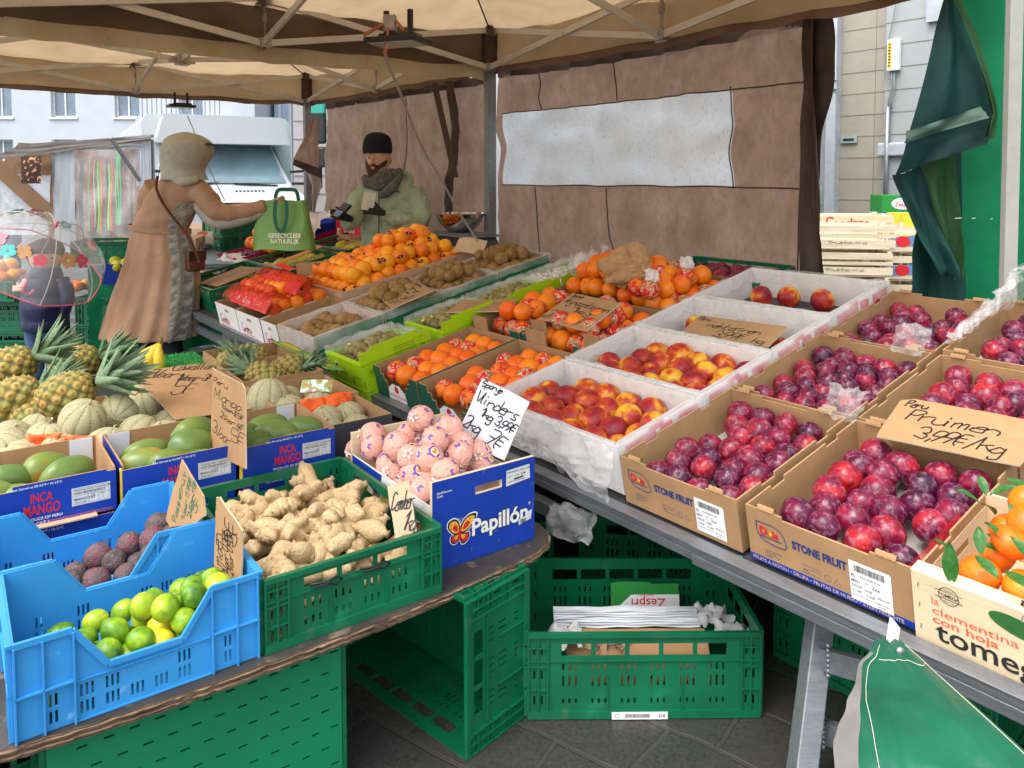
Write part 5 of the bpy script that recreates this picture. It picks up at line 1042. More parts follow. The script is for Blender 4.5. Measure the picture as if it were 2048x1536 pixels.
tsign('tilted price board reading groene kiwis before the orange heap', (750, 588), (784, 617), (822, 553), (.035, .03, .07), [('Italie', .25, .88, .09, .35, 0), ('groene', .02, .68, .16, .75, 0), ("kiwi's", .35, .53, .12, .55, 0), ('2kg 3€', .3, .33, .14, .6, 0), ('4kg 5€', .0, .08, .18, .9, 0)], pen=.0045)
m_ = MB(); m_.grid(10, 6, lambda u, v: V((.22*u, .12*v, .02*math.sin(u*4)))); tag(m_.build('price_sign', cardl, None, Matrix.Translation(TPx(905, 506, .03)) @ Rz(-30) @ Rx(50)), 'small curled card behind the big orange heap', 'price sign')
# ================================================================ the low table at the left
# ---- blue notched crates
def blue_crate(label, M, Lx=.445, D=.315, H=.185):
    t = thing('plastic_crate', label, 'plastic crate', M, 'light blue plastic crates')
    def warp(x, z):
        lo = .098; e0, e1 = .095, .155
        def top(x):
            x = min(x, Lx-x)
            if x < e0: return H
            if x > e1: return lo
            return H+(lo-H)*(x-e0)/(e1-e0)
        return (x, z) if z < .085 else (x, .085+(z-.085)*(top(x)-.085)/(H-.085))
    hs = []
    for r_ in ((.012, .036), (.045, .069)):
        for gx in (.055, .106, .150, .194, .238, .282, .326, Lx-.072):
            if gx == .326 or (r_[0] > .04 and gx in (.194, .238)): continue
            for k in range(3 if .1 < gx < .33 else 2): hs.append((gx+k*.0095, gx+k*.0095+.0045, r_[0], r_[1]))
    so_ = [(0, Lx, 0, H)]; xs = [(x, x+.001, .4, .5) for x in (.03, .06, .095, .115, .135, .155, .2, .25, Lx-.155, Lx-.135, Lx-.115, Lx-.095, Lx-.06, Lx-.03)]
    for nm, m in (('side_panel', None), ('side_panel', Tr(Lx, D, 0) @ Rz(180))):
        mb = MB(); mb.sheet([(0, Lx, 0, .085), (0, Lx, .085, H)], hs+[h for h in xs], .0035, None, 0, 0, warp)
        # rim lip following the notch, and ribs
        pts = [(0, H), (.095, H), (.155, .098), (Lx-.155, .098), (Lx-.095, H), (Lx, H)]
        for (a, b) in zip(pts[:-1], pts[1:]): mb.bar(V((a[0], -.004, a[1]-.003)), V((b[0], -.004, b[1]-.003)), .012, .007, V((0, 1, 0.01)))
        for x in (0, .045, .095, Lx-.099, Lx-.049, Lx-.005): mb.box((x, -.010, .0), (x+.004, -.0002, H-.006))
        mb.box((0, -.010, .083), (.095, -.0004, .087)); mb.box((Lx-.095, -.010, .083), (Lx, -.0004, .087)); mb.box((.099, -.005, .0), (Lx-.1, -.0004, .004)); mb.box((.099, -.0045, .078), (Lx-.1, -.0006, .081))
        mb.build(nm, bplast, t, m, bevel=.0008)
    for nm, m in (('end_panel', Tr(0, D-.0036, 0) @ Rz(-90)), ('end_panel', Tr(Lx, .0036, 0) @ Rz(90))):
        mb = MB(); w_ = D-.0072; mb.sheet([(0, w_, 0, H)], [(w_/2-.05, w_/2+.05, H*.70, H*.86)]+[(x, x+.004, .02, .06) for x in (.06, .07, .08, w_-.08, w_-.07)], .0035)
        mb.box((-.006, -.011, H-.007), (w_+.006, 0, H+.0005)); mb.box((0, -.009, .083), (w_, -.0003, .087))
        for x in (0, .05, w_-.054, w_-.004): mb.box((x, -.009, 0), (x+.004, -.0005, H-.007))
        mb.build(nm, bplast, t, m, bevel=.0008)
    MB().box((.004, .004, .003), (Lx-.004, D-.004, .007)).build('base', bplast, t)
    return t
def gear(mb, x, y, s): mb.ribbon([(x+s*math.cos(a*PI/12)*(1 if a % 2 else .85), y+s*math.sin(a*PI/12)*(1 if a % 2 else .85)) for a in range(24)], .0012, .001, closed=True)
b1 = blue_crate('light blue notched plastic crate of limes at the near left corner', L(-.452, .0, .4205))
d = MB(); gear(d, .222, .068, .010); put_text(d, 'EURO POOL SYSTEM', .222, .064, .009, .0012, align='c', bold=.02, width=.085); d.build('embossing', mat('pale_blue_emboss', (.07, .35, .68), .5), b1, FRONT @ Tr(0, 0, .0004))
b2 = blue_crate('light blue notched plastic crate of passion fruit behind the limes', L(-.49, .325, .4205))
r = random.Random(12)
ML = L(-.452, .0, .4205)
for row, (y, z0, xs_) in enumerate(((.05, .042, (.045, .10, .165, .225, .285, .345, .395)), (.105, .047, (.06, .12, .175, .235, .30, .36, .41)), (.16, .05, (.10, .16, .22, .28, .34, .40)), (.22, .05, (.12, .19, .25, .31, .37, .41)), (.045, .072, (.02, .075, .13, .19, .25, .33, .40)), (.10, .078, (.07, .15, .215, .33, .38)), (.07, .105, (.30, .36, .41)), (.03, .04, (.02, .075)), (.135, .09, (.27, .37, .41)))):
    for k, x in enumerate(xs_):
        yel = (row, k) in ((0, 0), (4, 2), (1, 4), (0, 4)); me = LE if yel else LI[r.randrange(2)]; s_ = .053*r.uniform(.90, 1.08)
        lf = y > .1 and x < .15
        one(me, ML @ Tr(max(.036, x-.028)+r.uniform(-.004, .004), y+r.uniform(-.004, .004), z0+.04*(x/.44)+r.uniform(-.003, .004)) @ rotr(r) @ Sc(s_, s_, s_), 'lime', 'yellow ripe lime in the near blue crate' if yel else 'green lime in the near blue crate', 'lime', 'yellow limes in the blue crate' if yel else 'green limes in the blue crate')
MPF = L(-.49, .325, .4205)
for k, (x, y, z) in enumerate(((.14, .06, .04), (.185, .075, .055), (.235, .06, .05), (.28, .09, .075), (.25, .13, .08), (.33, .07, .06), (.32, .13, .09), (.37, .10, .10), (.36, .06, .08), (.39, .14, .115), (.41, .09, .10), (.20, .13, .05), (.30, .05, .05), (.16, .12, .04), (.39, .045, .085))):
    s_ = .062*r.uniform(.92, 1.1); one(PA[k % 3], MPF @ Tr(x-.01, y, z+.028) @ rotr(r) @ Sc(s_, s_, s_), 'passion_fruit', 'wrinkled purple passion fruit in the second blue crate', 'passion fruit', 'passion fruits in the second blue crate')

# ---- ginger crate
green_crate('green plastic crate heaped with ginger on the low table', L(.004, .0, .4205), .44, .59, .165, 'green plastic crates on the low table')
MG_ = L(.004, 0, .4205); r = random.Random(31)
for k in range(96):
    x, y = r.uniform(.05, .39), r.uniform(.05, .54); hz = .06+.075*math.sin(PI*min(1, max(0, x/.44)))**.5*math.sin(PI*min(1, y/.6))**.5+.03*(y/.6); z = hz-.035*(k % 3)
    s_ = r.uniform(.095, .14)
    one(GI[k % 6], MG_ @ Tr(x, y, z) @ Rz(r.uniform(0, 360)) @ Rx(r.uniform(-35, 35)) @ Ry(r.uniform(-30, 30)) @ Sc(s_, s_, s_), 'ginger_root', 'knobbly ginger root in the green crate heap', 'ginger', 'ginger roots in the green crate')
# black latch cords on the crate front
m_ = MB()
for x in (.16, .28): m_ = MB(); m_.tube([V((x-.06, -.012, .128)), V((x-.02, -.014, .122)), V((x, -.016, .13)), V((x+.015, -.014, .12)), V((x, -.014, .112)), V((x-.015, -.016, .12)), V((x-.05, -.012, .118))], .003, 6); tag(m_.build('latch_wire', mat('black_wire', (.01, .015, .015), .4), None, MG_, True), 'black wire latch on the ginger crate front, '+('left one' if x < .2 else 'right one'), 'latch')

# ---- wrapped orange box with butterfly
MP = L(.472, .085, .4205); PW, PDp, PH = .335, .50, .24
pb = thing('fruit_box', 'blue printed box with butterfly emblem holding pink wrapped oranges', 'fruit box', MP)
ms = [blueb, woodc]
MB().sheet([(0, PW, 0, PH)], [(PW*.40, PW*.66, PH*.74, PH*.83)], .012, None, 0, 1).build('front_panel', ms, pb, None, bevel=.0008)
MB().sheet([(0, PW, 0, PH)], [], .012, None, 0, 1).build('back_panel', ms, pb, Tr(PW, PDp, 0) @ Rz(180))
wo = mat('white_orange_panel', (.78, .76, .74), .5, .03, 6)
for m in (Tr(0, PDp-.0125, 0) @ Rz(-90), Tr(PW, .0125, 0) @ Rz(90)): MB().sheet([(0, PDp-.025, 0, PH*.72)], [], .004).build('side_panel', [wo, cardl], pb, m)
MB().box((.005, .013, .003), (PW-.005, PDp-.013, .008)).build('base', cardl, pb)
d = MB()
def butterfly(mb, x, y, s, rot=0, mi=(0, 1, 2, 3)):
    R2 = lambda a, b: (x+s*(a*math.cos(rot)-b*math.sin(rot)), y+s*(a*math.sin(rot)+b*math.cos(rot)))
    wings = [[(0, .05), (.10, .32), (.30, .48), (.52, .50), (.56, .40), (.46, .18), (.28, .02), (.05, -.04)], [(0, .05), (-.06, .3), (-.22, .42), (-.40, .36), (-.44, .22), (-.34, .06), (-.18, -.04), (-.04, -.04)],
             [(0, 0), (.16, -.06), (.34, -.06), (.36, -.20), (.26, -.34), (.12, -.36), (.02, -.18)], [(0, 0), (-.14, -.06), (-.28, -.10), (-.30, -.24), (-.18, -.34), (-.07, -.30), (-.02, -.16)]]
    for k, w_ in enumerate(wings):
        c = (sum(p[0] for p in w_)/len(w_), sum(p[1] for p in w_)/len(w_)); q = smooth(w_+[w_[0]], 3)[:-1]
        mb.poly([R2(c[0]+(a-c[0])*1.24, c[1]+(b-c[1])*1.24) for a, b in q], .0010, mi=mi[3]); mb.poly([R2(c[0]+(a-c[0])*1.10, c[1]+(b-c[1])*1.10) for a, b in q], .0013, mi=mi[2])
        mb.poly([R2(c[0]+(a-c[0])*.84, c[1]+(b-c[1])*.84) for a, b in q], .0016, mi=mi[0] if k < 2 else mi[1]); mb.poly([R2(c[0]*.8+(a-c[0])*.45, c[1]*.8+(b-c[1])*.45) for a, b in q], .0019, mi=mi[1] if k < 2 else mi[0])
        for j in range(4): a = j*1.5+k; px, py = c[0]*1.25+.10*math.cos(a), c[1]*1.25+.08*math.sin(a); mb.poly([R2(px+.022*math.cos(i*1.05), py+.022*math.sin(i*1.05)) for i in range(6)], .0022, mi=mi[2])
    mb.ribbon([R2(0, .2), R2(.0, -.25)], .07*s, .0025, mi=mi[4] if len(mi) > 4 else mi[2]); mb.ribbon([R2(.01, .2), R2(.08, .38), R2(.03, .46)], .012*s, .002, mi=mi[3]); mb.ribbon([R2(-.01, .2), R2(-.02, .4), R2(-.1, .46)], .012*s, .002, mi=mi[3])
butterfly(d, .083, .088, .085, -.1, (0, 1, 2, 3, 1)); d.build('emblem', [flat('wing_orange', (.85, .42, .04)), redp, blackp, white], pb, FRONT); d = MB()
put_text(d, 'Papillón', .122, .068, .062, .0012, 2, bold=.058, width=.19); put_text(d, 'Papillón', .122, .068, .062, .0018, 3, bold=.028, width=.188)
put_text(d, 'ripollcia.com', .014, .205, .009, .001, 3, bold=.01); put_text(d, 'Spain', .014, .196, .009, .001, 3, bold=.01); put_text(d, '®', .312, .105, .012, .001, 3)
d.build('lettering', [flat('wing_orange', (.85, .42, .04)), redp, blackp, white], pb, FRONT)
lb = MB(); lb.poly([(.235, .175), (.318, .182), (.316, .222), (.236, .219)], .0012); o = lb.build('label', mat('paper_label', (.66, .67, .68), .5, .03), pb, FRONT)
p = MB()
for (s, x, y, h) in (('ORANGES LANE LATE', .238, .210, .008), ('CAT. 1', .24, .198, .006), ('3/4', .285, .196, .013), ('CALIBRE', .262, .198, .005), ('PACKED IN SPAIN ORIGEN', .24, .184, .005)): put_text(p, s, x, y, h, .0016, bold=.01)
p.poly([(.262, .188), (.295, .190), (.295, .1945), (.262, .1925)], .0015); p.build('print', blackp, o)
lb = MB(); lb.poly([(.278, .055), (.32, .064), (.325, .09), (.308, .086), (.306, .077), (.276, .071)], .0022); o = lb.build('barcode_sticker', mat('paper_label', (.66, .67, .68)), pb, FRONT); p = MB(); bars(p, .282, .303, .058, .070, .0026); p.build('print', blackp, o)
m_ = MB(); r = random.Random(2)
for (x, y, a) in ((.02, .02, 0), (.12, .03, .2), (.21, .028, 0), (.325, .04, 0), (.327, .10, .2), (.327, .16, 0), (.018, .2, 0), (.2, .06, 1.4), (.16, .234, .3)): m_.tube([(x-.006*math.sin(a), y-.006*math.cos(a), .001), (x, y, .003), (x+.006*math.sin(a), y+.006*math.cos(a), .001)], .0008, 4)
m_.build('staple', alu, pb, FRONT)
d = MB()
for k in range(7): x = .03+k*.06; d.poly([(x, .0), (x+.03, .03), (x+.035, .09), (x+.0, .13), (x-.015, .08), (x+.005, .04)], .0006, mi=k % 2)
butterfly(d, .40, .07, .07, .2, (0, 1, 2, 3, 1)); d.poly([(.0, .14), (.18, .10), (.2, .17), (.0, .172)], .0007, mi=4)
d.build('side_print', [orangep, yellowp, blackp, white, blueb], pb, Tr(-.0005, PDp-.0125, 0) @ Rz(-90) @ FRONT)
r = random.Random(7); TL_ = 'pink tissue wrapped orange in the blue butterfly box'
for k, (px, py, z) in enumerate(((842, 838, .72), (870, 880, .70), (787, 893, .67), (811, 918, .66), (858, 915, .67), (921, 892, .66), (898, 858, .70), (752, 935, .60), (812, 952, .62), (890, 945, .64), (917, 912, .65), (955, 908, .63), (790, 978, .57), (840, 985, .59), (735, 898, .62), (775, 950, .585), (745, 872, .64), (860, 965, .60), (820, 870, .66), (900, 925, .6), (960, 930, .6), (700, 905, .58), (845, 900, .62))):
    c = Pz(px, py, z); lc_ = L(0, 0, 0).inverted() @ c; lc_.x = min(.765, max(.518, lc_.x)); lc_.y = max(.145, lc_.y); c = L(0, 0, 0) @ lc_
    s_ = .084*r.uniform(.95, 1.05); up = V((r.uniform(-.7, .7), -1.0, r.uniform(-.3, .9))).to_track_quat('Z', 'Y').to_matrix().to_4x4() if k % 3 == 0 else rotr(r)
    one(TW[k % 4], Matrix.Translation(c) @ up @ Sc(s_, s_, s_), 'wrapped_orange', TL_, 'orange', 'pink wrapped oranges in the butterfly box')

# ---- mango cartons
def mango_box(i, p, q, z, Lx, label, D=.33, H=.115, top=True):
    M = L(p, q, z); t = tray('mango_box', label, M, Lx, D, H, out=blueb, inn=card, group='blue printed mango cartons', tabs=False, front=[(Lx*.0, Lx*.28, H-.012, H+.001), (Lx*.93, Lx, H-.006, H+.001)] if top else None, bh=1)
    d = MB()
    put_text(d, 'INCA', Lx*.47, H*.55, .034, .0012, 0, align='c', shear=0, sx=.62, bold=.02); put_text(d, 'MANGO', Lx*.47, H*.27, .038, .0012, 0, align='c', sx=.58, bold=.02)
    put_text(d, 'PRODUCE OF PERU', Lx*.47, H*.14, .0105, .0012, 1, align='c', bold=.01); put_text(d, 'CAT 1', Lx*.47, H*.01+.002, .0115, .0012, 1, align='c', bold=.01); put_text(d, 'Best Stored at 50-54°F / 10-12°C', Lx*.44, H*.90, .0085, .0012, 1, align='c', bold=.01)
    n = int(Lx*.98/.011)
    for k in range(n):
        x = .003+k*.011; ps = [(x, 0), (x, .008), (x+.008, .008), (x+.008, .0025), (x+.004, .0025), (x+.004, .005)]; d.ribbon([(a, b+.001) for a, b in ps], .0016, .0012, mi=2)
    d.build('printing', [redp, white, flat('pink_red_border', (.65, .15, .2))], t, FRONT)
    lb = MB(); lb.ribbon([(0, .022), (.092, .022)], .048, .0008); o = lb.build('label', mat('paper_label', (.7, .7, .7)), t, FRONT @ Tr(Lx-.107, H*.30, .0006))
    pr = MB(); pr.ribbon([(.003, .001), (.089, .001), (.089, .043), (.003, .043)], .0009, .0012, closed=True)
    for (s, x, y, h) in (('TROPICAL FRUIT TRADING PERU SAC', .006, .036, .0062), ('GGN 4052852695015', .006, .027, .0082), ('MANGO', .006, .011, .0098), ('07', .044, .010, .012), ('SIZE', .046, .020, .004), ('VARIETY KENT', .006, .004, .0045), ('9453', .068, .018, .005), ('2', .072, .008, .006)): put_text(pr, s, x, y, h, .0012, bold=.012)
    for y in (.0235, .033): pr.ribbon([(.004, y), (.088, y)], .0006, .0012)
    pr.ribbon([(.04, .002), (.04, .0235)], .0006, .0012); pr.ribbon([(.064, .002), (.064, .0235)], .0006, .0012); pr.build('print', blackp, o)
    if top:
        for x in (.012, Lx-.075): m_ = MB(); m_.box((x, D-.009, 0.02), (x+.062, D-.0065, H*.99)); m_.build('white_corner', mat('pale_grey_board', (.62, .66, .74), .6, .04), t)
        m_ = MB(); m_.box((-.0045, .0, .004), (-.0006, .02, H-.01)); m_.build('yellow_edge', yellowp, t)
    return t, M
mbx = [mango_box(0, -.50, .69, .545, .330, 'blue printed mango carton at the left edge of the photo, upper of its stack'), mango_box(1, -.155, .685, .545, .305, 'blue printed mango carton in the middle, behind the passion fruit board'), mango_box(2, .165, .668, .545, .29, 'blue printed mango carton right of the mango price board')]
for i, (p, lx) in enumerate(((-.50, .33), (-.155, .305), (.165, .29))): mango_box(i, p+.004, .689-.01*i, .4225, lx-.01, ('lower blue mango carton at the left edge of the photo', 'lower blue mango carton in the middle stack', 'lower blue mango carton of the right stack')[i], top=False)
m_ = MB(); m_.box((0, -.02, -.003), (.14, .004, .001)); m_.build('cardboard_strip', cardl, None, L(-.36, .686, .545)).matrix_world = L(-.36, .686, .548); tag(bpy.data.objects['cardboard_strip'], 'narrow cardboard strip between the stacked mango cartons', 'cardboard')
for i, lst in enumerate((((.04, .1, .055), (.09, .22, .05), (.23, .14, .06), (.19, .24, .055), (.10, .08, .035)), ((.07, .10, .06), (.14, .07, .055), (.22, .15, .075), (.245, .22, .09), (.10, .22, .05), (.22, .06, .04)), ((.06, .11, .055), (.05, .2, .06), (.14, .12, .07), (.235, .12, .07), (.15, .23, .06), (.19, .05, .04), (.10, .05, .035)))):
    for k, (x, y, z) in enumerate(lst):
        s_ = .102*r.uniform(.95, 1.06); one(MG[k % 2], mbx[i][1] @ Tr(x, y, z+.012) @ Rz(r.uniform(-30, 30)) @ Ry(90+r.uniform(-12, 12)) @ Rz(r.uniform(-40, 40)) @ Sc(s_, s_, s_), 'mango', ('green mango in the left edge carton', 'green mango in the middle carton', 'green mango in the carton right of the price board')[i], 'mango', ('mangoes in the left carton', 'mangoes in the middle carton', 'mangoes in the right carton')[i])

# ---- melons
def melon(px, py, d_, s_, label, k, rot=None):
    c = Pd(px, py, d_); one(ME[k % 2], Matrix.Translation(c) @ (rot or rotr(r)) @ Sc(s_, s_, s_*.95), 'melon', label, 'melon', 'netted melons on the low table' if label.startswith('netted melon') else None)
tl = Rx(35) @ Ry(20)
melon(165, 840, 2.62, .150, 'large netted melon at the front beside the pineapples', 0, Ry(20) @ Rz(30) @ Rx(14))
melon(233, 830, 2.78, .148, 'large netted melon with a blackish patch right of the front melon', 1, Rx(85) @ Ry(20))
melon(292, 820, 2.95, .142, 'striped netted melon half under the tilted price board', 0, Ry(-16) @ Rz(10))
for (px, py, d_, s_) in ((75, 862, 2.85, .14), (100, 888, 2.62, .145), (22, 880, 2.75, .145), (10, 905, 2.55, .15), (40, 925, 2.48, .15), (92, 880, 2.7, .14), (118, 905, 2.52, .13), (215, 898, 2.50, .15), (280, 870, 2.7, .15), (342, 850, 2.85, .13), (330, 880, 2.62, .14), (60, 905, 2.6, .13)):
    melon(px, py, d_, s_, 'netted melon in the row behind the mango cartons', rnd.randrange(2), Ry(rnd.uniform(-30, 30)) @ Rx(rnd.uniform(-30, 30)))
mb_ = [tray('melon_box', 'open kraft box of netted melons behind the right mango carton', L(.455, .80, .47), .27, .30, .15, tabs=False, out=mat('dark_carton', (.06, .06, .065), .6)), tray('melon_box', 'kraft box of netted melons with flaps up, second behind the right mangoes', L(.42, 1.13, .47), .33, .33, .15, tabs=False),
       tray('pineapple_box', 'kraft box of pineapples near the turf mat', L(.42, 1.50, .47), .34, .36, .16, tabs=False), tray('pineapple_box', 'farthest kraft box of pineapples beside the table rail', L(.44, 1.88, .47), .36, .30, .16, tabs=False)]
for (p, q, z, s_) in ((.53, .90, .56, .12), (.63, .88, .56, .115), (.56, .99, .575, .12), (.65, 1.0, .57, .12), (.50, 1.2, .57, .13), (.62, 1.2, .57, .135), (.54, 1.33, .57, .13), (.66, 1.34, .56, .12), (.45, 1.28, .61, .16)):
    one(ME[rnd.randrange(2)], L(p, q, z) @ Ry(rnd.uniform(-25, 25)) @ Rx(rnd.uniform(-30, 30)) @ Sc(s_, s_, s_*.95), 'melon', 'netted melon in the kraft boxes right of the mango board', 'melon', 'netted melons in the kraft boxes')
gf = flat('green_yellow_flap', (.16, .35, .07)); yf = flat('yellow_flap_print', (.62, .5, .05))
for k, (q, D) in enumerate(((1.90, .30), (1.50, .36))):
    m_ = MB(); m_.box((0, 0, 0), (.085, D, .004)); f_ = m_.build('box_flap', gf); f_.matrix_world = L(.775, q, .63) @ Ry(12); m2 = MB(); m2.box((.025, D*.15, .0045), (.06, D*.85, .0055)); m2.build('print', yf, f_); tag(f_, ('green and yellow carton flap lying toward the rail, far one', 'green and yellow carton flap lying toward the rail, near one')[k], 'flap')
orn = mat('orange_plastic_net', (.85, .12, .02), .5, .1, 8)
for k, M in enumerate((Matrix.Translation(Pd(88, 886, 2.50)) @ Rx(60) @ Tr(-.07, -.03, 0), L(.50, 1.065, .585) @ Rx(50), Matrix.Translation(Pd(150, 897, 2.46)) @ Rx(70) @ Tr(-.05, -.02, 0))): tag(crumple(orn, .12 if k != 1 else .20, .06, .03, 'orange_net', M=M, seed=k+60, n=22, rough=8), ('orange padding net among the front melons', 'orange padding net in the melon box', 'small orange net end below the front melon')[k], 'net')

# ---- pineapples
def pine_col(u, v):
    w1 = .10*noise.noise(V((math.cos(u*2*PI)*2, math.sin(u*2*PI)*2, v*5))); a = 8*u+v*5.5+w1; b = 8*u-v*5.5+w1; fa = abs((a % 1)-.5)*2; fb = abs((b % 1)-.5)*2; e = math.hypot(fa, fb)*.8; k = min(1, max(0, (e-.50)*2.6)); m_ = .5+.5*noise.noise(V((math.cos(u*2*PI)*1.5, math.sin(u*2*PI)*1.5, v*2.4)))+.35*noise.noise(V((int(a)*3.3, int(b)*2.1, 1)))
    eye = (.22+.42*m_, .32-.02*m_, .06); edge = (.085, .09, .035); c = tuple(eye[i]*(1-k)+edge[i]*k for i in range(3))
    if e < .30: c = (.36, .25, .11)
    return c
def pine_body(seed):
    mb = MB()
    def f(u, v):
        ph = PI*(.02+.96*v); w1 = .10*noise.noise(V((math.cos(u*2*PI)*2, math.sin(u*2*PI)*2, v*5))); a = 8*u+v*5.5+w1; b = 8*u-v*5.5+w1; fa = abs((a % 1)-.5)*2; fb = abs((b % 1)-.5)*2; e = min(1, math.hypot(fa, fb)*.8)
        r_ = (.5*math.sin(ph)**.62)*(1+.11*(1-e**2)-.02); r_ *= (1+.16*max(0, 1-e*5))*(1+.05*noise.noise(V((u*30, v*30, 2))))
        return V((r_*math.cos(u*2*PI), r_*math.sin(u*2*PI), -.70*math.cos(ph)))
    mb.grid(112, 84, f, cu=True, colf=pine_col); return mb.mesh('pineapple_body', mat('pineapple_rind', (.35, .3, .06), .6, attr=True, bump=.4, bs=40, vs=4), True)
PB = [pine_body(0)]
pleaf = mat('pineapple_leaf', (.22, .33, .22), .55, stops=[(.3, (.09, .18, .07)), (.7, (.28, .38, .24))], vs=4, rand=True, bump=.1, stretch=(6, 6, 1), trans=.15)
def pine_crown(seed):
    r = random.Random(seed); mb = MB()
    for k in range(40):
        a = k*2.4+r.uniform(-.3, .3); t = k/40; el = math.radians(40+48*t**.8+r.uniform(-8, 8)); ln = (.55+.75*math.sin(PI*(.15+.8*t)))*r.uniform(.8, 1.15); w_ = .36*(1-.4*t)*r.uniform(.8, 1.15); curl = r.uniform(.0, .35)*(1-t)
        base = V((.12*(1-t)*math.cos(a), .12*(1-t)*math.sin(a), .62+.30*t)); d_ = V((math.cos(a)*math.cos(el), math.sin(a)*math.cos(el), math.sin(el))); sd = V((-math.sin(a), math.cos(a), 0)); nn = d_.cross(sd)
        def f(u, v): ww = w_*(1-v)**.62*(1-.3*(1-v)**6); return base+d_*ln*v-nn*0+V((0, 0, -1))*curl*v*v*ln*.5+sd*(u-.5)*2*ww*.5-nn*(abs(u-.5)*2)**2*ww*.25*-1
        mb.grid(4, 8, f)
    return mb.mesh('pineapple_crown', pleaf, True)
PC = [pine_crown(s) for s in (1, 2)]
def pineapple(c, axis, s_, label, k=0, crown=1.0):
    ax = V(axis).normalized(); M = mtx(c, *[list(col) for col in (lambda z: (z.orthogonal().normalized(), z.cross(z.orthogonal().normalized()), z))(ax)]) @ Rz(k*50) @ Sc(s_, s_, s_)
    t = thing('pineapple', label, 'pineapple', M, 'pineapples on the low table'); obj('body', PB[0], t)
    if crown: obj('leaf_crown', PC[k % 2], t, Tr(0, 0, .05) @ Sc(crown, crown, crown))
pineapple(Pd(132, 788, 2.72), (1, .30, .36), .137, 'middle front pineapple with its crown pointing right', 0, 1.12)
pineapple(Pd(22, 800, 2.92), (1, .55, .42), .152, 'orange tinged pineapple at the left edge of the photo', 1, .95)
pineapple(Pd(12, 740, 3.25), (1, .45, .5), .165, 'pineapple behind the left edge one', 2, .95)
pineapple(Pd(150, 728, 3.6), (1, .35, .30), .155, 'pineapple lying at the back, its crown toward the bananas', 3, .95)
pineapple(Pd(75, 838, 2.90), (-1, -.2, .1), .13, 'small dark pineapple below the front ones, crown to the left', 4, .9)
for k, (p, q) in enumerate(((.50, 1.95), (.62, 2.02), (.55, 1.62), (.68, 1.70))): pineapple(L(p, q, .60).translation, ((.6, -.6, .35), (-1, .5, .1), (-.8, .4, .25), (1, -.3, .3))[k], .125, ('pineapple in the farthest kraft box, left one', 'pineapple in the farthest kraft box, right one', 'pineapple in the kraft box near the turf, left one', 'pineapple in the kraft box near the turf, right one')[k], k, .8)
b = tray('pineapple_box', 'kraft box under the front pineapples', L(-.95, 1.25, .43), .95, .75, .10, tabs=False)
b = tray('melon_box', 'low kraft box under the front melons', L(-.80, .98, .43), 1.15, .28, .09, tabs=False)
# banana and turf mat
turf = MB(); turf.box((0, 0, -.02), (.40, .62, 0)); r = random.Random(9)
ts = tag(turf.build('turf_mat', mat('artificial_turf', (.03, .27, .06), .8, .25, 60, .8, 160)), 'bright green artificial turf mat behind the price boards', 'mat'); ts.matrix_world = L(.06, 1.80, .58)
tt_ = MB()
for k in range(2600):
    x, y = r.uniform(0, .40), r.uniform(0, .62); h_ = r.uniform(.006, .014); a = r.uniform(0, 6.28); dx, dy = .0022*math.cos(a), .0022*math.sin(a); tt_.add([(x-dx, y-dy, 0), (x+dx, y+dy, 0), (x+r.uniform(-.004, .004), y, h_)], [(0, 1, 2)])
bl = tt_.build('grass_blades', mat('turf_blade', (.04, .36, .08), .6), ts); bl['kind'] = 'stuff'
banm = mat('banana_peel', (.72, .50, .04), .45, .12, 4, over=((.25, .14, .03), 12, .64, .08, .7))
bn = thing('banana_bunch', 'small bunch of yellow bananas behind the pineapple crowns', 'bananas', Matrix.Translation(Pd(322, 722, 3.55)))
for k in range(3):
    m_ = MB(); P_ = [V((-.045*math.sin(t_/9*PI)*(1-.2*k)+.040*(k-1)*min(1, t_/4)-.01*t_/9*k, -.03*k*0-.03*math.sin(t_/9*PI), .085-.17*t_/9)) for t_ in range(10)]; m_.tube(P_, [.007, .012, .021, .025, .026, .026, .025, .021, .013, .006], 8); m_.build('banana', banm, bn, None, True)
m_ = MB(); m_.tube([V((0, 0, .08)), V((.005, 0, .11))], [.012, .008], 6); m_.build('stem', mat('dry_stem', (.2, .13, .04)), bn)
for k, (px, py, w_, h_) in enumerate(((110, 806, .09, .05), (60, 845, .08, .05), (600, 785, .12, .05))):
    m_ = MB(); m_.grid(6, 3, lambda u, v: V((w_*u, h_*v, .01*math.sin(u*3)))); t_ = m_.build('fruit_tag', mat('leafy_tag', (.7, .8, .7), .5, stops=[(.45, (.78, .82, .78)), (.5, (.15, .45, .12)), (.6, (.7, .15, .1)), (.65, (.78, .82, .78))], vs=30)); t_.matrix_world = Matrix.Translation(Pd(px, py, 2.75+.1*k)) @ Rx(50); tag(t_, ('printed paper tag by the middle pineapple', 'printed paper tag at the small dark pineapple', 'printed paper tag by the kraft box pineapples')[k], 'tag')

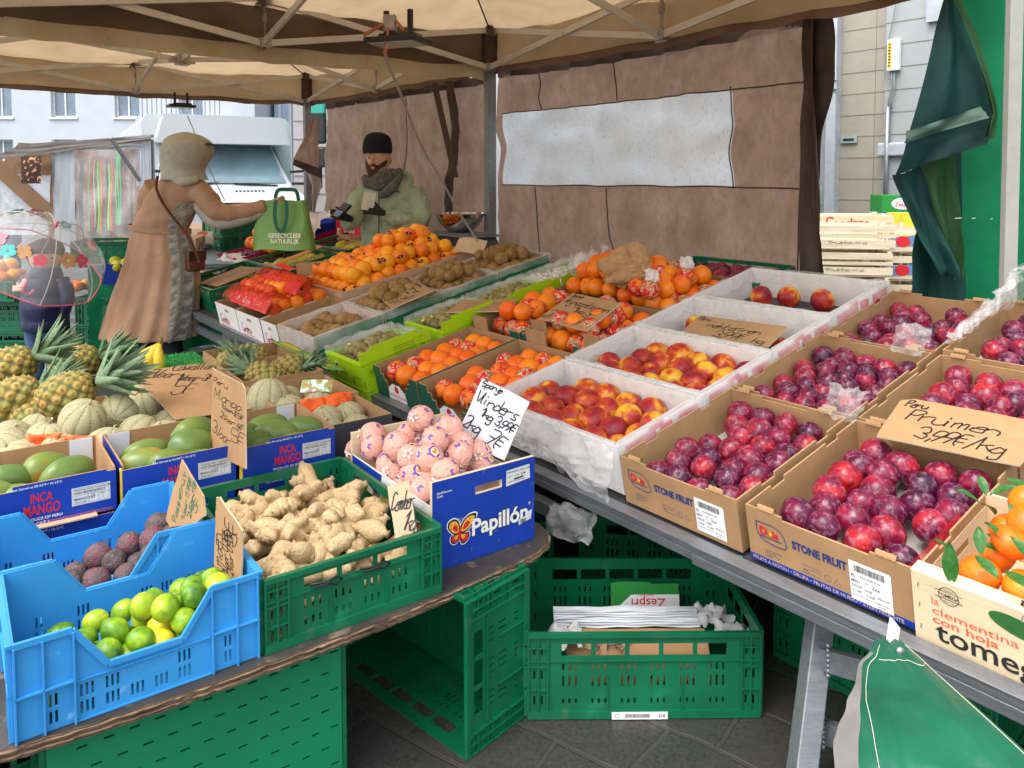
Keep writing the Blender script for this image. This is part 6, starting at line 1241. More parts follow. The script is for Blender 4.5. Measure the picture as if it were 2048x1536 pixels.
# ---- price boards of the low table
def psign(lab, BL, BR, TL, dd, lines, **k): return sign('price_sign', lab, Pd(*BL, dd[0]), Pd(*BR, dd[1]), Pd(*TL, dd[2]), lines, **k)
psign('large tilted kraft board offering melons, 2 for 5 euro', (350, 838), (519, 812), (261, 744), (2.745, 2.889, 3.088), [('Cavaillon', .12, .92, .15, .55, -14), ('1Voor 3€', .12, .70, .13, .45, -20), ('2Voor', -.24, .86, .17, .40, -26), ('5€', .0, .44, .30, .30, -14)], pen=.0042, pts=[(.0, 0), (1, -.02), (.58, 1.0), (-.38, 1)])
psign('tall narrow kraft board with mango prices, seen at an angle', (421, 905), (491, 938), (415, 738), (2.36, 2.16, 2.42), [('Peru', .05, .86, .065, .42, -4), ('Mango', .08, .68, .13, .78, -5), ('1Voor 2.5€', .30, .59, .055, .62, -6), ('2Voor 4€', .28, .47, .075, .64, -6), ('3Voor', .04, .27, .14, .54, -10), ('5€', .60, .25, .15, .34, -4)], pen=.0021, pts=[(.0, .02), (1, 0), (.94, .88), (.86, .93), (0, 1.02)])
psign('white ribbed price board reading vlinders, 2 kilo 7 euro', (915, 868), (1008, 922), (946, 746), (2.36, 2.24, 2.42), [('Spanje', .06, .88, .10, .40, 4), ('Vlinders', .04, .62, .19, .88, 0), ('1kg 3,99€', .25, .44, .15, .72, -2), ('2kg', .02, .16, .22, .34, 0), ('7€', .55, .10, .24, .32, -4)], pen=.0042, face=mat('white_ribbed_board', (.74, .76, .80), .7, .03, 5, .5, 1, stretch=(1, 180, 1)))
psign('pointed kraft board with green writing in the passion fruit crate', (338, 1052), (412, 1025), (352, 930), (1.90, 1.86, 1.93), [('Passiefruit', .20, .02, .10, .95, 60), ('1Voor 0.75€', .42, .0, .08, .80, 62), ('2Voor 1.5€', .60, .0, .08, .70, 64), ('5€', .74, .04, .20, .26, 50)], pen=.0018, inkm=inkg, pts=[(.0, -.02), (.6, -.12), (.98, -.05), (1.0, .28), (.62, 1.05), (.28, .62), (-.06, .14)])
psign('kraft board standing upright by the limes, its writing running upward', (428, 1165), (488, 1168), (442, 1010), (1.72, 1.66, 1.72), [('Limoen', .30, .06, .22, .85, 78), ('1Voor 0.35€', .52, .1, .12, .85, 78), ('2Voor 0.50€', .68, .1, .12, .80, 78), ('3€', .92, .45, .26, .45, 78)], pen=.0019, pts=[(-.02, .0), (.9, -.02), (1.15, .66), (.52, 1.10), (.42, 1.10)])
psign('small kraft board stuck in the ginger heap', (790, 1076), (834, 1062), (748, 982), (1.90, 1.90, 1.98), [('Gember', .02, .52, .34, 1.0, -10), ('1kg', .35, .10, .36, .55, -20)], pen=.0036, face=cardl)
m_ = MB(); m_.box((0, 0, 0), (.20, .12, .004)); o = m_.build('price_sign', cardl); o.matrix_world = Matrix.Translation(Pd(255, 800, 3.0)) @ Rz(12) @ Rx(12); d = MB(); hand(d, 'Ananas', .02, .03, .06, .17, .004); d.build('handwriting', ink, o, Tr(0, 0, .004)); tag(o, 'flat kraft board lying between the pineapples and the melons', 'price sign')

# ================================================================ below the tables
green_crate('green crate on the ground with the numbered white label, holding folded cardboard', mtx(Pz(1055, 1437, 0)+V((0, 0, .003)), V((.9998, .012, 0)), V((-.012, .9998, 0)), V((0, 0, 1))), .625, .40, .235, 'green plastic crates on the ground', labelled=True)
z216 = Pz(1055, 1437, 0)
m_ = MB(); m_.prism([(0, 0), (.165, 0), (.168, .095), (.10, .094), (.097, .099), (.02, .1), (0, .095)], 0, .003); zb = thing('carton_piece', 'green and white printed carton piece lying upside down in the ground crate', 'carton', Matrix.Translation(z216+V((.268, .345, .075))) @ Rx(78) @ Sc(1.27, 1.1, 1)); m_.build('board', flat('kiwi_green', (.02, .24, .04)), zb)
d = MB(); d.poly([(.02, .035), (.05, .065), (.168, .066), (.168, .004), (.03, .004)], .0036, mi=0); put_text(d, 'Zespri', -.125, -.052, .030, .0046, 1, bold=.02, width=.075, shear=.15) if False else None
zt = MB(); put_text(zt, 'Zespri', 0, 0, .034, .0046, 0, bold=.01, width=.085); put_text(zt, 'KIWIFRUIT', .03, -.012, .008, .0046, 0)
d.poly([(.11, .002), (.168, .002), (.168, .02), (.14, .022), (.118, .014)], .004, mi=2)
for k in range(6): d.poly([(.085+.004*k, .004), (.080+.008*k, .018-.002*abs(k-2.5)), (.086+.007*k, .018-.002*abs(k-2.5))], .0042, mi=3)
d.build('print', [white, redp, limep, flat('kiwi_green', (.02, .24, .04))], zb); zt.build('lettering', redp, zb, Tr(.135, .055, 0) @ Rz(180))
fc = thing('folded_cardboard', 'folded kraft cardboard with handwriting on its top, inside the ground crate', 'cardboard', Matrix.Translation(z216+V((.11, .07, .118))))
m_ = MB(); m_.grid(20, 10, lambda u, v: V((.40*u, .008+.075*v, .04*(1-(1-v)**2)-.02*(1-v)**3+.004*noise.noise(V((u*4, v*4, 0)))))); m_.build('sheet', card, fc, None, True)
m_ = MB(); m_.box((.0, .008, -.13), (.40, .014, .0)); m_.build('front_fold', card, fc); m_ = MB()
for k in range(7): m_.grid(16, 3, lambda u, v, k=k: V((-.03+.42*u, .09+.006*k+.03*v, .040+.004*k+.006*noise.noise(V((u*5, v, k))))))
m_.build('paper_sheets', mat('white_ribbed_board', (.74, .76, .80)), fc, None, True)
d = MB(); hand(d, 'kg 4/7 3', .03, -.10, .06, .32, .005); d.build('handwriting', ink, fc, Tr(0, .0075, 0) @ FRONT); d = MB(); hand(d, '3 k/', .05, .005, .035, .14, .004); d.build('top_handwriting', ink, fc, Tr(0, .012, .012) @ Rx(40))
for k, (x, y) in enumerate(((.06, .07), (.50, .16), (.54, .08))): tag(crumple(mat('grey_paper', (.5, .5, .5), .7), .10, .08, .05, 'paper', M=Matrix.Translation(z216+V((x, y, .15))), seed=k+90, n=14), ('crumpled paper at the left of the ground crate', 'crumpled paper at the right rear of the ground crate', 'crumpled paper at the right front of the ground crate')[k], 'paper')
# crate standing on its side, open to the left
pa, pb2 = Pz(930, 1520, 0), Pz(1050, 1428, 0); xd = (pb2-pa); xd.z = 0; xl = xd.length; xd.normalize(); yd = V((-xd.y, xd.x, 0))
green_crate('green crate standing on its side, mouth open to the left, beside the ground crate', mtx(pa+V((0, 0, .002)), V((0, 0, 1)), yd, -xd) @ Tr(0, 0, -.235), .40, .60, .235, 'green plastic crates on the ground')
# upright crate under the near edge showing its bottom
pa, pb2 = L(-.40, .02, 0), L(.20, .02, 0)
ub = thing('plastic_crate', 'green crate standing on edge with its slotted bottom facing out under the near table edge', 'plastic crate', L(-.405, .028, .002))
hs = []
for j in range(8):
    for i in range(12): x = .03+i*.047+(.023 if j % 2 else 0); z = .03+j*.045; hs.append((x, x+.019, z, z+.0045))
m_ = MB(); m_.sheet([(0, .6, 0, .395)], hs, .004, None, 0, 0, lambda x, z: (x, z)); m_.build('base_panel', mat('smooth_green_plastic', (.006, .20, .085), .35, .08, 4, .02, 40, over=((.03, .3, .15), 5, .6, .15, .4), coat=.2), ub)
for m, w_ in ((Tr(.6, 0, 0) @ Rz(90), .23), (Tr(0, .23, 0) @ Rz(-90), .23)): plastic_side(.23, .395, True, False).build('side_panel', gplast, ub, m)
m_ = MB(); m_.box((0, .004, .388), (.6, .23, .395)); m_.box((0, .004, 0), (.6, .23, .006)); m_.build('side_panel', gplast, ub)
green_crate('green crate standing behind the near one in the dark at the lower left', L(-.62, .32, .002), .45, .4, .235, 'green plastic crates on the ground')
for k, (x, y, d_) in enumerate(((1290, 1300, 0), (1560, 1340, 0))): pass
green_crate('dark green crate under the table right of the ground crate', Matrix.Translation(V((.80, 2.30, .002))) @ Rz(-52), .6, .4, .235, 'green plastic crates on the ground')
green_crate('dark green crate stacked far under the fruit table', Matrix.Translation(V((.25, 2.75, .002))) @ Rz(-6), .6, .4, .235, 'green plastic crates on the ground')
green_crate('dark green crate on top of the far one under the fruit table', Matrix.Translation(V((.27, 2.76, .24))) @ Rz(-4), .6, .4, .235, 'green plastic crates on the ground')
green_crate('green crate behind the ground crate under the table, left side', Matrix.Translation(V((-.45, 2.6, .002))) @ Rz(10), .6, .4, .235, 'green plastic crates on the ground')
# green tarp tied at the lower right
gt2 = thing('tarpaulin', 'green tarpaulin with grey hem tied to the table rail at the lower right', 'tarpaulin')
A = Pd(1748, 1268, 1.50); B = Pd(1640, 1720, 1.18); Cc = Pd(2120, 1590, 1.12); D_ = Pd(1810, 1285, 1.50)
m_ = MB()
Lf_ = [Pd(1668, 1640, 1.15), Pd(1664, 1480, 1.25), Pd(1680, 1380, 1.34), Pd(1722, 1318, 1.42), Pd(1752, 1276, 1.48)]; Rt_ = [Pd(2330, 1800, .98), Pd(2130, 1580, 1.10), Pd(1960, 1420, 1.26), Pd(1870, 1340, 1.38), Pd(1800, 1278, 1.47)]
def at_(R, v): k = v*(len(R)-1); i = min(int(k), len(R)-2); f = k-i; return R[i].lerp(R[i+1], f)
tf = lambda u, v, o=0: at_(Lf_, v).lerp(at_(Rt_, v), u)+V((0, -1, .25))*(.05*math.sin(PI*u)*(1-v)**.5*1+.030*math.sin(u*8+v*3+2*noise.noise(V((u*2, v*2, 5))))*(1-v)**.7+.030*noise.noise(V((u*4, v*3, 0)))+.008*noise.noise(V((u*12, v*9, 0)))+o)
m_.grid(40, 44, tf); m_.build('sheet', mat('green_pvc_sheet', (.005, .12, .065), .36, stops=[(.35, (.003, .07, .04)), (.65, (.007, .14, .075))], vs=3, bump=.4, bs=10, coat=.1), gt2, None, True)
m_ = MB(); m_.grid(6, 30, lambda u, v: tf(-.01+.085*u*(1-.3*v), v*.86, .004)); m_.build('grey_hem', mat('grey_webbing_hem', (.155, .15, .14), .7, .15, 14, .2, 50), gt2, None, True)
m_ = MB()
for uu in (.97, .15): m_.tube([tf(uu*(1-.3*v_/30) if uu < .5 else uu, v_/30*.95, .006) for v_ in range(31)], .0007, 4)
m_.tube([tf(.17+.8*k/20, .80-.05*math.sin(PI*k/20)*-1, .006) for k in range(21)], .0007, 4); m_.build('stitching', mat('pale_thread', (.55, .52, .42), .7), gt2)
m_ = MB(); c = tf(.55, .93, .007); m_.tube([c, c+V((0, -.004, .001))], .008, 12); m_.build('eyelet', alu, gt2, None, True)
m_ = MB(); m_.bar(Pd(1783, 1290, 1.46), Pd(1790, 1245, 1.50), .03, .003, V((0, -1, 0))); m_.build('tie_strap', mat('pale_strap', (.6, .6, .58), .6), gt2)
# ================================================================ people
def wrinkle(o, st=.02, sz=.10, sd=0):
    t = bpy.data.textures.new('folds', 'CLOUDS'); t.noise_scale = sz; t.noise_depth = 2; t.noise_basis = 'VORONOI_F2_F1' if sd else 'ORIGINAL_PERLIN'
    m = o.modifiers.new('folds', 'DISPLACE'); m.texture = t; m.strength = st; m.mid_level = .5; m.texture_coords = 'LOCAL'; return o
def remesh(o, vx, sm=True):
    m = o.modifiers.new('remesh', 'REMESH'); m.mode = 'VOXEL'; m.voxel_size = vx; m.use_smooth_shade = sm
    s = o.modifiers.new('smooth', 'SMOOTH'); s.iterations = 3; s.factor = .5; return o
def loft(mb, secs, n=48, per=6, fold=None, cap=True, ex=2.0):
    """secs: (centre vector, half width x, half depth y)"""
    P = []
    q = [secs[0]]+list(secs)+[secs[-1]]
    for i in range(1, len(q)-2):
        for k in range(per):
            t = k/per; a, b, c, d = q[i-1], q[i], q[i+1], q[i+2]
            cr = lambda A, B, Cx, D: .5*((2*B)+(-A+Cx)*t+(2*A-5*B+4*Cx-D)*t*t+(-A+3*B-3*Cx+D)*t**3)
            P.append((cr(a[0], b[0], c[0], d[0]), cr(a[1], b[1], c[1], d[1]), cr(a[2], b[2], c[2], d[2])))
    P.append(secs[-1]); m = len(P)-1
    def fn(u, v):
        c, rx, ry = P[int(round(v*m))]; th = u*2*PI; f = fold(th, v) if fold else 1; cc, s_ = math.cos(th), math.sin(th)
        return c+V((rx*f*math.copysign(abs(cc)**(2/ex), cc), ry*f*math.copysign(abs(s_)**(2/ex), s_), 0))
    mb.grid(n, m, fn, cu=True)
    if cap:
        base = len(mb.v)-n*(m+1); mb.f.append(tuple(base+j for j in range(n-1, -1, -1))); mb.mi.append(0); mb.f.append(tuple(base+n*m+j for j in range(n))); mb.mi.append(0)
    return fn
def hand_mesh(mb, M, s=1.0, curl=40, thumb=1, spread=6):
    """right-handed frame: +Y along the fingers, +Z out of the back of the hand, X toward the thumb"""
    P = lambda a: M @ (V(a)*s)
    mb.tube([P((0, -.04, 0)), P((0, .0, 0)), P((.0, .04, .002)), P((.0, .085, 0))], [.026*s, .036*s, .042*s, .038*s], 10, sq=.5)
    for k, (x, l) in enumerate(((.030, .068), (.010, .078), (-.010, .072), (-.029, .055))):
        a = math.radians(spread*(1.5-k)); c = 0; p = V((x, .08, 0)); pts = [P(p)]
        for j, f in enumerate((.45, .32, .25)):
            c += math.radians(curl*(.7 if j == 0 else 1.0)); p = p+V((math.sin(a)*math.cos(c), math.cos(c)*math.cos(a), -math.sin(c)))*l*f; pts.append(P(p))
        mb.tube([P((x*.8, .05, 0))]+pts, [.0105*s, .0105*s, .010*s, .009*s, .0075*s], 7)
    p = V((.034*thumb, .02, -.002)); mb.tube([P((.01*thumb, .0, 0)), P(p), P(p+V((.026*thumb, .030, -.012))), P(p+V((.034*thumb, .058, -.026)))], [.014*s, .013*s, .011*s, .009*s], 7)
def limb(mb, pts, rs, per=5, n=14, wr=0.0, seed=0):
    pts = [V(p) for p in pts]; q = [pts[0]]+pts+[pts[-1]]; rr = [rs[0]]+list(rs)+[rs[-1]]; o, r2 = [], []
    for i in range(1, len(q)-2):
        for k in range(per):
            t = k/per; a, b, c, d = q[i-1], q[i], q[i+1], q[i+2]; o.append(.5*((2*b)+(-a+c)*t+(2*a-5*b+4*c-d)*t*t+(-a+3*b-3*c+d)*t**3))
            r2.append((rr[i]+(rr[i+1]-rr[i])*t)*(1+wr*math.sin(len(o)*1.9+seed)))
    o.append(pts[-1]); r2.append(rs[-1]); mb.tube(o, r2, n)
skin = mat('skin', (.64, .35, .24), .5, .08, 6, .05, 60, sss=.08, over=((.58, .20, .15), 8, .6, .2, .3))
jeans = mat('jeans', (.045, .09, .17), .8, .25, 12, .3, 60); darkc = mat('dark_trousers', (.012, .014, .022), .8, .2, 12, .2, 40)
shoe = mat('dark_shoe', (.02, .02, .022), .5)
tan = mat('camel_wool_coat', (.36, .20, .10), .85, stops=[(.3, (.36, .205, .12)), (.7, (.47, .285, .18))], vs=4, bump=.5, bs=14)
greyw = mat('grey_felt', (.36, .34, .30), .9, .12, 16, .25, 60); hoodm = mat('oatmeal_knit_hood', (.46, .44, .36), .95, .10, 30, .5, 45); leather = mat('brown_leather', (.13, .05, .02), .45, .2, 9, .1, 20)
# ---- woman in the camel coat, seen from behind
DW = 5.6; WB = Pd(345, 700, DW); WB.z = 0; wm_ = thing('person', 'person in long camel coat and oatmeal hood, seen from behind, reaching over the crates', 'person', Matrix.Translation(WB)); WI = Matrix.Translation(-WB)
W = lambda px, py, dy=0: Pd(px, py, DW+dy)
k_ = DW/FP
def secpx(py, xl, xr, dp, dy=0): return (W((xl+xr)/2, py, dy), (xr-xl)/2*k_, dp)
body = MB()
loft(body, [secpx(352, 340, 385, .06), secpx(375, 318, 398, .10), secpx(420, 298, 385, .12), secpx(460, 272, 368, .12), secpx(520, 275, 375, .14), secpx(600, 280, 370, .14), secpx(650, 285, 365, .12)], 24)
for x0, x1, dy in ((300, 290, .06), (345, 352, -.06)):
    limb(body, [W(x0, 600, dy), W(x0, 680, dy), W(x1, 740, dy), V((W(x1, 740, dy).x, W(x1, 740, dy).y, .08))], [.085, .065, .055, .05])
hM = mtx(W(535, 408, -.05), V((.1, .35, -.9)).normalized(), V((1, .05, .18)).normalized(), V((.1, .35, -.9)).cross(V((1, .05, .18))).normalized())
hand_mesh(body, hM, .95, 30); limb(body, [W(400, 385, -.05), W(430, 420, -.1), W(530, 410, -.05)], [.06, .045, .032])
limb(body, [W(372, 345), W(378, 320)], [.055, .06]); 
loft(body, [(W(380, 345), .04, .05), (W(383, 325), .075, .09), (W(382, 300), .085, .10), (W(378, 282), .07, .08), (W(376, 272), .02, .02)], 24)
body.tube([W(410, 312, -.02), W(419, 318, -.02)], [.02, .009], 8)                     # nose tip showing past the hood
remesh(body.build('body', skin, wm_, WI, True), .009)
t_ = MB()
for x0, x1, dy in ((300, 292, .06), (342, 350, -.06)): limb(t_, [W(x0, 600, dy), W(x0, 690, dy), V((W(x1, 740, dy).x, W(x1, 740, dy).y, .10))], [.10, .08, .07], wr=.03)
t_.build('trousers', darkc, wm_, WI, True)
t_ = MB()
for x1, dy in ((292, .06), (350, -.06)): p = W(x1, 740, dy); limb(t_, [V((p.x-.02, p.y+.10, .05)), V((p.x, p.y, .06)), V((p.x+.05, p.y-.12, .035))], [.035, .055, .035])
t_.build('shoe', shoe, wm_, WI, True)
coat = MB()
def cfold(th, v):
    lo_ = max(0, (v-.42)/.58); return 1+.05*lo_*math.sin(th*7+v*2+2*noise.noise(V((th, v*3, 0))))+.05*lo_**.6*math.sin(th*15-1+v*3)+.035*noise.noise(V((math.cos(th)*2, math.sin(th)*2, v*9)))+.018*math.sin(v*60+th*3)*max(0, 1-abs(v-.4)*8)
CS = [secpx(344, 352, 392, .055), secpx(356, 326, 400, .10), secpx(376, 308, 408, .135), secpx(405, 290, 402, .150), secpx(435, 272, 386, .150), secpx(458, 264, 377, .145), secpx(480, 261, 382, .165), secpx(530, 250, 394, .20), secpx(590, 231, 397, .235), secpx(640, 217, 394, .265), secpx(672, 207, 391, .28)]
cfn = loft(coat, CS, 72, 6, cfold)
limb(coat, [W(392, 378, -.02), W(412, 396, -.06), W(436, 424, -.10), W(480, 425, -.08), W(532, 411, -.05)], [.085, .082, .072, .060, .050], wr=.07)
limb(coat, [W(312, 372, .03), W(296, 410, .09), W(300, 450, .16)], [.085, .08, .065], wr=.05)
wrinkle(remesh(coat.build('coat', tan, wm_, WI, True), .010), .014, .10)
gi = MB()      # grey side panel
gi.grid(14, 70, lambda u, v: (lambda p, c: c+(p-c)*1.075)(cfn((-.065-.115*u*(1-.1*v)+.030*v)+(0 if v > .2 else 0), round((.30+.695*v)*60)/60), CS[0][0]*0+V((W((264+377)/2, 450).x, WB.y, cfn(0, round((.30+.695*v)*60)/60).z))))
gi.build('grey_panel', greyw, wm_, WI, True)
gi = MB(); limb(gi, [W(396, 408, -.05), W(428, 444, -.10), W(480, 441, -.08), W(528, 423, -.05)], [.045, .046, .041, .032]); gi.build('grey_sleeve_panel', greyw, wm_, WI, True)
bl_ = MB(); bl_.grid(60, 3, lambda u, v: (lambda c: c+V((.208*1.04*math.cos(u*2*PI)*(1), .155*1.04*math.sin(u*2*PI), .018-.036*v)))(W(320.5, 458+10*math.cos(u*2*PI)*.0+6*math.cos(u*2*PI))), cu=True); bl_.build('belt', tan, wm_, WI, True)
hd = MB()
loft(hd, [(W(368, 360), .17, .14), (W(367, 350), .155, .14), (W(367, 338), .150, .14), (W(371, 320), .170, .16), (W(374, 302), .182, .17), (W(374, 285), .165, .16), (W(372, 272), .11, .11), (W(372, 265), .03, .03)], 40, 5, lambda th, v: 1+.02*math.sin(th*5+v*9)+.02*noise.noise(V((math.cos(th)*3, math.sin(th)*3, v*5))))
wrinkle(hd.build('hood', hoodm, wm_, WI, True), .012, .08)
hd = MB(); limb(hd, [W(335, 350, -.05), W(365, 362, -.11), W(396, 358, -.08)], [.03, .04, .025]); hd.build('hood_collar', hoodm, wm_, WI, True)
cp = MB(); cp.grid(10, 8, lambda u, v: W(408+20*v, 287+4*u-3*v+6*v*v, -.07+.14*u)+V((0, 0, .012*math.sin(u*PI)))); cp.build('cap_brim', mat('dark_cap', (.05, .04, .035), .7), wm_, WI, True)
st_ = MB(); 
sp_ = smooth([(316, 352), (312, 372), (322, 400), (342, 430), (362, 455), (378, 478), (392, 505), (398, 520)], 5)
for i in range(len(sp_)-1): 
    a, b_ = sp_[i], sp_[i+1]; dd = lambda p: -.150-.03*math.sin(PI*min(1, (p[1]-350)/170))
    st_.bar(W(a[0], a[1], dd(a)), W(b_[0], b_[1], dd(b_)), .008, .034, V((0, 1, 0)))
st_.build('bag_strap', leather, wm_, WI)
bgp = thing('handbag', 'small brown leather bag hanging at the hip of the camel coat', 'bag', mtx(W(390, 515, -.06), V((.5, .86, 0)), V((-.86, .5, 0)), V((0, 0, 1))) @ Sc(.72, .8, .8))
m_ = MB(); m_.box((-.10, -.035, -.12), (.10, .035, .06)); m_.build('bag_body', leather, bgp, None, True, bevel=.02); m_ = MB(); m_.box((-.102, -.040, -.03), (.102, -.034, .062)); m_.build('flap', mat('dark_leather', (.07, .03, .015), .4), bgp, None, bevel=.01); m_ = MB(); m_.tube([(0, -.042, -.03), (0, -.052, -.03)], .014, 10); m_.build('clasp', alu, bgp)
# ---- vendor
DS = 6.0; SB = Pd(785, 700, DS); SB.z = 0; vp = thing('person', 'vendor in green jacket, black beanie and grey scarf holding a card reader and a receipt', 'person', Matrix.Translation(SB)); SI = Matrix.Translation(-SB)
Q = lambda px, py, dy=0: Pd(px, py, DS+dy); ks = DS/FP
def sq(py, xl, xr, dp, dy=0): return (Q((xl+xr)/2, py, dy), (xr-xl)/2*ks, dp)
bd = MB(); loft(bd, [sq(362, 755, 805, .06), sq(385, 735, 830, .10), sq(440, 735, 830, .11), sq(500, 740, 826, .11), sq(560, 745, 822, .11), sq(600, 748, 820, .10)], 24)
for x, dy in ((765, .05), (803, -.03)): limb(bd, [Q(x, 580, dy), Q(x, 680, dy), V((Q(x, 680).x, DS+dy, .07))], [.09, .065, .05])
limb(bd, [Q(768, 365, -.0), Q(762, 345, -.02)], [.065, .062])
loft(bd, [(Q(752, 352, -.05), .045, .05), (Q(753, 342, -.05), .072, .085), (Q(755, 328, -.03), .088, .10), (Q(757, 312, -.02), .092, .11), (Q(757, 296, -.0), .090, .11), (Q(757, 280, .0), .07, .08), (Q(757, 274), .02, .03)], 30)
bd.tube([Q(747, 311, -.125), Q(742, 322, -.155), Q(741, 327, -.155), Q(745, 330, -.13)], [.010, .017, .020, .012], 8)
for x in (737, 757): bd.tube([Q(x-5, 309, -.115), Q(x, 307, -.13), Q(x+6, 309, -.11)], [.006, .009, .006], 6)
bd.tube([Q(779, 312, -.0), Q(781, 320, .0), Q(779, 329, .0)], [.012, .018, .008], 8)
bd.tube([Q(740, 335, -.125), Q(747, 334, -.14), Q(754, 336, -.125)], [.006, .009, .006], 6)
remesh(bd.build('body', skin, vp, SI, True), .007)
ey = MB()
for x in (738.5, 753): ey.tube([Q(x-3, 315, -.118), Q(x, 316, -.128), Q(x+4, 315, -.117)], [.003, .006, .003], 6)
ey.build('eyelid', mat('eyelid', (.22, .10, .07), .5), vp, SI, True)
ey = MB()
for x in (737, 754): ey.tube([Q(x-6, 307, -.118), Q(x, 305, -.134), Q(x+7, 307.5, -.115)], [.003, .006, .003], 6)
beard = mat('dark_beard', (.085, .048, .032), .9, .4, 60, .8, 110)
ey.build('eyebrow', beard, vp, SI, True)
m_ = MB()
def bdf(u, v):
    th = -PI*.5+(u-.5)*PI*1.12; y = 322+12*math.exp(-((u-.46)/.22)**2)+(32-10*math.exp(-((u-.46)/.22)**2))*v; r_ = .098*(1-.42*v**1.6); c = Q(755-3*v, y, -.03-.015*v); lip = .022*math.exp(-((u-.45)/.13)**2)*math.exp(-((v-.35)/.2)**2)
    dip = -18*math.exp(-((u-.47)/.15)**2)*(1-v)**6*-.0; p = c+V((r_*.92*math.cos(th), (r_*1.06)*math.sin(th), 0)); k = 1.0+.03*noise.noise(V((u*30, v*30, 0)))
    return p+V((0, -.006, .018*abs(u-.5)*2*(1-v)))+V((0, -lip*0, 0))
m_.grid(30, 14, bdf); m_.build('beard', beard, vp, SI, True)
m_ = MB(); m_.tube([Q(737, 332, -.138), Q(746, 329.5, -.152), Q(756, 333, -.138)], [.006, .011, .006], 7); m_.build('moustache', beard, vp, SI, True)
m_ = MB(); m_.tube([Q(742, 338, -.140), Q(747, 338.5, -.148), Q(752, 338, -.140)], [.003, .006, .003], 6); m_.build('lips', mat('lips', (.45, .12, .10), .5), vp, SI, True)
m_ = MB(); bn_ = lambda th, v: 1+.012*math.sin(th*26)+.01*noise.noise(V((th*3, v*9, 0)))
loft(m_, [(Q(755, 307, -.02), .108, .122), (Q(755, 298, -.01), .112, .126), (Q(755, 285), .108, .122), (Q(755, 274), .092, .10), (Q(754, 267), .06, .065), (Q(754, 264.5), .02, .02)], 60, 5, bn_); m_.build('beanie', mat('navy_knit', (.008, .011, .022), .9, .3, 60, .8, 120), vp, SI, True)
jk = mat('sage_jacket', (.22, .29, .18), .6, stops=[(.3, (.27, .34, .22)), (.7, (.39, .47, .32))], vs=4, bump=.6, bs=9)
m_ = MB(); loft(m_, [sq(352, 757, 806, .08), sq(368, 738, 824, .115), sq(390, 722, 840, .135), sq(430, 722, 842, .145), sq(480, 722, 842, .15), sq(540, 722, 842, .15), sq(575, 725, 840, .15)], 48, 6, lambda th, v: 1+.03*noise.noise(V((math.cos(th)*3, math.sin(th)*3, v*7)))+.012*math.sin(v*40+th*4))
limb(m_, [Q(730, 385), Q(712, 410, -.07), Q(708, 440, -.16), Q(690, 445, -.26)], [.085, .078, .066, .050], wr=.05)
limb(m_, [Q(826, 386), Q(842, 420, -.05), Q(836, 448, -.12), Q(800, 440, -.22), Q(766, 427, -.28)], [.085, .080, .072, .062, .050], wr=.05)
wrinkle(remesh(m_.build('jacket', jk, vp, SI, True), .010), .045, .07)
m_ = MB(); limb(m_, [Q(795, 345, .06), Q(816, 352, .07), Q(818, 366, .04), Q(800, 376, .0)], [.03, .035, .035, .02]); m_.build('hood_collar', jk, vp, SI, True)
m_ = MB(); m_.tube([Q(757, 372, -.16), Q(758, 420, -.165), Q(757, 480, -.17)], .005, 5); m_.tube([Q(757, 372, -.15), Q(775, 380, -.15), Q(800, 384, -.135)], .004, 5); m_.build('zip', mat('dark_green_zip', (.05, .075, .045), .5), vp, SI)
sm_ = mat('grey_knit_scarf', (.13, .12, .105), .95, .45, 50, .9, 70)
m_ = MB()
for k, (y0, r_) in enumerate(((352, .032), (361, .036), (369, .034))):
    m_.tube([Q(765+(34-3*k)*math.cos(a*PI/12), y0-9*math.cos(a*PI/12)*(1-.2*k)+4*math.sin(a*.9+k), -.02-.115*math.sin(a*PI/12)) for a in range(24)]+[Q(765+34-3*k, y0-9, -.02)], r_, 10)
m_.tube([Q(800, 352, -.12), Q(785, 375, -.16), Q(768, 388, -.17), Q(757, 395, -.165)], [.03, .04, .034, .01], 10); m_.build('scarf', sm_, vp, SI, True)
gl = mat('black_glove', (.012, .012, .014), .7, .3, 20, .3, 50)
m_ = MB(); hand_mesh(m_, mtx(Q(696, 436, -.30), V((-.2, .2, .9)).normalized(), V((-.85, -.35, .3)).normalized(), V((-.2, .2, .9)).cross(V((-.85, -.35, .3))).normalized()), .98, 38); remesh(m_.build('glove', gl, vp, SI, True), .006)
m_ = MB(); hand_mesh(m_, mtx(Q(760, 424, -.33), V((.2, .2, .9)).normalized(), V((-1, -.1, .25)).normalized(), V((.2, .2, .9)).cross(V((-1, -.1, .25))).normalized()), .98, 26); remesh(m_.build('glove', gl, vp, SI, True), .006)
tm = thing('card_reader', 'black card reader with lit keypad held out by the vendor', 'card reader', mtx(Q(661, 430, -.42), V((.80, -.28, .22)).normalized(), V((-.35, -.2, .9)).normalized()*1.0, V((.80, -.28, .22)).cross(V((-.35, -.2, .9))).normalized()))
tm.matrix_world = Matrix.Translation(Q(660, 432, -.40)) @ Rz(-14) @ Rx(40) @ Rz(-20)
m_ = MB(); m_.box((0, 0, -.02), (.075, .16, 0)); m_.build('housing', mat('black_plastic', (.02, .02, .022), .35), tm, None, bevel=.006)
m_ = MB(); m_.box((.01, .09, .0005), (.065, .145, .0015)); m_.build('screen', mat('dim_screen', (.07, .09, .09), .15), tm)
km = flat('pale_blue_key', (.35, .45, .85)); kg = flat('green_key', (.05, .5, .1)); kr = flat('red_key', (.6, .03, .02)); ky = flat('yellow_key', (.75, .6, .05))
m_ = MB()
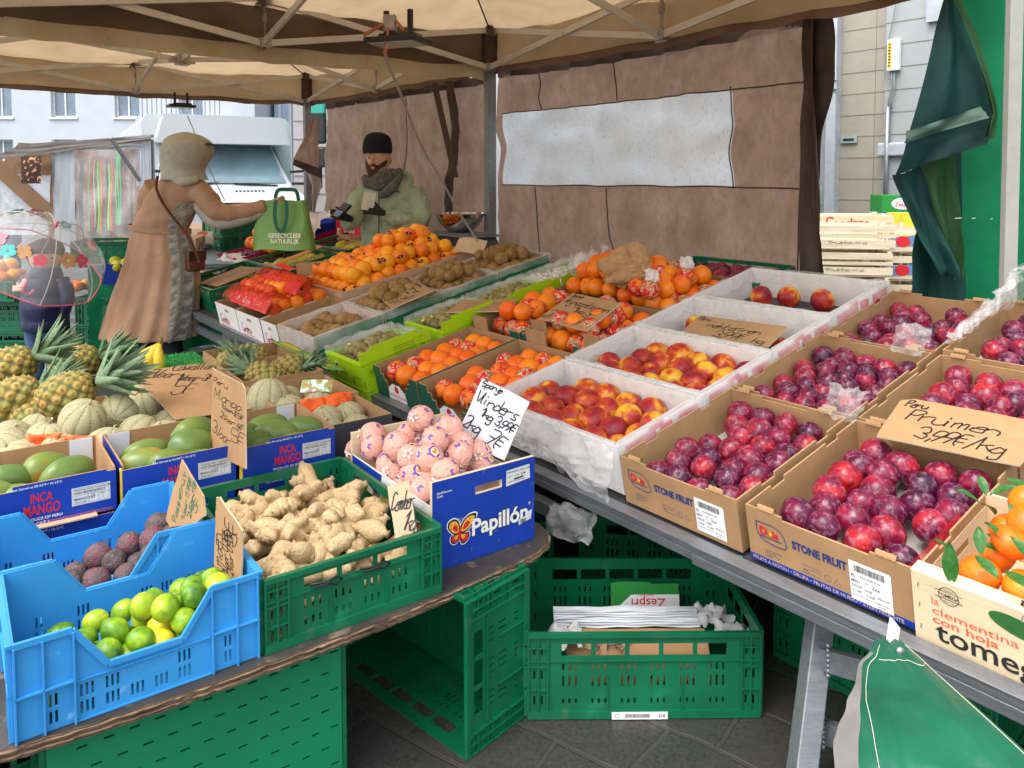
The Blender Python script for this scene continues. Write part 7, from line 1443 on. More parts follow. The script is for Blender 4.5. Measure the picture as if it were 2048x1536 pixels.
for i in range(4):
    for j in range(4): x = .010+.0145*i; y = .014+.016*j; m_.box((x, y, .0005), (x+.011, y+.010, .003), mi=(0 if j else (3, 2, 0, 1)[i]))
m_.build('keypad', [km, kg, ky, kr], tm)
rc = MB(); rc.grid(4, 12, lambda u, v: Q(722+24*u+6*v, 419-36*v+3*u, -.36-.01*math.sin(v*3)+.02*u)); tag(rc.build('receipt', mat('receipt_paper', (.62, .60, .48), .6), None, None, True), 'cream paper receipt held up by the vendor', 'receipt')
# ---- child with clear umbrella
DC = 5.4; CB = Pd(88, 700, DC); CB.z = 0; ch = thing('person', 'small child in a navy quilted jacket and jeans under a clear umbrella', 'person', Matrix.Translation(CB)); CI = Matrix.Translation(-CB)
K = lambda px, py, dy=0: Pd(px, py, DC+dy); kc = DC/FP
m_ = MB(); loft(m_, [(K(88, 548), .05, .05), (K(88, 560), .10, .08), (K(90, 620), .11, .09), (K(90, 660), .10, .08)], 20)
for x in (70, 106): limb(m_, [K(x, 640), K(x, 690), V((K(x, 690).x, DC, .06))], [.055, .045, .035])
loft(m_, [(K(90, 545), .05, .06), (K(90, 530), .085, .09), (K(90, 510), .10, .105), (K(90, 492), .085, .09), (K(90, 482), .02, .02)], 22)
hand_mesh(m_, mtx(K(42, 578, -.12), V((.1, 0, 1)).normalized(), V((-1, 0, .0)).normalized(), V((0, -1, 0))), .62, 60); limb(m_, [K(55, 560, -.08), K(44, 577, -.12)], [.03, .022]); remesh(m_.build('body', skin, ch, CI, True), .007)
m_ = MB(); loft(m_, [(K(90, 540, .05), .08, .06), (K(90, 522, .045), .110, .085), (K(90, 506, .02), .120, .12), (K(90, 498, -.003), .116, .128), (K(90, 488), .10, .11), (K(90, 477), .03, .03)], 24); m_.build('hair', mat('brown_hair', (.05, .026, .014), .8, .4, 30, stretch=(1, 1, .2)), ch, CI, True)
m_ = MB()
for x in (82, 103): m_.tube([K(x-3, 517, -.100), K(x, 516, -.108), K(x+3, 517, -.100)], [.004, .007, .004], 6)
m_.build('eye', mat('dark_eye', (.02, .015, .012), .3), ch, CI, True); m_ = MB(); m_.tube([K(87, 531, -.088), K(92, 532, -.094), K(97, 531, -.088)], [.003, .005, .003], 6); m_.build('lips', mat('lips', (.45, .12, .10)), ch, CI, True)
m_ = MB()
for x in (71, 106): limb(m_, [K(x, 640), K(x, 690), V((K(x, 690).x, DC, .05))], [.072, .062, .055], wr=.05)
m_.build('jeans', jeans, ch, CI, True); m_ = MB()
for x in (71, 106): p = K(x, 690); limb(m_, [V((p.x, p.y+.05, .035)), V((p.x, p.y, .045)), V((p.x, p.y-.10, .03))], [.03, .042, .03])
m_.build('shoe', shoe, ch, CI, True)
nv_ = mat('navy_quilted_nylon', (.010, .014, .055), .28, .2, 8, .35, 26, coat=.2)
m_ = MB(); puff = lambda th, v: 1+.05*abs(math.sin(v*PI*4.0))+.015*noise.noise(V((math.cos(th)*4, math.sin(th)*4, v*12)))
def sc_px(py, xl, xr, dp): return (K((xl+xr)/2, py), (xr-xl)/2*kc, dp)
loft(m_, [sc_px(534, 66, 116, .10), sc_px(548, 58, 120, .11), sc_px(562, 50, 126, .12), sc_px(590, 46, 132, .13), sc_px(620, 46, 133, .14), sc_px(650, 48, 131, .14), sc_px(660, 56, 124, .12)], 40, 8, puff)
limb(m_, [K(58, 562, .0), K(46, 575, -.06), K(50, 572, -.10)], [.055, .05, .035], wr=.08); limb(m_, [K(122, 562), K(134, 590, -.02), K(128, 625, -.03)], [.055, .052, .04], wr=.08); m_.build('quilted_jacket', nv_, ch, CI, True)
um = thing('umbrella', 'clear dome umbrella with pink rim and handle held by the child', 'umbrella')
UC = K(70, 532, -.30); ax = V((.55, -.20, .80)).normalized(); MU = mtx(UC, ax.orthogonal().normalized(), ax.cross(ax.orthogonal().normalized()), ax); um.matrix_world = MU
R0, H0 = .42, .33
def dome(u, v): a = u*2*PI; n8 = 1-.045*abs(math.sin(4*a))*(v); r_ = R0*math.sin(v*PI/2)*n8; return V((r_*math.cos(a), r_*math.sin(a), H0*math.cos(v*PI/2)**.9))
cm_ = bpy.data.materials.new('clear_vinyl'); cm_.use_nodes = True; nt = cm_.node_tree; b_ = nt.nodes['Principled BSDF']; b_.inputs['Base Color'].default_value = (.85, .87, .9, 1); b_.inputs['Roughness'].default_value = .12
tp = nt.nodes.new('ShaderNodeBsdfTransparent'); mx = nt.nodes.new('ShaderNodeMixShader'); mx.inputs[0].default_value = .22; nt.links.new(tp.outputs[0], mx.inputs[1]); nt.links.new(b_.outputs[0], mx.inputs[2]); nt.links.new(mx.outputs[0], nt.nodes['Material Output'].inputs[0])
m_ = MB(); m_.grid(64, 16, dome, cu=True); m_.build('canopy', cm_, um, None, True)
pk_ = flat('pink_plastic', (.75, .12, .20), .35)
m_ = MB(); m_.tube([dome(i/64, 1) for i in range(65)], .0045, 6, cap=False); m_.build('rim', pk_, um, None, True)
for i in range(8): m_ = MB(); m_.tube([dome((i)/8, .04+.96*j/10)*.995 for j in range(11)], .0028, 5); m_.build('rib', mat('pale_rib', (.6, .6, .55), .4), um)
m_ = MB(); m_.tube([V((0, 0, H0+.03)), V((0, 0, -.16))], .004, 6); m_.build('shaft', alu, um); m_ = MB(); m_.tube([V((0, 0, H0-.01)), V((0, 0, H0+.035))], [.012, .008], 8); m_.build('tip', pk_, um)
m_ = MB(); m_.tube([V((0, 0, -.12)), V((0, 0, -.19)), V((.01, 0, -.22)), V((.035, 0, -.235)), V((.058, 0, -.22)), V((.062, 0, -.19))], .010, 8); m_.build('handle', pk_, um, None, True)
r = random.Random(6)
for (u, v, s_, mi) in [((k*.618) % 1, .42+.42*((k*.37) % 1), .030+.018*((k*.53) % 1), k % 3) for k in range(16)]:
    c = dome(u, v); n_ = V((c.x, c.y, c.z*1.2)).normalized(); x_ = n_.orthogonal().normalized(); y_ = n_.cross(x_)
    dots = MB()
    for k in range(5): cc_ = c*1.006+(x_*math.cos(k*1.257)+y_*math.sin(k*1.257))*s_*.7; dots.add([cc_+n_*.001]+[cc_+(x_*math.cos(j)+y_*math.sin(j))*s_*.55 for j in [q*.785 for q in range(8)]], [(0, 1+j, 1+(j+1) % 8) for j in range(8)], None, mi)
    dots.build('flower_print', [pk_, flat('teal_print', (.1, .5, .48)), flat('tan_print', (.6, .33, .15))], um)
# ================================================================ beyond the stall
wr_ = mat('white_render', (.47, .51, .56), .8, .04, 2); glas = mat('window_glass', (.16, .22, .28), .12, .2, 2, coat=.4); wfr = mat('window_frame', (.62, .64, .66), .5)
def bx(nm, a, b, m, par=None, M=None, lab=None, cat=None, bev=0, group=None):
    q = MB(); q.box(a, b); o = q.build(nm, m, par, M, bevel=bev); return tag(o, lab, cat, group) if lab else o
def facade(label, M, w_, h_, m, wins, depth=6, parts=()):
    t = thing('building', label, 'building', M); hs = [(x, x+a, z, z+b) for (x, z, a, b) in wins]
    MB().sheet([(0, w_, 0, h_)], hs, .3).build('wall', m, t); bx('wall', (0, .3, 0), (w_, depth, h_), m, t) if depth > .4 else None
    for (x, z, a, b) in wins:
        f = MB(); f.sheet([(x, x+a, z, z+b)], [(x+.07, x+a/2-.03, z+.07, z+b-.07), (x+a/2+.03, x+a-.07, z+.07, z+b-.07)], .06, Tr(0, .16, 0)); fo = f.build('window', wfr, t)
        bx('pane', (x+.05, .20, z+.05), (x+a-.05, .215, z+b-.05), glas, fo); bx('sill', (x-.08, -.06, z-.08), (x+a+.08, .02, z), wfr, fo)
    return t
def faceM(x, y, yaw): return Matrix.Translation(V((x, y, 0))) @ Rz(yaw)
# left: white apartment house with downpipe and a balcony
b = facade('white rendered apartment house behind the market at the far left', faceM(-26, 32, 0), 15.5, 16, wr_, [(2.0+2.6*i, z, 1.0, 1.8) for i in range(5) for z in (1.2, 3.9, 7.0, 10.2)])
bx('downpipe', (4.4, -.15, 0), (4.52, -.03, 14), mat('grey_pipe', (.4, .42, .45), .5), b)
bx('balcony_slab', (11.2, -1.2, 3.6), (14.6, 0, 3.8), wr_, b); q = MB()
for i in range(18): q.box((11.25+i*.19, -1.15, 3.8), (11.28+i*.19, -1.12, 4.7))
q.box((11.2, -1.17, 4.7), (14.6, -1.1, 4.76)); q.build('balcony_railing', mat('grey_iron', (.25, .27, .3), .5), b)
b = facade('blue grey modern block with vertical slats, between the white house and the brick house', faceM(-10.3, 34, 0), 11.5, 14, mat('blue_grey_render', (.36, .44, .55), .8, .08, 1), [(1.0+2.4*i, z, 1.2, 1.9) for i in range(4) for z in (1.2, 4.2, 7.4)])
q = MB(); [q.box((.2+i*.45, -.12, 0), (.32+i*.45, -.01, 14)) for i in range(25)]; q.build('slat', wr_, b)
brick = mat('pale_red_brick', (.42, .22, .18), .85, .2, stops=[(.4, (.30, .16, .13)), (.6, (.50, .32, .28))], vs=14, stretch=(1, 1, 5))
b = facade('house with pale cladding and a brick corner behind the white van', mtx(V((-5.2, 16.6, 0)), V((.42, .907, 0)).normalized()*-1*-1, V((-.907, .42, 0)), V((0, 0, 1))) @ Tr(-1, 0, 0) if False else faceM(-6.0, 21.5, 8), 3.0, 9, mat('pale_cladding', (.40, .40, .40), .8, .06, 2), [(1.6, .9, 1.1, 1.7), (1.6, 4.0, 1.1, 1.6)])
q = MB()
for z in range(18): q.box((0, -.02, .5*z), (3.0, -.001, .5*z+.02))
q.build('cladding_joint', mat('joint_grey', (.3, .3, .3), .8), b)
b2_ = facade('brick house corner seen between the van and the brown tent wall', faceM(-4.15, 19.0, 6), 2.4, 9, brick, [(.9, 3.6, .8, 1.2)]); bx('junction_box', (.15, -.12, 2.5), (.4, -.01, 2.8), wr_, b2_)
# white van, cab toward us
vw = mat('white_vehicle_paint', (.50, .53, .56), .3, .03, 1, coat=.4, over=((.6, .6, .6), 3, .6, .3, .3)); tyre = flat('tyre_rubber', (.02, .02, .02), .8); wind = mat('windscreen_glass', (.14, .21, .25), .08, .25, 2, coat=.5); blk = mat('black_trim', (.02, .022, .025), .5)
VD = 12.2; van = thing('delivery_van', 'white box van facing the stall behind the person in the camel coat', 'van', faceM(Pd(478, 300, VD).x, VD, 30) @ Sc(1.1, 1.1, 1.12))
q = MB(); q.prism([(-1.02, .45), (1.02, .45), (1.02, 1.02), (.97, 1.08), (.80, 1.92), (-.80, 1.92), (-.97, 1.08), (-1.02, 1.02)], -2.0, 0, FRONT); 
q = MB()
pr = [(0, .35), (0, .88), (.18, 1.02), (.95, 1.16), (1.62, 1.90), (2.2, 1.98), (2.2, .35)]          # side profile y,z
def cab(u, v):
    i = min(int(u*(len(pr)-1)), len(pr)-2); f = u*(len(pr)-1)-i; y = pr[i][0]+(pr[i+1][0]-pr[i][0])*f; z = pr[i][1]+(pr[i+1][1]-pr[i][1])*f; wd = 1.0-.20*max(0, (z-1.1)/.85)-.05*(1-min(1, y/.3)); e = abs(v*2-1); s_ = 1-.5*(max(0, e-.9)/.1)**2*.06
    return V(((v*2-1)*wd, y*1.0+.10*max(0, e-.75)**2*8*(1-min(1, y)), z*s_))
q.grid(48, 30, cab); 
for sx in (-1, 1): q.add([(sx*(1.0-.20*max(0, (z-1.1)/.85)-.05*(1-min(1, y/.3))), y, z) for y, z in pr], [tuple(range(len(pr))) if sx < 0 else tuple(range(len(pr)))[::-1]])
q.build('cab', vw, van, None, True)
q = MB(); q.grid(8, 8, lambda u, v: V(((u*2-1)*(.90-.145*v), 1.0+.60*v-.02-.015*math.sin(u*PI), 1.20+.655*v+.012))); q.build('windscreen', wind, van, None, True)
q = MB(); q.prism([(-1.12, 0), (-1.12, 1.52), (-1.04, 1.62), (1.04, 1.62), (1.12, 1.52), (1.12, 0)], -5.4, 0, Tr(0, 1.55, .62) @ FRONT); q.build('cargo_box', vw, van, None, bevel=.03)
q = MB(); q.prism([(-.98, 0), (-.86, .42), (.86, .42), (.98, 0)], 0, .55, Tr(0, 1.56, 1.80) @ FRONT); q.build('wind_deflector', vw, van, None, bevel=.08)
for z in (.42,): bx('bumper', (-1.0, -.10, .30), (1.0, .1, .58), mat('grey_bumper', (.2, .2, .21), .6), van, bev=.04)
for sx in (-1, 1):
    bx('headlight', (sx*.93-.16, -.03, .68), (sx*.93+.10 if sx < 0 else sx*.93+.05, .12, .88), mat('lamp_glass', (.7, .72, .75), .1), van, bev=.03)
    w_ = MB(); w_.tube([V((sx*.92-.12, .75, .34)), V((sx*.92+.12, .75, .34))], .34, 24); w_.build('wheel', tyre, van); w_ = MB(); w_.tube([V((sx*.92-.12, 4.9, .34)), V((sx*.92+.12, 4.9, .34))], .34, 24); w_.build('wheel', tyre, van)
    m2 = bx('mirror', (sx*1.33-.10, .78, 1.12), (sx*1.33+.10, .88, 1.48), blk, van, bev=.03); a_ = MB(); a_.bar(V((sx*.95, .85, 1.2)), V((sx*1.25, .82, 1.2)), .04); a_.bar(V((sx*.93, .85, 1.38)), V((sx*1.25, .82, 1.40)), .04); a_.build('arm', blk, m2)
q = MB(); q.bar(V((-.75, .93, 1.17)), V((-.1, .99, 1.22)), .025); q.bar(V((.75, .93, 1.17)), V((.1, .97, 1.205)), .025); q.build('wiper', blk, van)
q = MB()
for i in range(16): x = -.72+i*.045 if i < 8 else .05+(i-8)*.055; q.box((x, .52, 1.085+.0), (x+.02, .62, 1.105))
q.build('vent_grille', blk, van)
bx('grille', (-.5, -.02, .62), (.5, .02, .82), blk, van)
# teal truck beside the brown wall
tt = thing('truck', 'teal truck cab just visible between the van and the brown tent wall', 'truck', Matrix.Translation(V((-3.05, 13.5, 0))) @ Rz(-4)); teal = mat('teal_paint', (.02, .30, .24), .35, .08, 2, coat=.3)
bx('cab', (0, 0, .6), (2.2, 2.2, 3.4), teal, tt, bev=.08); bx('windscreen', (.25, -.02, 1.6), (2.0, -.003, 2.6), wind, tt); bx('bumper', (0, -.1, .4), (2.2, .1, .8), wr_, tt, bev=.03); bx('side_stripe', (-.01, -.012, 1.05), (2.2, -.004, 1.2), white, tt)
for (z, h_) in ((2.12, .55), (1.72, .35), (2.6, .3)): m2 = bx('mirror', (-.34, -.30, z-.1), (-.08, -.18, z-.1+h_), blk if z < 2.5 else teal, tt, bev=.04); a_ = MB(); a_.bar(V((0, -.02, z+.1)), V((-.2, -.2, z+.1)), .03); a_.build('arm', blk, m2)
for y in (.6,): w_ = MB(); w_.tube([V((.0, y, .45)), V((.3, y, .45))], .45, 24); w_.build('wheel', tyre, tt)
# market stall with hanging leads behind clear plastic
SD = 8.6; msd = thing('market_stall', 'grey edged market stall with neon dog leads behind a clear sheet', 'market stall', Matrix.Translation(V((0, SD, 0))))
P8 = lambda px, py, dy=0: Pd(px, py, SD+dy)-V((0, SD, 0))
def quad(nm, c, m, par, nu=14, nv=14, amp=.012, dy=0, sd=0):
    A_, B_, C_, D_ = [P8(x, y, dy) for x, y in c]; q = MB(); q.grid(nu, nv, lambda u, v: A_.lerp(B_, u).lerp(D_.lerp(C_, u), v)+V((0, amp*noise.noise(V((u*6+sd, v*4, sd))), 0))); return q.build(nm, m, par, None, True)
gst = mat('grey_stall_canvas', (.34, .38, .43), .7, .06, 4, trans=.1)
quad('grey_border', [(108, 505), (152, 505), (148, 285), (110, 290)], gst, msd); quad('grey_border', [(278, 490), (304, 486), (302, 276), (280, 278)], gst, msd, sd=2); quad('grey_border', [(148, 300), (282, 298), (282, 277), (148, 284)], gst, msd, sd=3); quad('grey_border', [(150, 505), (290, 490), (286, 478), (150, 490)], gst, msd, sd=4)
quad('clear_sheet', [(150, 490), (284, 478), (282, 298), (148, 300)], cm_, msd, 20, 20, .05, -.01)
quad('dark_backdrop', [(140, 495), (292, 480), (290, 296), (140, 300)], mat('dark_goods', (.09, .07, .06), .8, stops=[(.35, (.03, .03, .035)), (.5, (.20, .10, .07)), (.65, (.35, .33, .32))], vs=5, bump=.5, bs=8), msd, dy=.5)
for k, (px, c_, y0, y1, w_) in enumerate(((174, (.75, .06, .03), 312, 462, 2.2), (178, (.05, .75, .12), 312, 462, 2), (184, (.75, .05, .04), 306, 465, 2.5), (189, (.8, .8, .7), 320, 455, 1.5), (198, (.15, .65, .03), 325, 465, 5), (203, (.8, .15, .02), 322, 468, 4), (219, (.2, .70, .03), 330, 460, 5), (224, (.75, .08, .03), 325, 462, 5), (233, (.03, .75, .2), 300, 450, 2), (237, (.03, .8, .15), 300, 450, 2), (241, (.03, .75, .2), 300, 446, 2), (247, (.6, .05, .35), 335, 440, 1.5), (213, (.12, .10, .10), 320, 460, 4), (262, (.18, .12, .09), 320, 450, 9), (163, (.10, .09, .09), 320, 460, 8), (272, (.3, .08, .06), 330, 440, 4))):
    q = MB(); q.tube([P8(px+1.5*math.sin(k+j), y0+(y1-y0)*j/6, .12) for j in range(7)], w_*SD/FP*.5, 6); q.build('neon_lead', flat('lead_colour_%s' % 'abcdefghijklmnop'[k], c_, .5), msd)
q = MB(); q.bar(P8(55, 292, .3), P8(305, 272, .0), .05, .03); q.bar(P8(222, 276, -.5), P8(280, 362, -.2), .03); q.build('frame_bar', alu, msd)
brc = mat('brown_stall_canvas', (.22, .13, .07), .8, .12, 4, trans=.15)
quad('brown_canvas', [(-10, 345), (108, 352), (110, 290), (38, 285)], brc, msd, dy=.1); quad('brown_canvas', [(95, 500), (120, 500), (112, 300), (104, 300)], brc, msd, dy=.12, sd=2); q = MB(); q.bar(P8(-20, 320, .1), P8(112, 440, .1), .17, .02, V((0, 1, 0))); q.build('canvas_strap', brc, msd)
quad('clear_window', [(0, 470), (108, 470), (104, 337), (0, 337)], mat('foggy_film', (.62, .66, .72), .3, .06, 4, alpha=.75, trans=.3), msd, dy=.15, sd=7)
quad('roof_sheet', [(-60, 350), (40, 286), (300, 276), (250, 262)][:0] or [(-30, 322), (302, 282), (300, 272), (45, 288)], mat('dark_roof_sheet', (.14, .12, .11), .5), msd, dy=-.05)
q = MB(); q.grid(12, 12, lambda u, v: P8(42+40*u*1.0+ (0), 312+55*v, -.15)+V((0, -.02*math.sin(u*PI)*math.sin(v*PI), 0))); q.build('hanging_blanket', mat('patterned_fleece', (.06, .03, .025), .9, stops=[(.57, (.05, .025, .02)), (.62, (.6, .3, .15))], vs=24), msd, None, True)
q = MB(); q.box((-2.6, .6, .72), (.2, 1.6, .76), Tr(-2.9, 0, 0)); q.build('counter', brc, msd)
for x in (108, 303): q = MB(); p = P8(x, 280, .05); q.bar(V((p.x, p.y, 0)), V((p.x, p.y, p.z)), .04); q.build('post', alu, msd)
# passer-by at the far left edge
PB_ = V((Pd(8, 400, 9.6).x, 9.6, 0)); pp = thing('person', 'distant passer-by in an olive coat and blue jeans at the left edge', 'person', Matrix.Translation(PB_))
q = MB(); loft(q, [(V((0, 0, 1.62)), .03, .03), (V((0, 0, 1.55)), .09, .10), (V((0, 0, 1.42)), .07, .08), (V((0, 0, 1.36)), .06, .06), (V((0, 0, 1.30)), .18, .11), (V((0, 0, 1.0)), .17, .12), (V((0, 0, .85)), .18, .12)], 20)
for sx in (-1, 1): limb(q, [V((sx*.09, 0, .85)), V((sx*.09, 0, .45)), V((sx*.1, .02, .04))], [.09, .065, .045])
for sx in (-1, 1): limb(q, [V((sx*.19, 0, 1.28)), V((sx*.24, -.05, 1.02)), V((sx*.12, -.2, .98))], [.05, .045, .03])
q.build('body', skin, pp, None, True); q = MB(); loft(q, [(V((0, 0, 1.38)), .08, .08), (V((0, 0, 1.30)), .22, .14), (V((0, 0, 1.0)), .22, .16), (V((0, 0, .82)), .23, .17)], 24); limb(q, [V((.19, 0, 1.28)), V((.26, -.05, 1.02)), V((.14, -.2, .98))], [.07, .065, .05]); q.build('coat', mat('olive_coat', (.16, .17, .13), .8), pp, None, True)
q = MB(); [limb(q, [V((sx*.09, 0, .85)), V((sx*.09, 0, .45)), V((sx*.1, .02, .04))], [.11, .085, .07]) for sx in (-1, 1)]; q.build('jeans', jeans, pp, None, True); q = MB(); loft(q, [(V((0, .02, 1.46)), .09, .10), (V((0, .02, 1.56)), .105, .11), (V((0, .02, 1.65)), .05, .05)], 20); q.build('hair', mat('brown_hair', (.09, .045, .02)), pp, None, True)
# stalls behind the child
FC = 'green crates of the neighbouring stall'
for k, (x, y, z, l) in enumerate(((-4.75, 6.05, .002, 'big green slotted crate on the ground at the left edge behind the child'), (-4.75, 6.05, .24, 'green crate on top of the left edge one behind the child'), (-3.55, 6.3, .002, 'lower green crate right behind the child'), (-3.55, 6.3, .24, 'upper green crate right behind the child'))):
    green_crate(l, Matrix.Translation(V((x, y, z))) @ Rz(2), 1.0 if k < 2 else .7, .5, .235, FC)
green_crate('green crate of oranges at the left edge beside the umbrella', Matrix.Translation(V((-4.75, 6.0, .49))), .9, .45, .16, FC)
fill(Matrix.Translation(V((-4.6, 6.0, .60))), 0, .7, 0, .4, 0, .12, ORG, 'orange', 'orange in the left edge crate', 'orange', 'oranges beyond the umbrella', layers=2, seed=3)
fill(Matrix.Translation(V((-4.0, 6.35, .50))), 0, .45, 0, .3, 0, .09, ORG, 'orange', 'orange seen through the clear umbrella', 'orange', 'oranges seen through the umbrella', seed=4)
tcl = MB(); tcl.grid(40, 20, lambda u, v: V((-3.42+.95*u, 6.25+.35*u+.05*math.sin(u*16)*(1-v)+.03*noise.noise(V((u*5, v*3, 1))), .02+.72*v))); tag(tcl.build('table_cloth', gtarp, None, None, True), 'green tarpaulin skirt of the neighbouring stall behind the coat hem', 'tarpaulin')
nst = thing('display_table', 'neighbouring fruit table beyond the child', 'table', Matrix.Translation(V((-3.5, 6.3, .72)))); bx('tabletop', (-.05, 0, 0), (1.4, 2.2, .03), alu, nst); [bx('leg', (x, y, -.72), (x+.04, y+.04, 0), alu, nst) for x in (0, 1.3) for y in (.1, 2.1)]
green_crate('green crate with a card on the neighbouring table left of the coat', Matrix.Translation(V((-3.60, 6.35, .755))) @ Rz(12), .75, .4, .17, FC)
b = tray('blue_fruit_box', 'blue printed fruit box at the coat edge on the neighbouring table', Matrix.Translation(V((-3.25, 6.15, .60))) @ Rz(25), .5, .3, .16, out=blueb, inn=cardl); fill(Matrix.Translation(V((-3.2, 6.15, .62))) @ Rz(25), .0, .45, .02, .28, .08, .09, PE, 'pear', 'pear in the blue box by the coat', 'pear', 'pears in the blue box by the coat', seed=2)
for k in range(3): b = tray('fruit_box', ('pale red printed box on the neighbouring stall, nearest', 'pale red printed box on the neighbouring stall, middle', 'pale red printed box on the neighbouring stall, farthest')[k], Matrix.Translation(V((-3.65+.12*k, 6.9+.5*k, .78+.03*k))) @ Rz(10), .8, .4, .12, out=mat('pale_red_print', (.62, .45, .38), .7, stops=[(.5, (.7, .62, .52)), (.56, (.6, .1, .08))], vs=12), inn=cardl)
# right: limestone house, door trim, white truck
stone = mat('dressed_limestone', (.33, .30, .245), .85, .10, 2.2, .3, 26, over=((.36, .35, .31), 5, .55, .25, .5)); bstone = mat('blue_stone_trim', (.40, .43, .47), .8, .12, 6, .4, 30)
HD = 10.0; lx = Pd(1655, 300, HD).x; hs_ = thing('building', 'limestone house front with wide courses, seen in the gap right of the brown wall', 'building', mtx(V((lx, HD, 0)), -U_, V0, V((0, 0, 1))))
MB().sheet([(-3.5, 6, 0, 9)], [], .3).build('wall', stone, hs_)
jm = mat('dark_joint', (.22, .21, .19), .9); q = MB()
for k in range(26): q.box((.17, -.004, .12+.262*k), (6, -.0005, .128+.262*k))
for k in range(1, 22): q.box((.60+(.5 if k % 2 else 0)*0, -.004, .12+.262*k), (.606, -.0006, .12+.262*(k+1)-.002))
q.build('course_joint', jm, hs_)
bx('stone_pier', (.77, -.10, 0), (1.75, -.001, 5), mat('pale_limestone', (.33, .345, .35), .85, .08, 2, .3, 26), hs_); q = MB(); [q.box((.77, -.104, .12+.262*k), (1.75, -.1005, .13+.262*k)) for k in range(26)]; q.build('course_joint', jm, hs_)
bx('stone_cornice', (.72, -.16, 1.70), (1.8, -.105, 1.86), bstone, hs_, bev=.02); bx('lintel_block', (1.25, -.16, 3.2), (2.0, -.105, 3.5), bstone, hs_); bx('plinth', (-.4, -.10, 0), (.769, -.001, .62), bstone, hs_)
bx('door_jamb', (.0, -.12, 0), (.165, -.001, 5), bstone, hs_); bx('jamb_cap', (-.04, -.15, 2.55), (.185, -.121, 2.62), bstone, hs_); bx('jamb_capital', (-.03, -.14, 2.66), (.18, -.121, 2.76), bstone, hs_); bx('jamb_base', (-.05, -.18, .0), (.20, -.121, .75), bstone, hs_)
mb2 = bx('letter_box', (.19, -.03, 1.88), (.40, -.005, 1.96), mat('verdigris_brass', (.25, .38, .36), .5), hs_); bx('slot', (.225, -.034, 1.905), (.365, -.0305, 1.935), blackp, mb2)
br_ = thing('meter_box', 'white electric box with yellow warning strip and cable on the stone pier', 'junction box', hs_.matrix_world @ Tr(.82, -.17, 2.70)); bx('box', (0, 0, 0), (.14, .06, .36), white, br_, bev=.005)
bx('warning_strip', (.012, -.004, .03), (.052, -.0005, .33), mat('hazard_yellow', (.75, .50, .02), .5), br_); q = MB(); [q.box((.022, -.006, .05+k*.035), (.042, -.0045, .05+k*.035+.018)) for k in range(8)]; q.build('warning_marks', blackp, br_)
for x in (.05, .08): q = MB(); q.tube([V((x, .03, 0)), V((x, .03, -.22)), V((x-.03, .03, -.34)), V((x-.03, .03, -.45))], .009, 6); q.build('cable', flat('grey_cable', (.2, .2, .2)), br_, None, True)
q = MB(); q.tube([V((.02, .02, -.42)), V((.01, .02, -1.9))], .028, 8); q.build('steel_pipe', alu, br_, None, True)
q = MB(); q.tube([V((.10, .03, .95)), V((.04, .03, .55)), V((-.03, .03, .2)), V((-.03, .03, -.08)), V((.05, .02, -.10))], .006, 5); q.build('thin_cable', flat('grey_cable', (.2, .2, .2)), br_, None, True)
tk = thing('box_truck', 'white box truck whose rear door hinges show right of the brown wall', 'truck', Matrix.Translation(V((Pd(1642, 300, 7.6).x, 7.6, 0))) @ Rz(4))
bx('cargo_box', (-3.6, 0, .72), (0, 2.3, 3.6), vw, tk, bev=.01); bx('corner_profile', (-.09, -.03, .68), (.03, .03, 3.6), alu, tk, bev=.008); bx('seal', (-.115, -.02, .72), (-.095, 0, 3.6), blk, tk)
for z in (1.18, 2.28, 2.9): bx('hinge', (-.06, -.055, z), (.0, -.03, z+.16), alu, tk, bev=.004)
q = MB(); [q.box((-.26, -.02, .80+k*.035), (-.13, -.003, .815+k*.035)) for k in range(6)]; q.build('vent', mat('grey_print', (.3, .3, .3)), tk)
bx('rear_bumper', (-.5, -.10, .50), (.02, .08, .62), mat('dark_steel', (.12, .14, .17), .5), tk, bev=.01); bx('underrun_post', (-.30, -.05, .1), (-.06, .06, .5), mat('dark_steel', (.12, .14, .17)), tk); bx('red_marker', (-.55, -.06, .28), (-.32, -.02, .46), redp, tk)
# stacks of empty wooden crates
cwm = mat('raw_crate_wood', (.62, .51, .36), .8, stops=[(.3, (.62, .50, .34)), (.7, (.80, .70, .54))], vs=5, stretch=(1, 1, 8), rand=True)
def slat_crate(M, w_, d_, h_, label, seed):
    t = thing('wooden_crate', label, 'wooden crate', M, 'empty pale wooden crates stacked outside')
    for yy, nm in ((0, 'front'), (d_-.006, 'back')):
        for z, hh in ((.02, h_*.30), (h_*.50, h_*.13), (h_*.72, h_*.26)): bx('long_slat', (0, yy, z), (w_, yy+.005, z+hh), cwm, t)
    for xx in (0, w_-.006):
        for z, hh in ((.02, .035), (h_*.72, .04)): bx('end_slat', (xx, .006, z), (xx+.005, d_-.006, z+hh), cwm, t)
        for yy in (.09, .17, .26): bx('end_upright', (xx+.0055, yy, .02), (xx+.0095, yy+.03, h_*.9), cwm, t)
    for x in (.006, w_-.036):
        for y in (.0065, d_-.0365): bx('corner_block', (x+.004, y, 0), (x+.026, y+.03, h_+.01), cwm, t)
    bx('base_board', (.006, .006, .008), (w_-.006, d_-.006, .014), cwm, t)
    d = MB(); d.poly([(.05+.035*math.cos(a*.5), h_*.35+.014*math.sin(a*.5)) for a in range(13)], .0008, mi=0); hand(d, 'frutta mia', .16, h_*.26, h_*.12, w_*.42, .0025, mi=1); d.build('printing', [redp, blackp], t, FRONT)
    if seed == 0: d = MB(); hand(d, 'Cordero', .18, h_*.58, h_*.3, .3, .012, mi=0); d.build('red_lettering', redp, t, FRONT)
CX = Pd(1585, 500, 5.6)
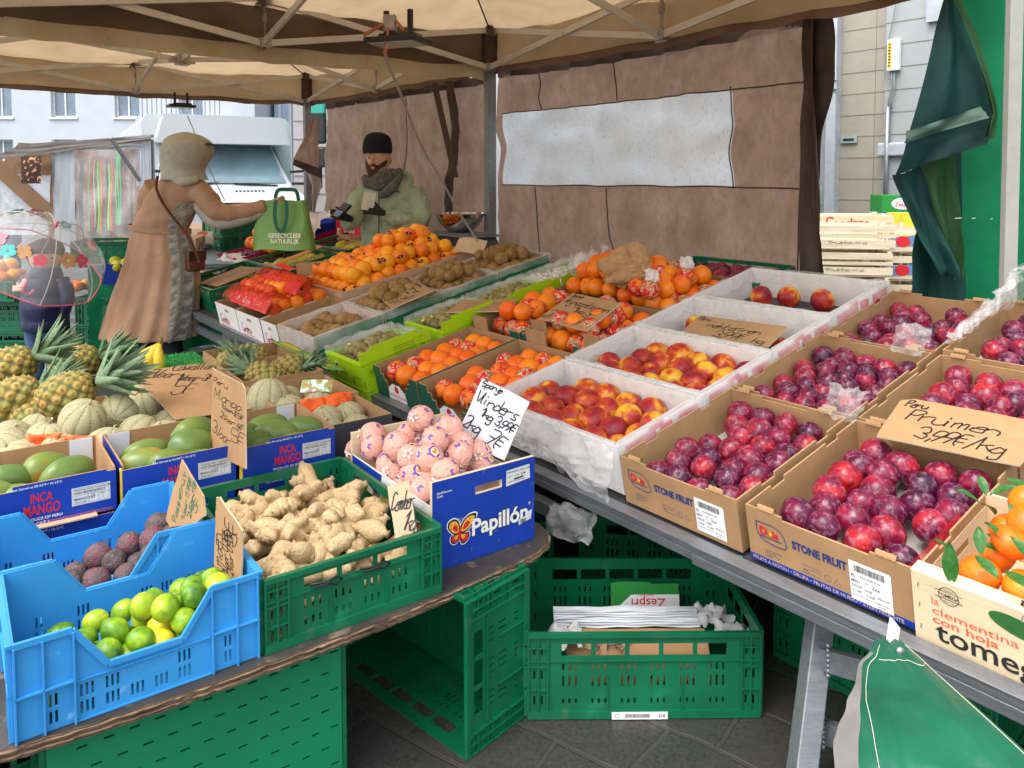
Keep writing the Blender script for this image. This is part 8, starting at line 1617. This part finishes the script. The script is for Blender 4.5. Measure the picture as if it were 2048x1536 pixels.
for k in range(3): slat_crate(Matrix.Translation(V((CX.x-.05+.02*k, 5.35+.01*k, .58+.185*k))) @ Rz(-9), .60, .40, .175, ('lowest visible crate of the front stack outside', 'middle crate of the front stack outside', 'open topmost crate of the front stack outside')[k], k+1)
for k in range(3): slat_crate(Matrix.Translation(V((CX.x+.15, 5.85, .58+.20*k))) @ Rz(-8), .66, .40, .19, ('lowest crate of the rear stack outside', 'middle crate of the rear stack outside', 'topmost crate of the rear stack outside with red lettering')[k], 0 if k == 2 else 5)
for k in range(3):
    M = Matrix.Translation(V((CX.x+.64, 5.55, .50+.205*k))) @ Rz(-10); slat_crate(M, .24, .4, .19, ('bottom narrow crate right of the stacks', 'narrow crate with a picture label, middle one', 'narrow crate with a picture label, top one')[k], 6)
    if k: d = MB(); d.poly([(.02, .04), (.20, .06), (.20, .13), (.02, .11)], .002, mi=0); d.poly([(.12+.05*math.cos(a*.5), .085+.04*math.sin(a*.5)) for a in range(13)], .003, mi=1); tag(d.build('picture_label', [flat('label_blue', (.12, .25, .5)), redp], None, M @ FRONT), ('', 'blue and red picture label on the middle narrow crate', 'blue and red picture label on the top narrow crate')[k], 'label')
for k in range(3): bx('wooden_crate', (0, 0, 0), (.62, .4, .16), cwm) if False else None
for k in range(2): slat_crate(Matrix.Translation(V((CX.x-.05, 5.35, .02+.185*k+.18))) @ Rz(-9), .60, .40, .175, ('hidden base crate of the front stack', 'second base crate of the front stack')[k], 5)
# cartons in front of the stone pier
cb = V((Pd(1760, 400, 7.2).x, 7.2, 0)); wct = mat('white_printed_carton', (.66, .68, .72), .6, .05, 6)
for k in range(6):
    z = .30+.165*k; M = Matrix.Translation(cb+V((.004*k, 0, z))) @ Rz(-8); c = bx('carton', (0, 0, 0), (.50, .35, .160), wct if k < 5 else flat('kiwi_green', (.02, .24, .04)), None, M)
    tag(c, ('white printed carton, lowest in the stack by the pier', 'white printed carton, second in the stack by the pier', 'white printed carton, third in the stack by the pier', 'white printed carton, fourth in the stack by the pier', 'white printed carton just under the green one', 'green fruit carton on top of the stack by the pier')[k], 'carton', 'cartons stacked by the pier')
    d = MB()
    if k < 5: d.poly([(.26+.08*math.cos(a*.5), .04+.028*math.sin(a*.5)) for a in range(13)], .001, mi=1); put_text(d, 'KISSABEL'[:4] if False else 'SOL', .2, .025, .04, .002, 2, bold=.03); d.box((.14, .125, .001), (.26, .15, .002), mi=0); scribble(d, .03, .05, .06, 0)
    else: d.poly([(.10+.2*0+.10*math.cos(a*.5)+.08, .085+.055*math.sin(a*.5)) for a in range(13)], .001, mi=2); put_text(d, 'Zespri', .11, .06, .05, .002, 1, bold=.02)
    d.build('print', [blackp, redp, white], c, FRONT)
yb = bx('carton', (0, 0, 0), (.3, .3, .30), mat('yellow_carton', (.78, .68, .04), .5), None, Matrix.Translation(V((Pd(1808, 470, 6.4).x, 6.4, .85))), 'yellow carton beside the wooden crates', 'carton')
kb = bx('carton', (0, 0, 0), (.4, .3, .55), mat('black_carton', (.03, .03, .03), .5), None, Matrix.Translation(V((Pd(1800, 560, 6.3).x, 6.2, .28))), 'black carton with pink lettering below the yellow one', 'carton'); d = MB(); hand(d, 'fruits', .02, .10, .12, .3, .014, mi=0); d.build('lettering', pinkp, kb, FRONT)
# lamp with cable under the near tent, small lamp under the far tent
def lamp(label, c, s_, yaw):
    t = thing('work_lamp', label, 'lamp', Matrix.Translation(c) @ Rz(yaw) @ Sc(s_, s_, s_)); bk = mat('black_plastic', (.02, .02, .022), .35)
    bx('lamp_head', (-.13, -.09, 0), (.13, .09, .025), bk, t, bev=.006); bx('lamp_top', (-.08, -.05, .025), (.10, .05, .045), bk, t, bev=.01); bx('lens', (-.11, -.075, -.004), (.11, .075, -.0005), mat('lamp_lens', (.5, .5, .45), .3), t)
    for x in (-.07, .05): bx('bracket', (x, -.01, .045), (x+.022, .006, .15), bk, t)
    return t
lc = Pd(797, 88, 3.55); lamp('black work lamp clamped under the near tent hub with orange clamps', lc, 1.0, -20)
clm = thing('clamp', 'grey clamp with orange handles at the near tent hub', 'clamp', Matrix.Translation(Pd(780, 52, 3.55))); q = MB(); q.box((-.03, -.02, -.03), (.03, .02, .05)); q.build('jaw', mat('cast_bracket', (.42, .40, .38)), clm, None, bevel=.01)
q = MB(); q.bar(V((-.03, -.03, .0)), V((-.11, -.05, -.05)), .03, .012); q.bar(V((.0, -.03, -.02)), V((-.02, -.03, -.13)), .032, .012); q.bar(V((.03, -.02, .02)), V((.07, -.03, -.03)), .02, .01); q.build('orange_handle', flat('orange_handle', (.55, .15, .05)), clm)
lamp('small black work lamp under the far tent hub', Pd(362, 215, 6.0), .75, 35)
cb_ = MB(); cb_.tube([Pd(x, y, d_) for x, y, d_ in smooth3] if False else [Pd(x, y, d_) for x, y, d_ in ((815, 80, 3.5), (790, 78, 3.5), (768, 92, 3.5), (772, 125, 3.55), (800, 180, 3.8), (822, 245, 4.1), (850, 310, 4.4), (880, 350, 4.65), (910, 415, 4.95), (945, 465, 5.1), (968, 505, 5.2))], .007, 8)
cbo = tag(cb_.build('power_cable', mat('grey_cable_sheath', (.42, .38, .33), .4), None, None, True), 'long pale cable running from the lamp down to the scale', 'cable'); ss = cbo.modifiers.new('sub', 'SUBSURF'); ss.levels = ss.render_levels = 2
cb_ = MB(); cb_.tube([Pd(x, y, d_) for x, y, d_ in ((375, 232, 6.0), (385, 255, 5.95), (410, 320, 5.9), (438, 378, 5.85), (450, 402, 5.8))], .004, 6); tag(cb_.build('power_cable', mat('grey_cable_sheath', (.42, .38, .33)), None, None, True), 'thin pale cable hanging from the far lamp beside the hood', 'cable')
